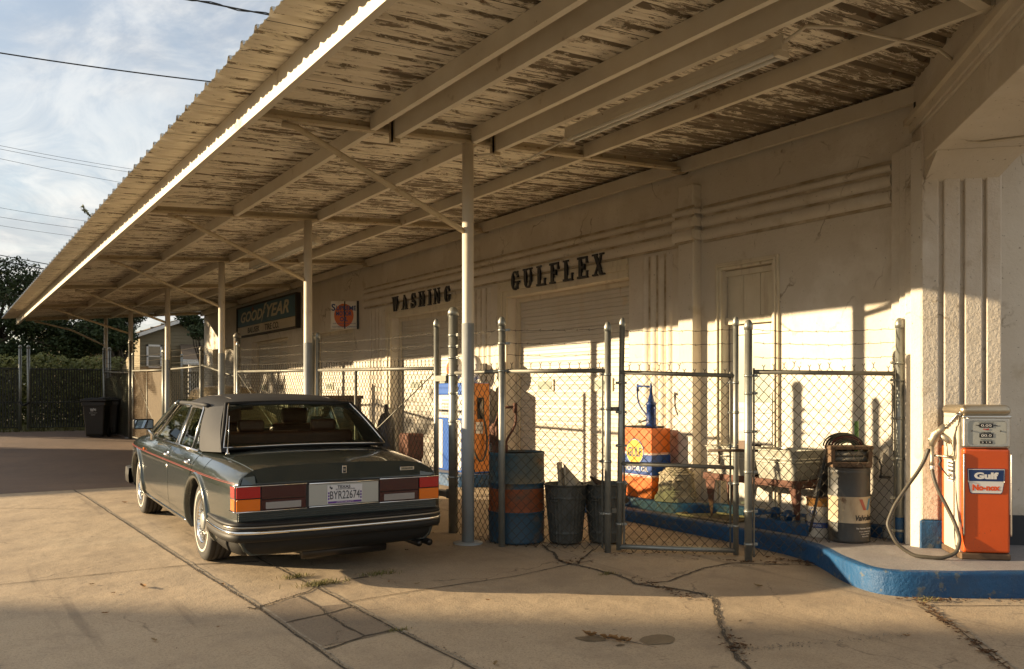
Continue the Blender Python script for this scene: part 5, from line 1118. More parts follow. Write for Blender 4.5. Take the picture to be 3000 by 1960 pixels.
for i in range(nn_):
    def rp_(r, i): a = 2*math.pi*i/nn_; return (r*math.cos(a), r*math.sin(a))
    for f in (1,): mb.prism([rp_(.046, i), rp_(.046, i+1), rp_(.040, i+1), rp_(.040, i)], lambda p: Vector((PX_+.1262*math.cos(A0-1.0+p[0]/.126), PY_+.1262*math.sin(A0-1.0+p[0]/.126), .366+p[1])), lambda p: Vector((PX_+.127*math.cos(A0-1.0+p[0]/.126), PY_+.127*math.sin(A0-1.0+p[0]/.126), .366+p[1])))
part('roundel', mb, CBL, t)
# ---- drum pump (rusty) on the barrel
t = thing('drum_pump', (4.83, 7.42, .88), 'rusty hand crank transfer pump with bent spout mounted on the drum', 'pump')
mb = MB(); mb.lathe([(.05, 0), (.05, .02), (.035, .03), (.035, .10), (.055, .12), (.055, .26), (.04, .30), (.03, .31)], (4.80, 7.47, .88), 16); mb.box(4.77, 4.83, 7.40, 7.54, 1.02, 1.16, bev=.01); part('body', mb, RUST, t)
mb = MB(); mb.tube([(4.80, 7.47, 1.18), (4.84, 7.43, 1.34), (4.86, 7.41, 1.355), (4.95, 7.30, 1.36)], .014, 8); mb.tube([(4.94, 7.31, 1.40), (4.94, 7.31, 1.30)], .022, 8); part('arm', mb, RUST, t)
mb = MB(); mb.tube(bez([(4.94, 7.31, 1.34), (4.955, 7.30, 1.24), (4.94, 7.31, 1.14), (4.885, 7.37, 1.06), (4.87, 7.39, .97), (4.87, 7.39, .92)], 24), .013, 8); mb.tube([(4.87, 7.39, .97), (4.87, 7.39, .90)], .03, 10); part('spout', mb, RUST, t)
# ---- old pumps by the far island
BLUEE = pl('pump_blue_enamel', (.015, .10, .42), .35); 
def oldpump(y0, y1, label, globe):
    t = thing('gas_pump', (7.08, (y0+y1)/2, .25), label, 'gas pump', 'two old gas pumps on the short island'); x0, x1, z0 = 6.9, 7.28, .252
    mb = MB(); mb.box(x0, x1-.04, y0, y1, z0, z0+.85, bev=.01); part('front_cabinet', mb, BLUEE, t)
    mb = MB(); mb.box(x0-.006, x0+.02, y1-.14, y1-.004, z0+.03, z0+.82, bev=.004); part('white_panel', mb, WHITE, t)
    mb = MB(); mb.box(x0, x1-.04, y0, y1, z0+.851, z0+1.22, bev=.01); part('dial_head', mb, WHITE, t)
    for k in range(5): mb = MB(); mb.box(x0-.005, x0, y0+.08, y1-.12, z0+.90+k*.055, z0+.93+k*.055); part('counter', mb, pl('counter_grey', (.30, .30, .28), .5) if 'counter_grey' not in MATS else MATS['counter_grey'], t)
    mb = MB(); mb.box(x0-.006, x1-.036, y0-.004, y1+.004, z0+1.221, z0+1.41, bev=.02); part('top_cap', mb, BLUEE, t)
    mb = MB(); mb.box(x0+.05, x1-.06, y0-.014, y0-.0045, z0+.03, z0+1.40); part('orange_side', mb, pl('pump_orange_enamel', (.62, .20, .015), .4) if 'pump_orange_enamel' not in MATS else MATS['pump_orange_enamel'], t)
    mb = MB(); mb.box(x0+.07, x0+.20, y0-.018, y0-.0145, z0+.62, z0+.80); part('notice_plate', mb, WHITE, t)
    lettering('CONTAINS', .02, (x0+.135, y0-.0187, z0+.74), (1, 0, 0), (0, 0, 1), INK, t, .0003, width=.11, height=.028); lettering('LEAD', .02, (x0+.135, y0-.0187, z0+.68), (1, 0, 0), (0, 0, 1), INK, t, .0003, width=.08, height=.035)
    mb = MB(); mb.box(x0+.10, x0+.22, y0-.03, y0-.0145, z0+.85, z0+1.18, bev=.006); part('nozzle_recess', mb, BLACK, t)
    mb = MB(); mb.tube([(x0+.16, y0-.05, z0+1.15), (x0+.14, y0-.07, z0+1.02), (x0+.17, y0-.06, z0+.92)], [.02, .03, .015], 8); part('nozzle', mb, ALU, t)
    mb = MB(); mb.tube(bez([(x0+.17, y0-.06, z0+.92), (x0+.22, y0-.08, z0+.7), (x0+.24, y0-.08, z0+.40), (x0+.12, y0-.09, z0+.15), (x0+.02, y0-.06, z0+.35)], 24), .016, 8); part('hose', mb, MATS['rubber_hose'], t)
    mb = MB(); c = Vector((7.07, (y0+y1)/2, z0+1.41+.235)); Mx = Matrix.Rotation(R(90), 3, 'Y')
    mb.lathe([(.0, -.08), (.10, -.078), (.18, -.06), (.20, -.03), (.20, .03), (.18, .06), (.10, .078), (.0, .08)], c, 28, M=Mx); mb.lathe([(.07, -.25), (.07, -.17)], c, 12); part('globe', mb, WHITE, t)
    mb = MB(); mb.lathe([(.115, -.0845), (.115, -.079)], c, 24, M=Mx); part('globe_disc', mb, MATS['faded_orange'], t)
    lettering('GULF', .1, c+Vector((-.0865, 0, 0)), Rr, Uu, NAVY, t, .0005, width=.17, height=.06, bold=.003); lettering('THAT GOOD', .1, c+Vector((-.075, 0, .13)), Rr, Uu, NAVY, t, .0005, width=.14, height=.035); lettering('GASOLINE', .1, c+Vector((-.075, 0, -.13)), Rr, Uu, NAVY, t, .0005, width=.14, height=.035)
oldpump(11.42, 11.86, 'old blue and orange gas pump with a round globe, directly behind the nearest white post', True); oldpump(12.02, 12.46, 'old blue and white gas pump left of the thick corner fence post', True)
# ---- crate etc beyond the first gate leaf
t = thing('radiator_crate', (5.95, 14.3, .1), 'brown slatted crate standing behind the gate under the far garage door', 'crate')
mb = MB(); mb.box(5.6, 6.3, 14.2, 14.8, .1, 1.42)
BRN = mat('brown_crate', (.07, .045, .028), .8, col2=(.11, .075, .05), nscale=7)
part('case', mb, BLACK, t); mb = MB()
for k in range(16): mb.box(5.60, 6.30, 14.175, 14.198, .15+k*.08, .19+k*.08); mb.box(5.575, 5.598, 14.2, 14.8, .15+k*.08, .19+k*.08)
mb.box(5.57, 6.33, 14.16, 14.83, 1.40, 1.46); part('slats', mb, BRN, t)
mb = MB(); mb.lathe([(.0, 0), (.16, .01), (.17, .3), (.15, .9), (.10, 1.02), (.04, 1.06), (.04, 1.2), (.0, 1.21)], (6.65, 13.9, .1), 18); solo('gas_cylinder', mb, mat('black_cylinder', (.03, .03, .035), .4), (6.65, 13.9, .1), 'dark steel cylinder standing right of the brown crate', 'cylinder')
mb = MB(); mb.rbox((6.65, 12.95, .62), (.3, .35, .42), .03); mb.box(6.55, 6.8, 12.85, 13.05, .1, .42); solo('rusty_box', mb, RUST, (6.65, 12.95, .4), 'rusty red iron box standing by the flutes between the garage doors', 'box')
# ---- old beige car
def shell_loft(sts, mats, name, parent, closed_ends=True, subs=0):
    """sts: list of (y, [(x,z)...half profile from bottom centre over the side to top centre])"""
    rows = []
    for y, pr in sts:
        r = [Vector((x, y, z)) for x, z in pr]+[Vector((-x, y, z)) for x, z in reversed(pr[1:-1])]; rows.append(r)
    mb = MB(); mb.grid(rows, closed=True)
    if closed_ends:
        n = len(rows[0]); b = len(mb.v); mb.f.append(list(range(n-1, -1, -1))); mb.m.append(0); mb.sm.append(False); k = (len(rows)-1)*n; mb.f.append([k+i for i in range(n)]); mb.m.append(0); mb.sm.append(False)
    return mb
t = thing('old_car', (5.95, 21.9, .23), 'old rounded beige car parked behind the fence at the far end of the garage', 'car', rz=R(1))
BEI = mat('beige_car_paint', (.36, .28, .17), .4, col2=(.30, .23, .13), nscale=3, coat=.3)
def pf(w, z0, z1, rnd=.75): return [(0, z0), (w*.8, z0), (w, z0+(z1-z0)*.2), (w*1.02, z0+(z1-z0)*.5), (w*.97, z0+(z1-z0)*.8), (w*rnd, z0+(z1-z0)*.97), (0, z1)]
mb = shell_loft([(-2.1, pf(.45, .40, .60)), (-2.05, pf(.70, .34, .72)), (-1.7, pf(.84, .27, .86)), (-.9, pf(.88, .25, .95)), (.8, pf(.88, .25, .96)), (1.6, pf(.84, .25, .93)), (2.1, pf(.68, .3, .82)), (2.2, pf(.4, .4, .66))], BEI, 'b', t); part('body', mb, BEI, t, world=False)
mb = shell_loft([(-1.38, pf(.60, .92, .94, .9)), (-1.15, pf(.62, .92, 1.25, .8)), (-.8, pf(.62, .92, 1.40, .8)), (0, pf(.63, .92, 1.46, .8)), (.5, pf(.62, .92, 1.42, .8)), (.85, pf(.60, .92, 1.2, .8)), (1.15, pf(.6, .92, .95, .9))], BEI, 'b', t); part('cabin', mb, BEI, t, world=False)
mb = MB(); mb.add([(-.45, -1.31, 1.0), (.45, -1.31, 1.0), (.40, -1.12, 1.26), (-.40, -1.12, 1.26)], [(0, 1, 2, 3)]); mb.v = [v+Vector((0, -.03, .01)) for v in mb.v]; part('rear_window', mb, pl('dusty_glass', (.22, .21, .16), .2), t, world=False)
for s in (-1, 1): mb = MB(); mb.add([(s*.645, -.8, 1.0), (s*.645, .7, 1.0), (s*.60, .45, 1.32), (s*.60, -.7, 1.32)], [(0, 1, 2, 3)]); part('side_window', mb, MATS['dusty_glass'], t, world=False)
for y in (-1.25, 1.35):
    for s in (-1, 1): mb = MB(); mb.lathe([(.12, -.09), (.29, -.09), (.32, -.06), (.32, .06), (.29, .09), (.12, .09)], (s*.80, y, .32), 24, M=Matrix.Rotation(R(90), 3, 'Y')); part('wheel', mb, BLACK, t, world=False)
mb = MB(); mb.tube([(-.8, -2.05, .45), (-.5, -2.2, .46), (.5, -2.2, .46), (.8, -2.05, .45)], .045, 8); part('bumper', mb, CHROME, t, world=False)
# ---- trash carts
def cart(x, y, rz, label, logo):
    z = gz(y); t = thing('trash_cart', (x, y, z), label, 'trash cart', 'black wheeled trash carts by the far fence', rz=rz)
    mb = MB(); rows = []
    for zz2, hx_, hy_ in ((.03, .22, .22), (.10, .235, .25), (.60, .265, .30), (.86, .28, .335), (.87, .31, .365), (.96, .315, .37)):
        r = .05; row = []
        for sx, sy, a0 in ((1, 1, 0), (-1, 1, 90), (-1, -1, 180), (1, -1, 270)):
            for q in range(5): w = R(a0+90*q/4); row.append(Vector((sx*(hx_-r)+r*math.cos(w), sy*(hy_-r)+r*math.sin(w), zz2)))
        rows.append(row)
    mb.grid(rows, closed=True, smooth=False); mb.f.append(list(range(19, -1, -1))); mb.m.append(0); mb.sm.append(False)
    part('bin', mb, BK, t, world=False, recalc=False)
    mb = MB(); mb.rbox((0, .0, 1.01), (.66, .78, .06), .025); mb.rbox((0, 0, 1.05), (.50, .60, .05), .022); mb.rbox((0, .42, .96), (.5, .08, .05), .02); part('lid', mb, BK, t, world=False)
    for s in (-1, 1): mb = MB(); mb.lathe([(.05, -.03), (.12, -.03), (.13, -.015), (.13, .015), (.12, .03), (.05, .03)], (s*.24, .28, .13), 20, M=Matrix.Rotation(R(90), 3, 'Y')); part('wheel', mb, BK, t, world=False)
    return t
BK = mat('black_plastic', (.018, .018, .017), .45, col2=(.026, .025, .022), nscale=4)
t = cart(3.72, 26.0, R(-22), 'black wheeled trash cart with a small white logo, left of the far canopy post', True)
PL_ = pl('white_print', (.45, .45, .42), .6); ORG[t.name] = Vector((0, 0, 0))
lettering('W', .1, (-.03, -.372, .75), (1, 0, .1), (0, 0, 1), PL_, t, .001, bold=.006, width=.10, height=.09); lettering('M', .1, (.045, -.374, .76), (1, 0, -.2), (0, 0, 1), PL_, t, .001, bold=.004, width=.06, height=.07)
lettering('WASTE MGMT', .1, (0, -.370, .67), (1, 0, 0), (0, 0, 1), PL_, t, .001, width=.2, height=.02); lettering('53027', .1, (0, -.366, .62), (1, 0, 0), (0, 0, 1), PL_, t, .001, width=.11, height=.03)
cart(4.12, 26.75, R(-10), 'plain black wheeled trash cart half hidden behind the first one', False)
# ------------------------------------------------------------------ the dark green saloon car
CARO = Vector((2.885, 7.93, gz(7.93)))
car = thing('parked_car', CARO, 'dark green luxury saloon with vinyl roof and Texas plate parked beside the fence', 'car', rz=R(-1.5))
car.rotation_euler = (math.atan(.016), 0, R(-1.5))
def cp(name, mb, m, parent=None, **k): return part(name, mb, m, parent or car, world=False, **k)
PAINT = mat('dark_green_car_paint', (.040, .050, .045), .22, .3, col2=(.045, .056, .050), nscale=2, coat=1.0, spec=.5)
nt = PAINT.node_tree; b = nt.nodes['Principled BSDF']; tc = nt.nodes.new('ShaderNodeTexCoord'); n = nt.nodes.new('ShaderNodeTexNoise'); n.inputs['Scale'].default_value = 5; n.inputs['Detail'].default_value = 8; nt.links.new(tc.outputs['Object'], n.inputs[0]); r = nt.nodes.new('ShaderNodeMapRange'); r.inputs[1].default_value = .4; r.inputs[2].default_value = .75; r.inputs[3].default_value = .02; r.inputs[4].default_value = .16; nt.links.new(n.outputs[0], r.inputs[0]); nt.links.new(r.outputs[0], b.inputs['Coat Roughness'])
layer(PAINT, (.14, .125, .10), 7, .58, .80, .16, det=8)
VINYL = mat('black_vinyl', (.046, .047, .050), .6, col2=(.036, .037, .040), nscale=5, bump=.25, bscale=120, bdist=.004, spec=.15)
RUB = mat('black_rubber', (.010, .0098, .009), .55, col2=(.017, .016, .014), nscale=6, spec=.3)
TYRE = mat('tyre_rubber', (.022, .021, .020), .75, col2=(.04, .036, .03), nscale=9, bump=.2, bscale=60)
DARKGL = glassmat('tinted_glass', (.66, .70, .60), .01)
SIDEGL = glassmat('side_glass', (.55, .62, .50), .10)
LR = dict(coat=.8, bump=.35, bscale=1, stretch=(240, 1, 1), bdist=.004, detail=2); REDL = mat('red_lens', (.42, .008, .006), .12, **LR); AMBL = mat('amber_lens', (.75, .17, .004), .15, **LR); DREDL = mat('dark_red_lens', (.045, .004, .004), .15, **LR); CLRL = mat('clear_lens', (.30, .29, .28), .2, coat=.6, bump=.4, bscale=1, stretch=(260, 1, 1))
HW = [(-1.16, .86), (-1.0, .905), (-.7, .93), (-.3, .945), (.5, .955), (2.2, .955), (3.0, .945), (3.5, .925), (3.85, .89), (4.02, .84)]
def lerpt(T, y):
    if y <= T[0][0]: return T[0][1]
    for (a, p), (b, q) in zip(T[:-1], T[1:]):
        if y <= b: t = (y-a)/(b-a); t = t*t*(3-2*t) if False else t; return p+(q-p)*t
    return T[-1][1]
TOP = [(-1.16, .915), (-.9, .945), (-.5, .98), (-.2, 1.0), (.5, 1.0), (2.6, 1.0), (2.9, 1.0), (3.4, .975), (3.8, .945), (4.02, .90)]
SHO = [(-1.16, .880), (-.8, .908), (-.4, .93), (.3, .945), (2.6, .945), (3.2, .93), (3.8, .89), (4.02, .84)]
INS = [(.22, .10), (.26, .055), (.34, .020), (.46, .004), (.60, 0), (.74, .002), (.79, .008), (.80, .012)]
def side_x(y, z):
    hw = lerpt(HW, y); sh = lerpt(SHO, y)
    if z <= .80: return hw-lerpt(INS, z)
    t = min(1, (z-.80)/(sh-.80)); return hw-.012-.085*t**2.0-.012*t
def section(y):
    hw = lerpt(HW, y); top = lerpt(TOP, y); sh = lerpt(SHO, y)
    pr = [(0, .22)]+[(hw-i, z) for z, i in INS]
    for k in (.25, .5, .75, 1): z = .80+(sh-.80)*k; pr.append((side_x(y, z), z))
    xs = side_x(y, sh)
    for k in (.08, .2, .4, .7, 1): pr.append((xs*(1-k), sh+(top-sh)*(1-(1-k)**(5 if k < .3 else 4))))
    return pr
def yz(y, z):   # tail panel leans forward above the lamps
    k = max(0, min(1, (-.55-y)/.6)); return y+k*.55*max(0, z-.79)
rows = []; ysn = [-1.11, -1.105, -1.06, -.98, -.85, -.7, -.5, -.3, -.1, .2, .6, 1.2, 1.8, 2.4, 2.8, 3.1, 3.4, 3.7, 3.88, 3.98, 4.02]
for i, y in enumerate(ysn):
    pr = section(y); sc = .985 if i in (0, len(ysn)-1) else 1
    r = [Vector((x*sc, yz(y, z), z)) for x, z in pr]; r += [Vector((-v.x, v.y, v.z)) for v in reversed(r[1:-1])]; rows.append(r)
mb = MB(); mb.grid(rows, closed=True)
n = len(rows[0]); mb.f.append(list(range(n-1, -1, -1))); mb.m.append(0); mb.sm.append(False); k = (len(rows)-1)*n; mb.f.append([k+i for i in range(n)]); mb.m.append(0); mb.sm.append(False)
body = cp('body', mb, PAINT)
def cutter(y, z, r, s):
    c = MB(); Mx = Matrix.Rotation(R(90), 3, 'Y'); c.lathe([(r, -.22), (r, .22)], (s*.82, y, z), 48, M=Mx); me = c.mesh('cut', PAINT); fixn(me); o = bpy.data.objects.new('cut', me); COL.objects.link(o); o.matrix_world = Matrix.Identity(4); return o
WB = 3.16; WR_ = .352; cuts = []
for y in (0, WB):
    for s in (-1, 1):
        o = cutter(y, .345, .395, s); cuts.append(o)
        c2 = MB(); c2.box(s*.82-.22, s*.82+.22, y-.393, y+.393, .0, .345); me = c2.mesh('cut', PAINT); fixn(me); q = bpy.data.objects.new('cut', me); COL.objects.link(q); cuts.append(q)
# the boolean works in world space: cut with the car at the origin
tmp = bpy.data.objects.new('tmp', body.data); COL.objects.link(tmp)
for c in cuts:
    m_ = tmp.modifiers.new('b', 'BOOLEAN'); m_.operation = 'DIFFERENCE'; m_.solver = 'EXACT'; m_.object = c
bpy.context.view_layer.update()
nm = bpy.data.meshes.new_from_object(tmp.evaluated_get(bpy.context.evaluated_depsgraph_get()))
nm.materials.clear(); nm.materials.append(PAINT)
nm.polygons.foreach_set('use_smooth', [len(p.vertices) <= 8 and p.area < .35 and abs(p.normal.y) < .99 for p in nm.polygons])
body.data = nm; bpy.data.objects.remove(tmp)
for c in cuts: bpy.data.objects.remove(c)
ws_ = body.modifiers.new('n', 'EDGE_SPLIT'); ws_.split_angle = R(32)
# wheel wells, underbody
mb = MB(); mb.box(-.60, .60, -.9, 4.0, .20, .50); 
for y in (0, WB):
    for s in (-1, 1):
        mb.box(s*.60-.01, s*.60+.01, y-.40, y+.40, .2, .76)
        mb.box(min(s*.6, s*.93), max(s*.6, s*.93), y-.40, y+.40, .742, .75)
        rr0 = []
        for q in range(13): a = math.pi*q/12; rr0.append([Vector((s*.60, y+.393*math.cos(a), .345+.393*math.sin(a))), Vector((s*.925, y+.393*math.cos(a), .345+.393*math.sin(a)))])
        mb.grid(rr0)
cp('underbody', mb, BLACK)
# flares
for y, lo in ((0, (-28, 192)), (WB, (-12, 208))):
    for s in (-1, 1):
        rows = []
        for q in range(33):
            a = R(-14+208*q/32); rw = []
            for r, dx in ((.388, -.03), (.390, .010), (.402, .022), (.43, .022), (.446, .016), (.450, -.004)):
                yy, zz4 = y+r*math.cos(a), .345+r*math.sin(a); zz4 = max(zz4, .235); rw.append(Vector((s*(side_x(yy, min(zz4, .88))+dx), yy, zz4)))
            rows.append(rw)
        mb = MB(); mb.grid(rows); cp('wheel_arch', mb, PAINT)
# doors as skin panels
def skin(y0, y1, z0, z1, s, name, cut=None, offx=.0045, ny=16, nz=14, topz=None):
    rows = []
    for j in range(nz+1):
        row = []
        for i in range(ny+1):
            y = y0+(y1-y0)*i/ny; zt = topz(y) if topz else z1; z = z0+(zt-z0)*j/nz
            if cut:
                cy, r = cut; dy = y-cy
                # push the panel edge off the arch
                lim_ = math.sqrt(max(0, r*r-(z-.345)**2)) if z > .345-0 else r
                lo = cy+lim_ if cy < (y0+y1)/2 else None; hi = cy-lim_ if cy > (y0+y1)/2 else None
                a0 = max(y0, lo) if lo is not None else y0; a1 = min(y1, hi) if hi is not None else y1
                y = a0+(a1-a0)*i/ny
            row.append(Vector((s*(side_x(y, z)+offx), y, z)))
        rows.append(row)
    mb = MB(); mb.grid(rows)
    # rim returning to the body
    edge = rows[0]+[r[-1] for r in rows[1:]]+rows[-1][-2::-1]+[r[0] for r in rows[-2:0:-1]]
    mb.grid([[p, p-Vector((s*.006, 0, 0))] for p in edge+[edge[0]]], smooth=False)
    return cp(name, mb, PAINT, recalc=False)
for s in (-1, 1):
    topz = lambda y: lerpt(SHO, y)-.002
    fd_ = skin(1.207, 2.42, .305, .94, s, 'door', topz=topz, cut=(WB, .47)); rd = skin(.21, 1.195, .305, .94, s, 'door', topz=topz, cut=(0, .47))
    for d_, y in ((fd_, 1.36), (rd, .40)):
        z = .852; x = side_x(y, z); mb = MB()
        mb.rbox((s*(x+.006), y+.01, z), (.014, .20, .055), .006); mb.tube([(s*(x+.010), y-.075, z), (s*(x+.032), y-.065, z+.002), (s*(x+.034), y+.05, z), (s*(x+.012), y+.07, z)], .011, 8); mb.tube([(s*(x+.01), y-.085, z), (s*(x+.036), y-.085, z)], .013, 10); cp('handle', mb, CHROME, d_)
    mb = MB()
    mb.grid([[Vector((s*(side_x(y, z)+.001), y+dy, z)) for dy in (-.006, .006)] for y in (1.201,) for z in [.3+i*.04 for i in range(17)]], smooth=False); cp('door_gap', mb, BLACK)
    mb = MB(); mb.rbox((s*(side_x(-.12, .91)+.002), -.12, .905), (.012, .17, .115), .008, M=None); 
    rows = [[Vector((s*(side_x(y, z)+.003), y, z)) for y in (-.21, -.15, -.08, -.02)] for z in (.835, .86, .885, .905, .922)]
    mb = MB(); mb.grid(rows); mb.grid([[p, p-Vector((s*.005, 0, 0))] for p in rows[0]+[r[-1] for r in rows[1:]]+rows[-1][-2::-1]+[r[0] for r in rows[-2::-1]]], smooth=False)
    if s < 0: cp('fuel_flap', mb, PAINT, recalc=False)
    # coachline
    for zq, r_ in ((.790, .0030), (.799, .0018)):
        mb = MB(); mb.tube([(s*(side_x(y, zq)+.0050), yz(y, zq), zq) for y in [-1.06+i*.1 for i in range(50)]], r_, 5, caps=False); cp('coachline', mb, MATS['coach_red'] if 'coach_red' in MATS else mat('coach_red', (.26, .035, .02), .4))
    mb = MB(); mb.tube([(s*(side_x(y, .30)+.006), y, .295) for y in [.46+i*.1 for i in range(24)]], .010, 6); cp('sill_strip', mb, CHROME)
    mb = MB(); rows = [[Vector((s*(side_x(y, z)+dx), y, z)) for z, dx in ((.20, -.02), (.225, .006), (.27, .01), (.285, .002))] for y in (.44, 1.2, 2.0, 2.70)]; mb.grid(rows); cp('sill', mb, PAINT)
    mb = MB(); mb.rbox((s*(side_x(2.65, .82)+.008), 2.66, .815), (.02, .06, .028), .006); cp('side_repeater', mb, AMBL)
mb = MB(); mb.rbox((-(side_x(1.27, .74)+.004), 1.262, .735), (.016, .05, .034), .005); cp('lock', mb, CHROME)
# rear panel skins: boot lid
rows = []
def deck(x, y):
    hw = side_x(y, lerpt(SHO, y)); sh = lerpt(SHO, y); k = max(0, min(1, 1-abs(x)/hw)); top = lerpt(TOP, y)
    pts = [(0, 0)]+[(q, 1-(1-q)**(5 if q < .3 else 4)) for q in (.08, .2, .4, .7, 1)]; return sh+(top-sh)*lerpt(pts, k)
ny = 14
for j in range(ny+1):
    y = -1.11+(.80)*j/ny; w = .735+.05*j/ny; row = []
    for i in range(21): x = -w+2*w*i/20; z = deck(x, y); row.append(Vector((x, yz(y, z), z+.0045)))
    rows.append(row)
lo = [Vector((p.x*(1-.03), -1.1165, .792)) for p in rows[0]]; mid_ = [Vector((p.x, p.y-.006, p.z-.012)) for p in rows[0]]; mid2 = [a.lerp(b, .5)+Vector((0, -.004, 0)) for a, b in zip(lo, mid_)]
mb = MB(); mb.grid([lo, mid2, mid_, rows[0]]+rows); ed = [r[0] for r in rows]+rows[-1][1:]+[r[-1] for r in rows[-2::-1]]; mb.grid([[p, p-Vector((0, 0, .007))] for p in ed], smooth=False)
boot = cp('boot_lid', mb, PAINT, recalc=True); es = boot.modifiers.new('s', 'EDGE_SPLIT'); es.split_angle = R(40)
TY = -1.118
def plate(x0, x1, z0, z1, m, nm, d=.012, y=TY, parent=None, bev=.004, lab=None):
    mb = MB(); mb.rbox(((x0+x1)/2, y-d/2, (z0+z1)/2), (x1-x0, d, z1-z0), bev); return cp(nm, mb, m, parent, label=lab)
lampbase = plate(-.895, .895, .565, .785, BLACK, 'lamp_panel', .012, y=TY+.004)
for s in (-1, 1):
    a, b = (.70, .888); plate(*sorted((s*a, s*b)), .680, .772, REDL, 'tail_lamp', .022, lab='bright red outer tail lamp lens'); plate(*sorted((s*a, s*b)), .578, .672, AMBL, 'indicator_lamp', .022)
    plate(*sorted((s*.325, s*.690)), .668, .772, DREDL, 'tail_lamp', .018, lab='dark red inner tail lamp lens'); plate(*sorted((s*.325, s*.690)), .578, .662, DREDL, 'tail_lamp', .014, lab='dark red surround of the reversing lamp'); plate(*sorted((s*.365, s*.655)), .586, .642, CLRL, 'reversing_lamp', .018)
    # wrap to the side
    mb = MB(); mb.rbox((s*.893, -1.05, .726), (.014, .13, .092), .005); cp('tail_lamp', mb, REDL); mb = MB(); mb.rbox((s*.893, -1.05, .625), (.014, .13, .094), .005); cp('indicator_lamp', mb, AMBL)
    for z in (.7755, .5735): mb = MB(); mb.tube([(s*.905, -.99, z), (s*.900, -1.09, z), (s*.885, -1.138, z), (s*.70, -1.142, z), (s*.32, -1.142, z)], .0045, 6); cp('chrome_trim', mb, CHROME)
SILV = mat('satin_panel', (.42, .44, .43), .32, .6)
pp_ = plate(-.30, .315, .582, .762, SILV, 'number_plate_panel', .010); mb = MB(); mb.tube([(-.30, -1.135, .768), (.315, -1.135, .768)], .006, 6); mb.tube([(-.30, -1.135, .577), (.315, -1.135, .577)], .005, 6); cp('chrome_trim', mb, CHROME)
npl = plate(-.145, .165, .592, .748, mat('number_plate_white', (.62, .62, .64), .4), 'number_plate', .004, y=-1.129, bev=.0015)
ORG[npl.name] = Vector((0, 0, 0)); PURP = pl('plate_purple', (.10, .03, .26), .4); PINK = pl('plate_ink', (.015, .02, .035), .4); CR, CU = (1, 0, 0), (0, 0, 1); py = -1.1345
lettering('BYR22674', .1, (.01, py, .663), CR, CU, PINK, npl, .0006, width=.262, height=.068); lettering('TEXAS', .1, (.0, py, .730), CR, CU, PINK, npl, .0006, width=.115, height=.024, bold=.002)
lettering('BUYER PROVISIONAL', .1, (.015, py, .711), CR, CU, PINK, npl, .0006, width=.17, height=.010); 
mb = MB(); mb.box(-.138, .158, py-.0004, py+.002, .5955, .612)
for k in range(3):
    for x in (-.138, .146): mb.box(x, x+.012, py-.0004, py+.002, .625+k*.024, .641+k*.024)
cp('plate_band', mb, PURP, npl); lettering('LIMITED USE PLATE', .1, (.01, py-.001, .604), CR, CU, WHITE, npl, .0006, width=.15, height=.009)
mb = MB(); mb.prism([(-.012, .012), (-.004, .012), (-.004, .004), (.012, .003), (.013, -.006), (.004, -.014), (-.001, -.010), (-.005, -.004), (-.014, -.001), (-.012, .003)], lambda p: Vector((-.112+p[0], py-.0006, .725+p[1])), lambda p: Vector((-.112+p[0], py+.001, .725+p[1]))); cp('state_mark', mb, PINK, npl)
# badges
mb = MB(); mb.rbox((.02, -1.088, .868), (.040, .010, .068), .003, M=None); bd = cp('badge', mb, CHROME); mb = MB(); mb.box(.007, .033, -1.0945, -1.092, .843, .893); cp('badge_panel', mb, BLACK, bd); ORG[bd.name] = Vector((0, 0, 0)); lettering('RR', .1, (.02, -1.0955, .868), CR, CU, CHROME, bd, .0005, width=.018, height=.018)
mb = MB(); mb.rbox((.60, -1.090, .852), (.135, .010, .032), .003); bd = cp('badge', mb, CHROME); mb = MB(); mb.box(.54, .66, -1.0965, -1.094, .841, .863); cp('badge_panel', mb, mat('badge_grey', (.30, .27, .20), .4, .5), bd); ORG[bd.name] = Vector((0, 0, 0)); lettering('SILVER SPUR', .1, (.60, -1.0975, .852), CR, CU, BLACK, bd, .0005, width=.10, height=.011)
# fluted panel under the lamps, bumper, valance
path = [(-.945, -.42), (-.962, -.75), (-.955, -.98), (-.92, -1.12), (-.84, -1.19), (-.6, -1.225), (0, -1.24)]; path = path+[(-x, y) for x, y in reversed(path[:-1])]
path = [tuple(p[:2]) for p in smoothpts(path, 2)]
def sweep(prof, m, nm, smooth=True, pth=path):
    rows = []
    for i, p in enumerate(pth):
        a = Vector(pth[max(i-1, 0)]); b = Vector(pth[min(i+1, len(pth)-1)]); t = (b-a).normalized(); nn = Vector((t.y, -t.x)) if False else Vector((t.y, -t.x))
        c = Vector(p); 
        if nn.dot(c-Vector((0, -.2))) < 0: nn = -nn
        rows.append([Vector((c.x+nn.x*o, c.y+nn.y*o, z)) for o, z in prof])
    mb = MB(); mb.grid(rows, smooth=smooth)
    for r in (rows[0], rows[-1]): mb.add(r, [tuple(range(len(r)))])
    return cp(nm, mb, m)
sweep([(-.10, .493), (-.03, .496), (-.008, .490), (0, .480), (.0, .468), (-.006, .462), (-.006, .448), (.004, .44), (.004, .43), (-.004, .425), (-.004, .402), (.004, .397), (.004, .37), (.0, .35), (-.012, .338), (-.10, .333)], RUB, 'bumper')
sweep([(-.002, .427), (.006, .4255), (.009, .414), (.006, .402), (-.002, .401)], CHROME, 'bumper_strip'); 
sweep([(-.004, .463), (.001, .462), (.002, .455), (.001, .448), (-.004, .447)], mat('dull_strip', (.30, .27, .22), .3, .8), 'bumper_strip', pth=path[10:-10])
pin = [(x*.955, y*.96 if y < -.9 else y-.02) for x, y in path]
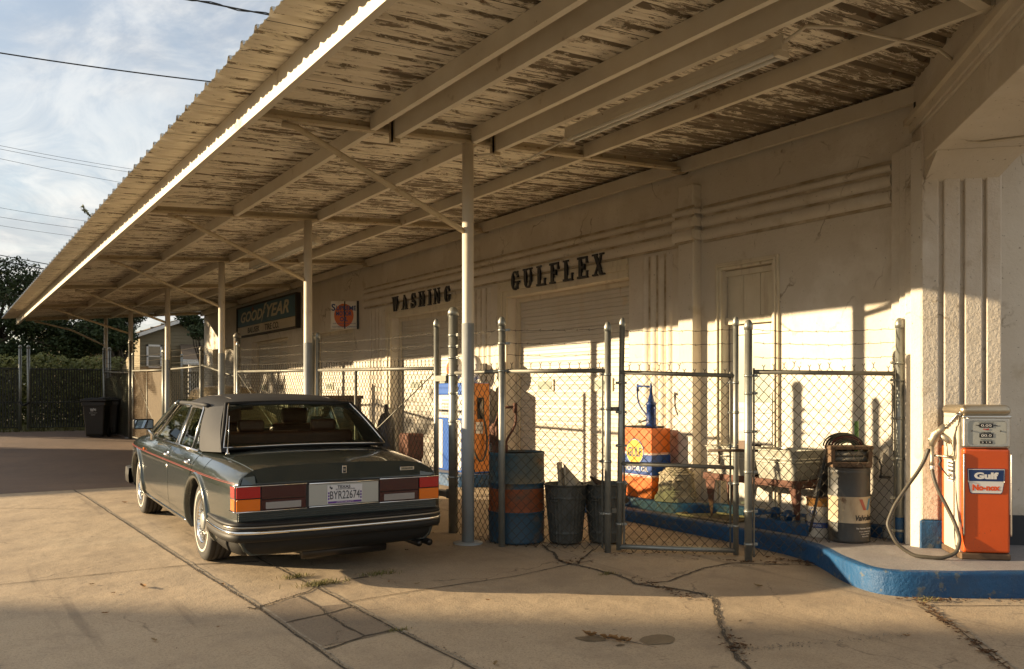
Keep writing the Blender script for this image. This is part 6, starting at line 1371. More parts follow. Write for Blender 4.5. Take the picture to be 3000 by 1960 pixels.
sweep([(-.012, .345), (-.014, .29), (-.035, .235), (-.07, .215), (-.2, .21)], RUB, 'valance', pth=pin)
mb = MB()
for k in range(4): mb.rbox((0, -1.115, .556-k*.017), (1.74, .035, .013), .004)
cp('fluted_panel', mb, PAINT)
mb = MB(); mb.box(-.86, .86, -1.12, -1.0, .49, .57); cp('tail_skirt', mb, PAINT)
for x in (.68, .78): 
    mb = MB(); mb.tube([(x, -.6, .20), (x, -1.12, .20), (x+.01, -1.17, .195)], .030, 14, caps=False); mb.tube([(x+.01, -1.165, .195), (x+.008, -1.08, .196)], .026, 14); cp('exhaust_pipe', mb, mat('sooty_steel', (.05, .045, .04), .4, .7) if 'sooty_steel' not in MATS else MATS['sooty_steel'])
mb = MB(); mb.tube([(-.3, -.95, .17), (.45, -.95, .17)], .05, 14); cp('silencer', mb, MATS['sooty_steel'])
mb = MB(); mb.box(.86, .93, -.95, -.70, .22, .33); mb.box(-.93, -.86, -.95, -.70, .22, .33); cp('mud_flap', mb, RUB) if False else None
# front end (simple but real): grille, lamps, bumper
plate(-.30, .30, .42, .93, CHROME, 'grille', .10, y=4.11); 
for s in (-1, 1): mb = MB(); mb.rbox((s*.60, 4.02, .68), (.36, .05, .20), .02); cp('headlight', mb, CLRL)
mb = MB(); fpth = [(-.955, 3.55), (-.95, 3.85), (-.85, 4.05), (-.4, 4.12), (.4, 4.12), (.85, 4.05), (.95, 3.85), (.955, 3.55)]
rows = []
for i, p in enumerate(fpth):
    c = Vector(p); nn = (c-Vector((0, 2.6))).normalized(); rows.append([Vector((c.x+nn.x*o, c.y+nn.y*o, z)) for o, z in ((-.06, .52), (.02, .51), (.03, .42), (.02, .33), (-.08, .30))])
mb.grid(rows); cp('bumper', mb, RUB)
# wheels
for y in (0, WB):
    for s in (-1, 1):
        w = bpy.data.objects.new('wheel', None); COL.objects.link(w); w.parent = car; ORG[w.name] = Vector((0, 0, 0)); w.location = (s*.785, y, WR_)
        Mx = Matrix.Rotation(R(90)*s, 3, 'Y')   # local z -> outward
        prof = [(.20, -.10), (.27, -.112), (.325, -.108), (.345, -.095), (.352, -.085), (.354, -.045), (.349, -.044), (.349, -.036), (.354, -.035), (.355, .0), (.349, .001), (.349, .009), (.354, .01), (.354, .045), (.349, .046), (.349, .054), (.352, .055), (.351, .085), (.345, .096), (.330, .106), (.315, .111), (.306, .1115)]
        mb = MB(); mb.lathe(prof, (0, 0, 0), 56, 0, M=Mx); mb.lathe([(.250, .1145), (.235, .112), (.212, .108), (.205, .104)], (0, 0, 0), 56, 0, M=Mx); mb.lathe([(.306, .1115), (.285, .1145), (.27, .115)], (0, 0, 0), 56, 0, M=Mx)
        mb.f = [f for f in mb.f if len(f) == 4]; mb.m = [0]*len(mb.f); mb.sm = [True]*len(mb.f); cp('tyre', mb, TYRE, w, recalc=False)
        mb = MB(); mb.lathe([(.272, .1150), (.262, .1165), (.252, .1150)], (0, 0, 0), 56, M=Mx); mb.f = [f for f in mb.f if len(f) == 4]; mb.m = [0]*len(mb.f); mb.sm = [True]*len(mb.f); cp('whitewall', mb, pl('whitewall_rubber', (.55, .52, .44), .6) if 'whitewall_rubber' not in MATS else MATS['whitewall_rubber'], w, recalc=False)
        mb = MB(); mb.lathe([(.206, .100), (.203, .110), (.195, .110), (.187, .098), (.18, .078), (.15, .074), (.115, .082), (.10, .092), (.085, .098), (.08, .094)], (0, 0, 0), 48, M=Mx)
        for k in range(32):
            a = 2*math.pi*k/32; e = Vector((math.cos(a), math.sin(a), 0)); tt = Vector((-e.y, e.x, 0)); vs = []
            for r_, h_ in ((.118, .082), (.182, .080), (.180, .102), (.122, .094)):
                for q in (-1, 1): vs.append(Mx @ (e*r_+tt*.0045*q+Vector((0, 0, h_))))
            mb.add(vs, [(0, 2, 4, 6), (1, 7, 5, 3), (6, 4, 5, 7), (0, 1, 3, 2), (2, 3, 5, 4)])
        mb.f = [f for f in mb.f if len(f) <= 4]; mb.m = [0]*len(mb.f); mb.sm = (mb.sm+[False]*len(mb.f))[:len(mb.f)]; cp('rim', mb, CHROME, w, recalc=False)
        mb = MB(); mb.lathe([(.082, .090), (.078, .104), (.05, .112), (.0, .114)], (0, 0, 0), 32, M=Mx); cp('hub_cap', mb, SILV, w)
# ---- greenhouse
def arc_roof(x, y):
    zr = lerpt([(.22, 1.408), (.45, 1.445), (.9, 1.475), (1.35, 1.47), (1.75, 1.435), (1.80, 1.425)], y); hw = lerpt([(.22, .655), (.6, .725), (1.2, .735), (1.8, .70)], y); k = abs(x)/hw
    return zr-.035*k**2-.075*k**8, hw
rows = []
for j in range(17):
    y = .22+1.58*j/16; z_, hw = arc_roof(0, y); row = []
    for i in range(29):
        k = -1+2*i/28; k = math.copysign(abs(k)**.8, k); x = hw*k; row.append(Vector((x, y+(-.0 if j else .05*k*k), arc_roof(x, y)[0])))
    rows.append(row)
bot = [[p-Vector((0, 0, .03)) for p in r] for r in rows]
mb = MB(); mb.grid(rows); mb.grid(bot); ed = lambda R_: [r[0] for r in R_]+R_[-1][1:]+[r[-1] for r in R_[-2::-1]]+R_[0][-2:0:-1]; E1, E2 = ed(rows), ed(bot); mb.grid([[a, b] for a, b in zip(E1+[E1[0]], E2+[E2[0]])], smooth=False)
cp('vinyl_roof', mb, VINYL)
mb = MB()
for s in (-1, 1): mb.tube([(s*(.50), y, arc_roof(.50, y)[0]+.001) for y in (.25, .6, 1.0, 1.4, 1.75)], .0035, 5)
cp('roof_seam', mb, mat('seam_edge', (.12, .11, .095), .5))
for s in (-1, 1):
    # C pillar: curved panel from the beltline to the roof
    A_ = [(-.30, .80, .985), (.28, .853, .955)]; Tt = [(.26, .640, 1.372), (.62, .722, 1.345)]
    rows = []
    for j in range(9):
        v = j/8; row = []
        for i in range(7):
            u = i/6; b0 = Vector(A_[0]).lerp(Vector(A_[1]), u); t0 = Vector(Tt[0]).lerp(Vector(Tt[1]), u); p = b0.lerp(t0, v)
            p.y += .045*math.sin(math.pi*v)*(u if u > .5 else -.4*(1-u)*0); bul = .020*math.sin(math.pi*v)+.012*math.sin(math.pi*u)
            row.append(Vector((s*(p.y*1+bul-(.0)), p.x, p.z)) if False else Vector((s*(p[1]+bul-.045*math.sin(math.pi*v)*(u if u > .5 else 0)), p[0], p[2])))
        rows.append(row)
    inn = [[Vector((p.x-s*.06, p.y+.02, p.z)) for p in r] for r in rows]
    mb = MB(); mb.grid(rows); mb.grid(inn); E1, E2 = ed(rows), ed(inn); mb.grid([[a, b] for a, b in zip(E1+[E1[0]], E2+[E2[0]])], smooth=False); cp('rear_pillar', mb, VINYL)
    # side glass and frames
    base = lambda y: Vector((s*.868, y, .955)); top_ = lambda y: Vector((s*.722, y, 1.352))
    def wq(yb0, yb1, yt0, yt1, nm):
        a, b, c, d = base(yb0), base(yb1), top_(yt1), top_(yt0); off_ = Vector((-s*.012, 0, 0)); mb = MB(); mb.add([a+off_, b+off_, c+off_, d+off_], [(0, 1, 2, 3)]); cp('side_window', mb, SIDEGL)
        mb = MB(); q = [a, b, c, d]
        pts = []
        for i in range(4): p, r_ = q[i], q[(i+1) % 4]; pts += [p.lerp(r_, .06), p.lerp(r_, .94)]
        mb.tube(pts, .011, 6, closed=True); cp('window_frame', mb, CHROME)
    wq(.52, 1.13, .66, 1.15, 'r'); wq(1.24, 2.45, 1.22, 1.78, 'f')
    mb = MB(); mb.add([base(.30)+Vector((-s*.01, 0, 0)), base(.50)+Vector((-s*.01, 0, 0)), top_(.64)+Vector((-s*.01, 0, 0)), top_(.56)+Vector((-s*.01, 0, 0))], [(0, 1, 2, 3)]); cp('quarter_window', mb, SIDEGL)
    mb = MB(); mb.bar(base(1.185)+Vector((0, 0, -.01)), top_(1.185), .025, .075, up=(0, 1, 0)); cp('door_pillar', mb, CHROME)
    mb = MB(); mb.tube([Vector((s*.845, 2.82, .965)), Vector((s*.80, 2.45, 1.13)), Vector((s*.74, 1.95, 1.335)), Vector((s*.725, 1.78, 1.375))], [.03, .028, .026, .026], 8); cp('windscreen_pillar', mb, PAINT)
    mb = MB(); mb.tube([Vector((s*.715, y, 1.365+.006*math.sin((y-.5)*2.4))) for y in (.55, .8, 1.2, 1.5, 1.80)], .022, 8); cp('roof_rail', mb, VINYL)
    mb = MB(); mb.tube([(s*.875, y, .958) for y in (.25, 1.0, 1.8, 2.5)], .012, 8); cp('belt_strip', mb, CHROME)
# rear screen
def rs(u, v):
    w = .765+(.600-.765)*v; x = w*u; y = -.235+(.275+.235)*v; z = 1.008+(1.385-1.008)*v; b_ = .03*(1-u*u); return Vector((x, y-b_-.02*math.sin(math.pi*v), z+b_*.6+.006*math.sin(math.pi*v)))
mb = MB(); mb.grid([[rs(-1+2*i/14, j/6) for i in range(15)] for j in range(7)]); cp('rear_window', mb, DARKGL, recalc=False)
rim_ = [rs(-1+2*i/14, 0) for i in range(15)]+[rs(1, j/6) for j in range(1, 7)]+[rs(1-2*i/14, 1) for i in range(1, 15)]+[rs(-1, 1-j/6) for j in range(1, 6)]
mb = MB(); mb.tube([p+Vector((0, -.008, .006)) for p in rim_], .0085, 6, closed=True); cp('window_frame', mb, CHROME)
mb = MB(); mb.tube([p*1+Vector((p.x*.03, -.002, .004 if p.z > 1.2 else -.004)) for p in rim_], .017, 8, closed=True); cp('window_seal', mb, RUB)
mb = MB(); mb.add([(-.80, 2.88, .985), (.80, 2.88, .985), (.68, 1.85, 1.40), (-.68, 1.85, 1.40)], [(0, 1, 2, 3)]); cp('windscreen', mb, SIDEGL)
# interior
LEA = mat('dark_red_leather', (.10, .040, .025), .45, col2=(.075, .03, .02), nscale=6); TRIMB = mat('cabin_trim', (.04, .032, .025), .7)
def ibox(nm, c, sz, b, m=LEA): mb = MB(); mb.rbox(c, sz, b, seg=3); cp(nm, mb, m)
ibox('rear_shelf', (0, .05, 1.0), (1.5, .55, .02), .004, TRIMB); ibox('rear_seat', (0, .40, 1.02), (1.36, .16, .20), .05)
for x in (-.36, .36): ibox('front_seat', (x, 1.28, .98), (.52, .14, .34), .06); ibox('head_restraint', (x, 1.26, 1.23), (.29, .10, .17), .04); ibox('head_restraint', (x, .37, 1.17), (.26, .08, .12), .035)
for k in range(4): mb = MB(); mb.tube([(-.60+k*.05, .62, 1.30), (-.60+k*.05, .62, 1.36)], .025, 10); cp('roof_handle', mb, pl('tan_leather', (.42, .17, .09), .4) if 'tan_leather' not in MATS else MATS['tan_leather']) if False else None
ibox('dashboard', (0, 2.45, .99), (1.5, .3, .10), .04, TRIMB); ibox('rear_view_mirror', (0, 1.98, 1.30), (.22, .03, .06), .012, BLACK)
mb = MB(); mb.tube([Vector((-.36+.19*math.cos(a*math.pi/12), 2.05+.06*math.sin(a*math.pi/12), 1.0+.17*math.sin(a*math.pi/12))) for a in range(24)], .013, 8, closed=True); cp('steering_wheel', mb, BLACK)
# mirrors, aerial
for s in (-1, 1):
    mb = MB(); mb.rbox((s*1.01, 2.30, 1.115), (.215, .055, .115), .022, seg=3); mr = cp('door_mirror', mb, RUB)
    mb = MB(); mb.rbox((s*1.01, 2.269, 1.115), (.185, .006, .09), .002); cp('mirror_glass', mb, mat('mirror_silver', (.30, .38, .48), .03, 1) if 'mirror_silver' not in MATS else MATS['mirror_silver'], mr)
    mb = MB(); mb.tube([(s*.90, 2.33, .95), (s*.915, 2.31, 1.0), (s*.96, 2.30, 1.06)], [.035, .022, .016], 8); cp('mirror_stalk', mb, CHROME, mr)
mb = MB(); mb.lathe([(.02, 0), (.018, .012), (.008, .02), (.006, .05)], (-.775, -.42, .975), 10); mb.tube([(-.775, -.42, 1.0), (-.757, -.40, 1.30)], .0028, 6); mb.lathe([(.0, -.005), (.006, 0), (0, .005)], (-.757, -.40, 1.30), 6); cp('aerial', mb, CHROME)
# ------------------------------------------------------------------ trees
def leafmat(name, c1, c2, c3): 
    m = mat(name, c1, .6, col2=c2, nscale=1.1, namt=.3, col3=c3, n3=(3.5, .55, .75)); b = m.node_tree.nodes['Principled BSDF']; b.inputs['Specular IOR Level'].default_value = .3
    return m
LEAFD = leafmat('dark_oak_leaves', (.040, .060, .018), (.025, .042, .014), (.075, .085, .028)); LEAFY = leafmat('yellow_green_leaves', (.13, .13, .025), (.085, .10, .022), (.20, .15, .03))
BARK = mat('bark', (.06, .045, .03), .9, col2=(.09, .07, .05), nscale=6, stretch=(1, 1, .3), bump=.6, bscale=12)
def tree(name, x, y, h, rad, n, label, cat='tree', m=None, lf=.16, th=None, seed=1, blobs=9, low=.35, group='trees behind the back fence', trunkr=.22):
    rnd = random.Random(seed); z0 = gz(y); t = thing(name, (x, y, z0), label, cat, group)
    mb = MB(); th = th or h*.4; base = Vector((x, y, z0-.1)); fork = base+Vector((rnd.uniform(-.3, .3), 0, th))
    mb.tube([base, base.lerp(fork, .5)+Vector((.1, .05, 0)), fork], [trunkr*1.25, trunkr, trunkr*.8], 10)
    cs = []
    for k in range(blobs):
        a = rnd.uniform(0, 6.28); rr_ = rad*math.sqrt(rnd.uniform(.05, 1))*.72; zz3 = h*(low+(1-low)*rnd.uniform(.15, .88)*(1-.35*(rr_/rad)))
        c = Vector((x+rr_*math.cos(a), y+rr_*math.sin(a), z0+zz3)); s = rad*rnd.uniform(.28, .46); cs.append((c, s))
        mid = fork.lerp(c, .55)+Vector((rnd.uniform(-.2, .2), rnd.uniform(-.2, .2), rnd.uniform(-.3, .1)))
        mb.tube([fork, mid, c], [trunkr*.45, trunkr*.25, trunkr*.08], 6)
        for q in range(3): e = c+Vector((rnd.gauss(0, 1), rnd.gauss(0, 1), rnd.gauss(0, .6)))*s*.6; mb.tube([mid.lerp(c, .6), e], [trunkr*.12, trunkr*.03], 4)
    part('trunk', mb, BARK, t)
    vs = []; fs = []
    for i in range(n):
        c, s = cs[i % len(cs)]
        d = Vector((rnd.gauss(0, 1), rnd.gauss(0, 1), rnd.gauss(0, 1))); d.normalize(); r = s*(rnd.uniform(.45, 1.12))
        if noise.noise((c+d*s)*1.6) < -.18: r *= .7
        p = c+Vector((d.x*r*1.15, d.y*r*1.15, d.z*r*.78)); l = lf*rnd.uniform(.6, 1.3)
        u = Vector((rnd.gauss(0, 1), rnd.gauss(0, 1), rnd.gauss(0, .7))).normalized(); w = u.orthogonal().normalized(); w.rotate(Matrix.Rotation(rnd.uniform(0, 6.28), 3, u))
        b = len(vs); vs += [p-u*l*.5, p+w*l*.24, p+u*l*.5, p-w*l*.24]; fs.append((b, b+1, b+2, b+3))
    mb = MB(); mb.add(vs, fs); part('crown', mb, m or LEAFD, t, recalc=False)
    return t
tree('oak_tree', 2.4, 42, 8.2, 2.1, 24000, 'tall dark tree rising at the left edge above the black gate', seed=3, blobs=16, low=.12, lf=.15)
tree('oak_tree', 5.0, 43, 6.0, 2.6, 24000, 'broad dark tree behind the yellow green hedge, under the canopy corner', seed=5, blobs=16, low=.12, lf=.15)
tree('oak_tree', 6.6, 40, 5.4, 1.6, 15000, 'spreading dark tree with bare lower limbs in front of the yellow house', seed=11, blobs=10, low=.5, lf=.15)
tree('oak_tree', 9.0, 36.5, 4.7, 1.0, 6000, 'small leafy tree drooping beside the far corner of the garage', seed=23, blobs=6, low=.62, lf=.12, trunkr=.10)
for k, (x, y) in enumerate(((-1.8, 44), (-6.5, 42), (-11.5, 40))): tree('oak_tree', x, y, 10.5, 3.6, 5000, 'tall tree beyond the black gate, outside the left edge, number %s' % ['one', 'two', 'three'][k], seed=60+k, blobs=14, low=.1, lf=.4)
# hedge behind the gate
rnd = random.Random(4); vs = []; fs = []
for i in range(38000):
    x = rnd.uniform(-6, 5.6); y = 33.4+rnd.uniform(-.6, .9); top = 2.50+.22*noise.noise(Vector((x*1.1, 0, 0)))+.12*noise.noise(Vector((x*4, 2, 0))); z = gz(y)+(rnd.uniform(0, .55) if i % 3 == 0 else rnd.uniform(0, 1)**.8)*top*.95
    l = rnd.uniform(.06, .14); u = Vector((rnd.gauss(0, 1), rnd.gauss(0, 1), rnd.gauss(0, 1))).normalized(); w = u.orthogonal().normalized(); p = Vector((x, y, z)); b = len(vs); vs += [p-u*l*.6, p+w*l*.35, p+u*l*.6, p-w*l*.35]; fs.append((b, b+1, b+2, b+3))
mb = MB(); mb.add(vs, fs); solo('hedge', mb, LEAFY, (0, 33.4, .4), 'yellow green clipped hedge showing over the black slatted gate', 'hedge', recalc=False)
# ------------------------------------------------------------------ houses
def siding(mb, x0, x1, y, z0, z1, top=None, st=.19):
    z = z0
    while z < z1-.01:
        zt = min(z+st, z1); xa, xb = x0, x1
        if top: xa, xb = top(z)
        mb.add([(xa, y-.03, z), (xb, y-.03, z), (xb, y-.004, zt), (xa, y-.004, zt)], [(0, 1, 2, 3)]); mb.add([(xa, y-.03, z), (xb, y-.03, z), (xb, y, z), (xa, y, z)], [(3, 2, 1, 0)]); z += st
SHIN = mat('brown_shingles', (.10, .07, .045), .9, col2=(.15, .11, .07), nscale=20, bump=.4, bscale=40)
def house(x0, x1, y, h, ridge, depth, m, label, wins, gable=True):
    t = thing('house', ((x0+x1)/2, y, gz(y)), label, 'house'); z0 = gz(y); mb = MB(); siding(mb, x0, x1, y, z0, z0+h)
    xc = (x0+x1)/2
    if gable: siding(mb, x0, x1, y, z0+h, z0+ridge, top=lambda z: (x0+(xc-x0)*(z-z0-h)/(ridge-h), x1-(x1-xc)*(z-z0-h)/(ridge-h)))
    mb.box(x0, x1, y, y+depth, z0, z0+h)
    if gable: mb.add([(x0, y, z0+h), (x1, y, z0+h), (xc, y, z0+ridge), (x0, y+depth, z0+h), (x1, y+depth, z0+h), (xc, y+depth, z0+ridge)], [(0, 1, 2), (5, 4, 3)])
    part('wall', mb, m, t)
    mb = MB(); o = .35; k = o*(ridge-h)/(xc-x0)
    for s, xe in ((-1, x0), (1, x1)):
        a = Vector((xe+s*o, y-o, z0+h-k)); b = Vector((xc, y-o, z0+ridge)); vs = [a, b, b+Vector((0, depth+2*o, 0)), a+Vector((0, depth+2*o, 0))]; mb.add(vs+[v+Vector((0, 0, .10)) for v in vs], [(3, 2, 1, 0), (4, 5, 6, 7), (0, 1, 5, 4), (1, 2, 6, 5), (2, 3, 7, 6), (3, 0, 4, 7)])
    rf = part('roof', mb, SHIN, t)
    mb = MB()
    for s, xe in ((-1, x0), (1, x1)): mb.bar((xe+s*o, y-o-.02, z0+h-k-.02), (xc, y-o-.02, z0+ridge-.02), .03, .16)
    part('bargeboard', mb, WHITE, t)
    for wx, wz, ww, wh in wins:
        mb = MB(); 
        for a in ((wx-ww/2, wx+ww/2, wz+wh-.09, wz+wh), (wx-ww/2, wx+ww/2, wz, wz+.09), (wx-ww/2, wx-ww/2+.09, wz, wz+wh), (wx+ww/2-.09, wx+ww/2, wz, wz+wh), (wx-ww/2, wx+ww/2, wz+wh/2-.03, wz+wh/2+.03)): mb.box(a[0], a[1], y-.09, y-.035, z0+a[2], z0+a[3])
        f = part('window', mb, WHITE, t); mb = MB(); mb.box(wx-ww/2+.08, wx+ww/2-.08, y-.05, y-.045, z0+wz+.08, z0+wz+wh-.08); part('pane', mb, mat('house_pane', (.05, .065, .07), .1, spec=.8) if 'house_pane' not in MATS else MATS['house_pane'], f)
    return t
house(8.35, 11.9, 45, 3.95, 4.65, 8, mat('olive_siding', (.20, .165, .10), .8), 'olive grey sided house with a gable and white framed window', [(9.0, 2.3, .72, 1.15)])
t = thing('porch', (11.4, 43, .5), 'small shingled porch roof over the white door of the olive house', 'porch'); z = gz(43)
mb = MB(); vs = [(9.7, 42.2, z+2.55), (13.6, 42.2, z+2.55), (13.2, 44.9, z+3.4), (10.2, 44.9, z+3.4)]; mb.add(vs+[(a, b, c+.12) for a, b, c in vs], [(3, 2, 1, 0), (4, 5, 6, 7), (0, 1, 5, 4), (1, 2, 6, 5), (3, 0, 4, 7)]); part('roof', mb, SHIN, t)
mb = MB(); mb.box(9.7, 13.6, 42.14, 42.19, z+2.42, z+2.66); part('fascia', mb, WHITE, t)
mb = MB(); mb.box(10.0, 10.12, 42.3, 42.42, z, z+2.5); part('post', mb, WHITE, t)
mb = MB(); mb.box(10.7, 11.5, 44.85, 44.9, z+.3, z+2.5); part('door', mb, WHITE, t)
house(5.6, 9.3, 51, 3.2, 4.6, 7, mat('yellow_siding', (.42, .31, .16), .8), 'yellow sided house with its sunlit wall behind the dark trees', [(8.0, 1.7, .5, 1.2)])
# ------------------------------------------------------------------ power lines
CAB = mat('cable', (.012, .012, .012), .6)
def px(x, y, dist):
    s, c = math.sin(-cam.rotation_euler.z), math.cos(cam.rotation_euler.z); a = (x-1500)/2528; b = (1152-y)/2528; return Vector((dist*(s+c*a), dist*(c-s*a), 1.5+b*dist))
for k, (a, b, r, lab) in enumerate((((-300, 105, 16), (900, 268, 19), .014, 'single overhead cable crossing the upper left sky'), ((300, -60, 15), (1100, 95, 17), .016, 'twisted overhead service cable at the top of the sky'),
        ((-200, 385, 40), (700, 535, 60), .010, 'thin overhead wire, highest of the distant three'), ((-200, 395, 40), (700, 545, 60), .010, 'thin overhead wire, middle of the distant three'), ((-200, 420, 40), (700, 585, 60), .010, 'thin overhead wire, lowest of the distant three'),
        ((-200, 570, 45), (500, 670, 70), .010, 'faint overhead wire, upper one of the low group'), ((-200, 600, 45), (500, 690, 70), .011, 'faint overhead wire, middle one of the low group'), ((-200, 625, 45), (500, 715, 70), .010, 'faint overhead wire, lowest one of the low group'),
        ((-200, 705, 34), (400, 815, 40), .018, 'dark cable passing in front of the left tree top, upper'), ((-200, 722, 32), (400, 830, 36), .024, 'thicker dark cable passing in front of the left tree top, lower'))):
    A, B = px(*a), px(*b); n = 30; pts = []
    for i in range(n+1): c_ = A.lerp(B, i/n); c_.z -= .012*(B-A).length*4*(i/n)*(1-i/n); pts.append(c_)
    mb = MB(); mb.tube(pts, r, 5)
    if k == 1: mb.tube([p+Vector((0, .02*math.sin(i*1.1), .03*math.cos(i*1.1))) for i, p in enumerate(pts)], .010, 5)
    solo('overhead_cable', mb, CAB, A, lab, 'cable', 'overhead power lines')
# sprigs growing on the roof edge
for x, y, s, lab in ((1.84, 13.3, .20, 'leafy sprig growing out of the roof edge'), (1.84, 19.4, .14, 'tiny leafy twig farther along the roof edge')):
    t = thing('sprig', (x, y, zc(x, y)+.16), lab, 'plant'); mb = MB(); ml = MB(); rnd = random.Random(int(y))
    b0 = Vector((x, y, zc(x, y)+.16))
    for k in range(5):
        e = b0+Vector((rnd.uniform(-.8, .1), rnd.uniform(-.5, .5), rnd.uniform(.3, 1.0)))*s; mb.tube([b0, e], .003, 4)
        for q in range(7): p = b0.lerp(e, rnd.uniform(.4, 1.05)); u = Vector((rnd.gauss(0, 1), rnd.gauss(0, 1), rnd.gauss(0, 1))).normalized()*.03; w = u.orthogonal().normalized()*.014; ml.add([p-u, p+w, p+u, p-w], [(0, 1, 2, 3)])
    part('twig', mb, BARK, t); part('leaves', ml, LEAFY, t, recalc=False)
# ------------------------------------------------------------------ off-frame blocks added to cast the long evening shade, and a tree row
t = thing('shade_building', (-56, 38, 0), 'unseen plain brick building off to the left, added to shade the foreground', 'building')  # unseen occluder, sized to shade the foreground but spare the canopy edge
mb = MB(); A = Vector((-42.9, 40.1, 0)); dN = Vector((-.605, -.796, 0)); dB = Vector((-.796, .605, 0)); q = [A, A+dN*46, A+dN*46+dB*12, A+dB*12]
mb.add([v+Vector((0, 0, -.5)) for v in q]+[v+Vector((0, 0, 14.2)) for v in q], [(3, 2, 1, 0), (4, 5, 6, 7), (0, 1, 5, 4), (1, 2, 6, 5), (2, 3, 7, 6), (3, 0, 4, 7)]); part('wall', mb, mat('brick_wall', (.22, .13, .09), .9, col2=(.16, .10, .07), nscale=5), t)
t = thing('shade_block', (-9, 22, .2), 'unseen dark leafy block left of the frame, added to shade the driveway', 'hedge')  # unseen box added to lay shade across the driveway
mb = MB(); mb.box(-17, -1.6, 19.0, 25.0, 0, 2.1); part('core', mb, LEAFD, t)
for k in range(5):
    tree('oak_tree', -30+k*4.5, 34-k*1.2+(k % 2)*3, 6.4, 3.4, 3500, 'round dark tree of the row beyond the road, number %s from the west' % ['one', 'two', 'three', 'four', 'five'][k], seed=40+k, blobs=10, low=.2, lf=.34, group='trees across the road')
# ------------------------------------------------------------------ leaves, weeds
DL = mat('dead_leaf', (.20, .095, .03), .8, col2=(.30, .17, .06), nscale=30); DL2 = mat('pale_leaf', (.34, .24, .12), .8, col2=(.20, .13, .05), nscale=30)
def leafmb(mb, x, y, s, rz, z=None, curl=.35, rnd=random):
    z = gz(y)+.008 if z is None else z; out = []
    prof = [(0, 0), (.15, .10), (.32, .17), (.45, .09), (.55, .19), (.75, .10), (1, 0)]
    def P(u, v):
        a = (u-.5)*s; b = v*s; c = abs(v)*curl*s*1.4+((u-.5)**2)*curl*s*1.2; return Vector((x+a*math.cos(rz)-b*math.sin(rz), y+a*math.sin(rz)+b*math.cos(rz), z+c))
    L_ = [P(u, v) for u, v in prof]; R_ = [P(u, -v) for u, v in prof]; M_ = [P(u, 0) for u, v in prof]
    for i in range(len(prof)-1): mb.add([M_[i], M_[i+1], L_[i+1], L_[i]], [(0, 1, 2, 3)]); mb.add([M_[i], R_[i], R_[i+1], M_[i+1]], [(0, 1, 2, 3)])
spots = [(1.03, 7.43, .045, 'small brown leaf on the sunlit concrete left of the rear wheel'), (1.35, 7.14, .11, 'curled brown leaf in the sunlit patch left of the rear wheel'), (1.12, 7.04, .04, 'tiny orange leaf near the shadow edge at lower left'), (1.13, 5.64, .06, 'upright grey green leaf in the shade at lower left'), (1.54, 5.73, .03, 'small dark leaf lying alone in the lower left shade'),
  (2.06, 12.1, .09, 'pale leaf beside the front wheel of the dark car'), (2.66, 4.14, .07, 'brown leaf at the bottom edge beside the long joint'), (3.4, 5.39, .04, 'small leaf on the concrete in front of the drum'), (3.03, 6.29, .05, 'orange leaf just behind the car, left of its pair'), (3.19, 6.12, .05, 'orange leaf just behind the car, right of its pair'), (1.89, 6.89, .05, 'orange leaf on the joint behind the rear wheel'),
  (.98, 6.47, .05, 'dark leaf in the shade at the left side'), (5.46, 4.62, .09, 'brown leaf on the concrete in front of the gate'), (6.53, 3.66, .09, 'curled brown leaf against the blue kerb corner'), (6.74, 3.48, .08, 'yellowish leaf by the kerb near the pump'), (4.55, 4.0, .05, 'small leaf in the right foreground shade'), (5.2, 3.2, .05, 'tiny leaf at the bottom right corner')]
for i, (x, y, s, lab) in enumerate(spots):
    mb = MB(); leafmb(mb, x, y, s*1.15, i*1.7, curl=.5); solo('dead_leaf', mb, DL if i % 3 else DL2, (x, y, gz(y)), lab, 'leaf', 'fallen leaves on the concrete', recalc=False)
t = thing('leafy_twig', (3.53, 4.1, -.05), 'dry forked twig with curled brown leaves beside the oil stain', 'twig')
mb = MB(); mb.tube([(3.47, 4.32, gz(4.3)+.02), (3.52, 4.15, gz(4.2)+.02), (3.60, 4.02, gz(4)+.015), (3.66, 3.88, gz(3.9)+.008)], [.003, .003, .0025, .001], 5); part('stem', mb, BARK, t); mb = MB()
for a, b, s, r in ((3.47, 4.29, .12, 1.9), (3.53, 4.17, .12, -.6), (3.56, 4.10, .13, -.9), (3.60, 4.06, .08, .3)): leafmb(mb, a, b, s, r, curl=.8)
part('leaves', mb, DL, t, recalc=False)
mb = MB(); rnd = random.Random(9)
def litter(cx, cy, sx, sy, n, rz, s0=.025, s1=.065, z=None):
    for i in range(n):
        a, b = rnd.gauss(0, sx), rnd.gauss(0, sy); x = cx+a*math.cos(rz)-b*math.sin(rz); y = cy+a*math.sin(rz)+b*math.cos(rz); leafmb(mb, x, y, rnd.uniform(s0, s1), rnd.uniform(0, 6.28), curl=rnd.uniform(.1, .7), z=z)
litter(6.55, 5.05, .18, .035, 70, 1.9); litter(6.2, 5.25, .25, .03, 40, 2.3); litter(5.5, 6.1, .3, .05, 30, 2.4); litter(5.0, 6.95, .12, .08, 30, 0); litter(4.75, 6.15, .1, .06, 25, 0)
litter(5.85, 3.38, .22, .02, 60, .82); litter(5.35, 2.8, .3, .02, 60, .85); litter(6.3, 3.6, .16, .03, 35, -.7); litter(6.9, 3.2, .2, .02, 25, -.6); litter(4.1, 3.65, .15, .04, 40, .9); litter(4.78, 5.0, .2, .03, 40, 1.4)
litter(6.2, 6.3, .4, .25, 40, 2.2); litter(5.2, 8.5, .5, .8, 40, 0)
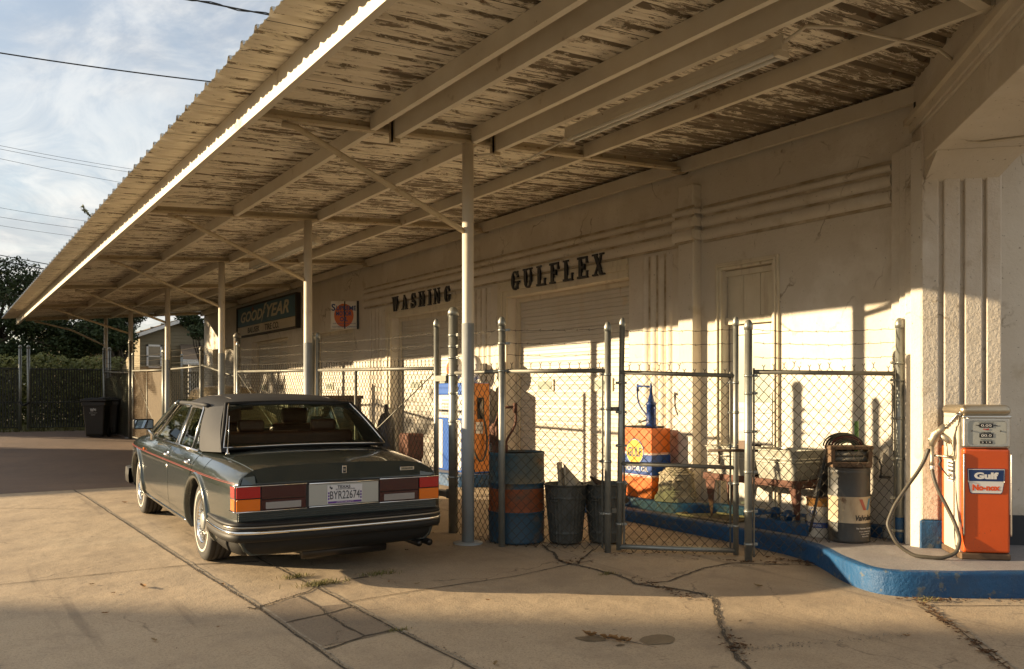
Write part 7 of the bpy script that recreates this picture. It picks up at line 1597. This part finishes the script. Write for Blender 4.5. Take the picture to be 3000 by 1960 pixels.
litter(2.5, 7.0, 1.2, 1.2, 22, 0, .012, .025); litter(3.6, 4.8, 1.3, .8, 30, 0, .01, .025); litter(1.2, 6.0, .8, 1.2, 18, 0, .01, .025); litter(3, 13, 1, 1, 15, 0, .015, .04)
struct('leaf_litter', mb, mat('leaf_litter', (.15, .075, .03), .85, col2=(.07, .04, .02), nscale=12), kind='stuff')
GRS = mat('weed_green', (.13, .13, .03), .8, col2=(.22, .18, .06), nscale=30)
for x, y, n, sp_, h, lab in ((2.55, 6.52, 260, .10, .05, 'tuft of yellowing weeds where two cracks meet behind the car'), (2.47, 6.85, 120, .06, .05, 'small weed tuft in the joint just behind the rear bumper'), (3.1, 6.60, 130, .09, .05, 'low weeds along the crack behind the car, rightmost tuft'), (2.50, 5.05, 50, .04, .03, 'tiny weed sprig in the long joint at lower centre'), (6.25, 3.66, 60, .10, .04, 'sparse weeds at the foot of the blue kerb'), (4.72, 5.6, 50, .05, .04, 'few weed blades in the long crack in front of the gate')):
    mb = MB(); rnd = random.Random(int(x*100))
    for i in range(n):
        bx, by = x+rnd.gauss(0, sp_), y+rnd.gauss(0, sp_*.35); a = rnd.uniform(0, 6.28); L_ = h*rnd.uniform(.4, 1.2); d = Vector((math.cos(a), math.sin(a), 0)); b0 = Vector((bx, by, gz(by))); w = Vector((-d.y, d.x, 0))*.0022
        m1 = b0+d*L_*.4+Vector((0, 0, L_*.55)); e = b0+d*L_*.9+Vector((0, 0, L_*.6)); mb.add([b0-w, b0+w, m1+w, m1-w], [(0, 1, 2, 3)]); mb.add([m1-w, m1+w, e], [(0, 1, 2)])
    solo('weed_tuft', mb, GRS, (x, y, gz(y)), lab, 'weeds', 'weeds in the pavement joints', recalc=False)
# crumbled concrete along the cracks
mb = MB(); rnd = random.Random(12)
def crumbs(pts, n, w, s0=.003, s1=.011):
    for i in range(n):
        k = rnd.randrange(len(pts)-1); t_ = rnd.random(); x = pts[k][0]+(pts[k+1][0]-pts[k][0])*t_+rnd.gauss(0, w); y = pts[k][1]+(pts[k+1][1]-pts[k][1])*t_+rnd.gauss(0, w); q = rnd.uniform(s0, s1); z = gz(y)+.003
        v = [Vector((x+rnd.uniform(-q, q), y+rnd.uniform(-q, q), z+rnd.uniform(0, q*.5))) for _ in range(3)]+[Vector((x, y, z+q))]; mb.add(v, [(0, 1, 2), (0, 1, 3), (1, 2, 3), (2, 0, 3)])
crumbs([(4.68, 6.16), (4.8, 5.6), (4.72, 5.21), (4.92, 4.7), (4.87, 4.54), (4.39, 4.04), (4.19, 3.8), (3.9, 3.4)], 420, .025); crumbs([(4.0, 3.6), (4.5, 3.45), (5.3, 3.2)], 260, .03); crumbs([(4.72, 5.21), (5.6, 5.35), (6.3, 5.1)], 140, .02)
crumbs([(1.85, 7.6), (1.91, 6.15), (1.93, 4)], 200, .012); crumbs([(2.44, 7.7), (2.48, 6.46), (2.5, 4.99), (2.6, 4)], 200, .012); crumbs([(2.29, 5.9), (2.25, 5.33), (1.97, 4.93)], 90, .015); crumbs([(1.88, 6.06), (2.37, 6.34)], 80, .02); crumbs([(5.2, 6.4), (4.8, 7.1), (5.4, 6.2), (6.1, 5.3)], 160, .06, .002, .007); crumbs([(0, 4), (3, 9), (5, 4)], 160, .7, .0015, .004)
struct('gravel', mb, mat('crumbled_concrete', (.30, .25, .18), .95, col2=(.16, .12, .08), nscale=40), kind='stuff')
# far trees closing the view
mb = MB()
for i in range(16000):
    x, y = rnd.uniform(-25, 30), rnd.uniform(62, 70); h = 4.6+1.6*noise.noise(Vector((x*.16, 3, 0)))+.8*noise.noise(Vector((x*.6, 5, 0))); z = gz(60)+rnd.uniform(0, 1)**.8*h; l = rnd.uniform(.25, .6); u = Vector((rnd.gauss(0, 1), rnd.gauss(0, 1), rnd.gauss(0, 1))).normalized(); w = u.orthogonal().normalized(); p = Vector((x, y, z)); mb.add([p-u*l*.5, p+w*l*.3, p+u*l*.5, p-w*l*.3], [(0, 1, 2, 3)])
struct('distant_woods', mb, LEAFD, kind='stuff')
# grass strip at the back
mb = MB(); rnd = random.Random(2)
for i in range(9000):
    x, y = rnd.uniform(-3, 9), rnd.uniform(29.3, 33); L_ = rnd.uniform(.05, .16); a = rnd.uniform(0, 6.28); d = Vector((math.cos(a), math.sin(a), 0)); b0 = Vector((x, y, gz(y))); w = Vector((-d.y, d.x, 0))*.012; mb.add([b0-w, b0+w, b0+d*L_*.6+Vector((0, 0, L_))], [(0, 1, 2)])
struct('grass', mb, mat('dry_grass', (.16, .14, .045), .9, col2=(.09, .10, .03), nscale=2), kind='stuff')
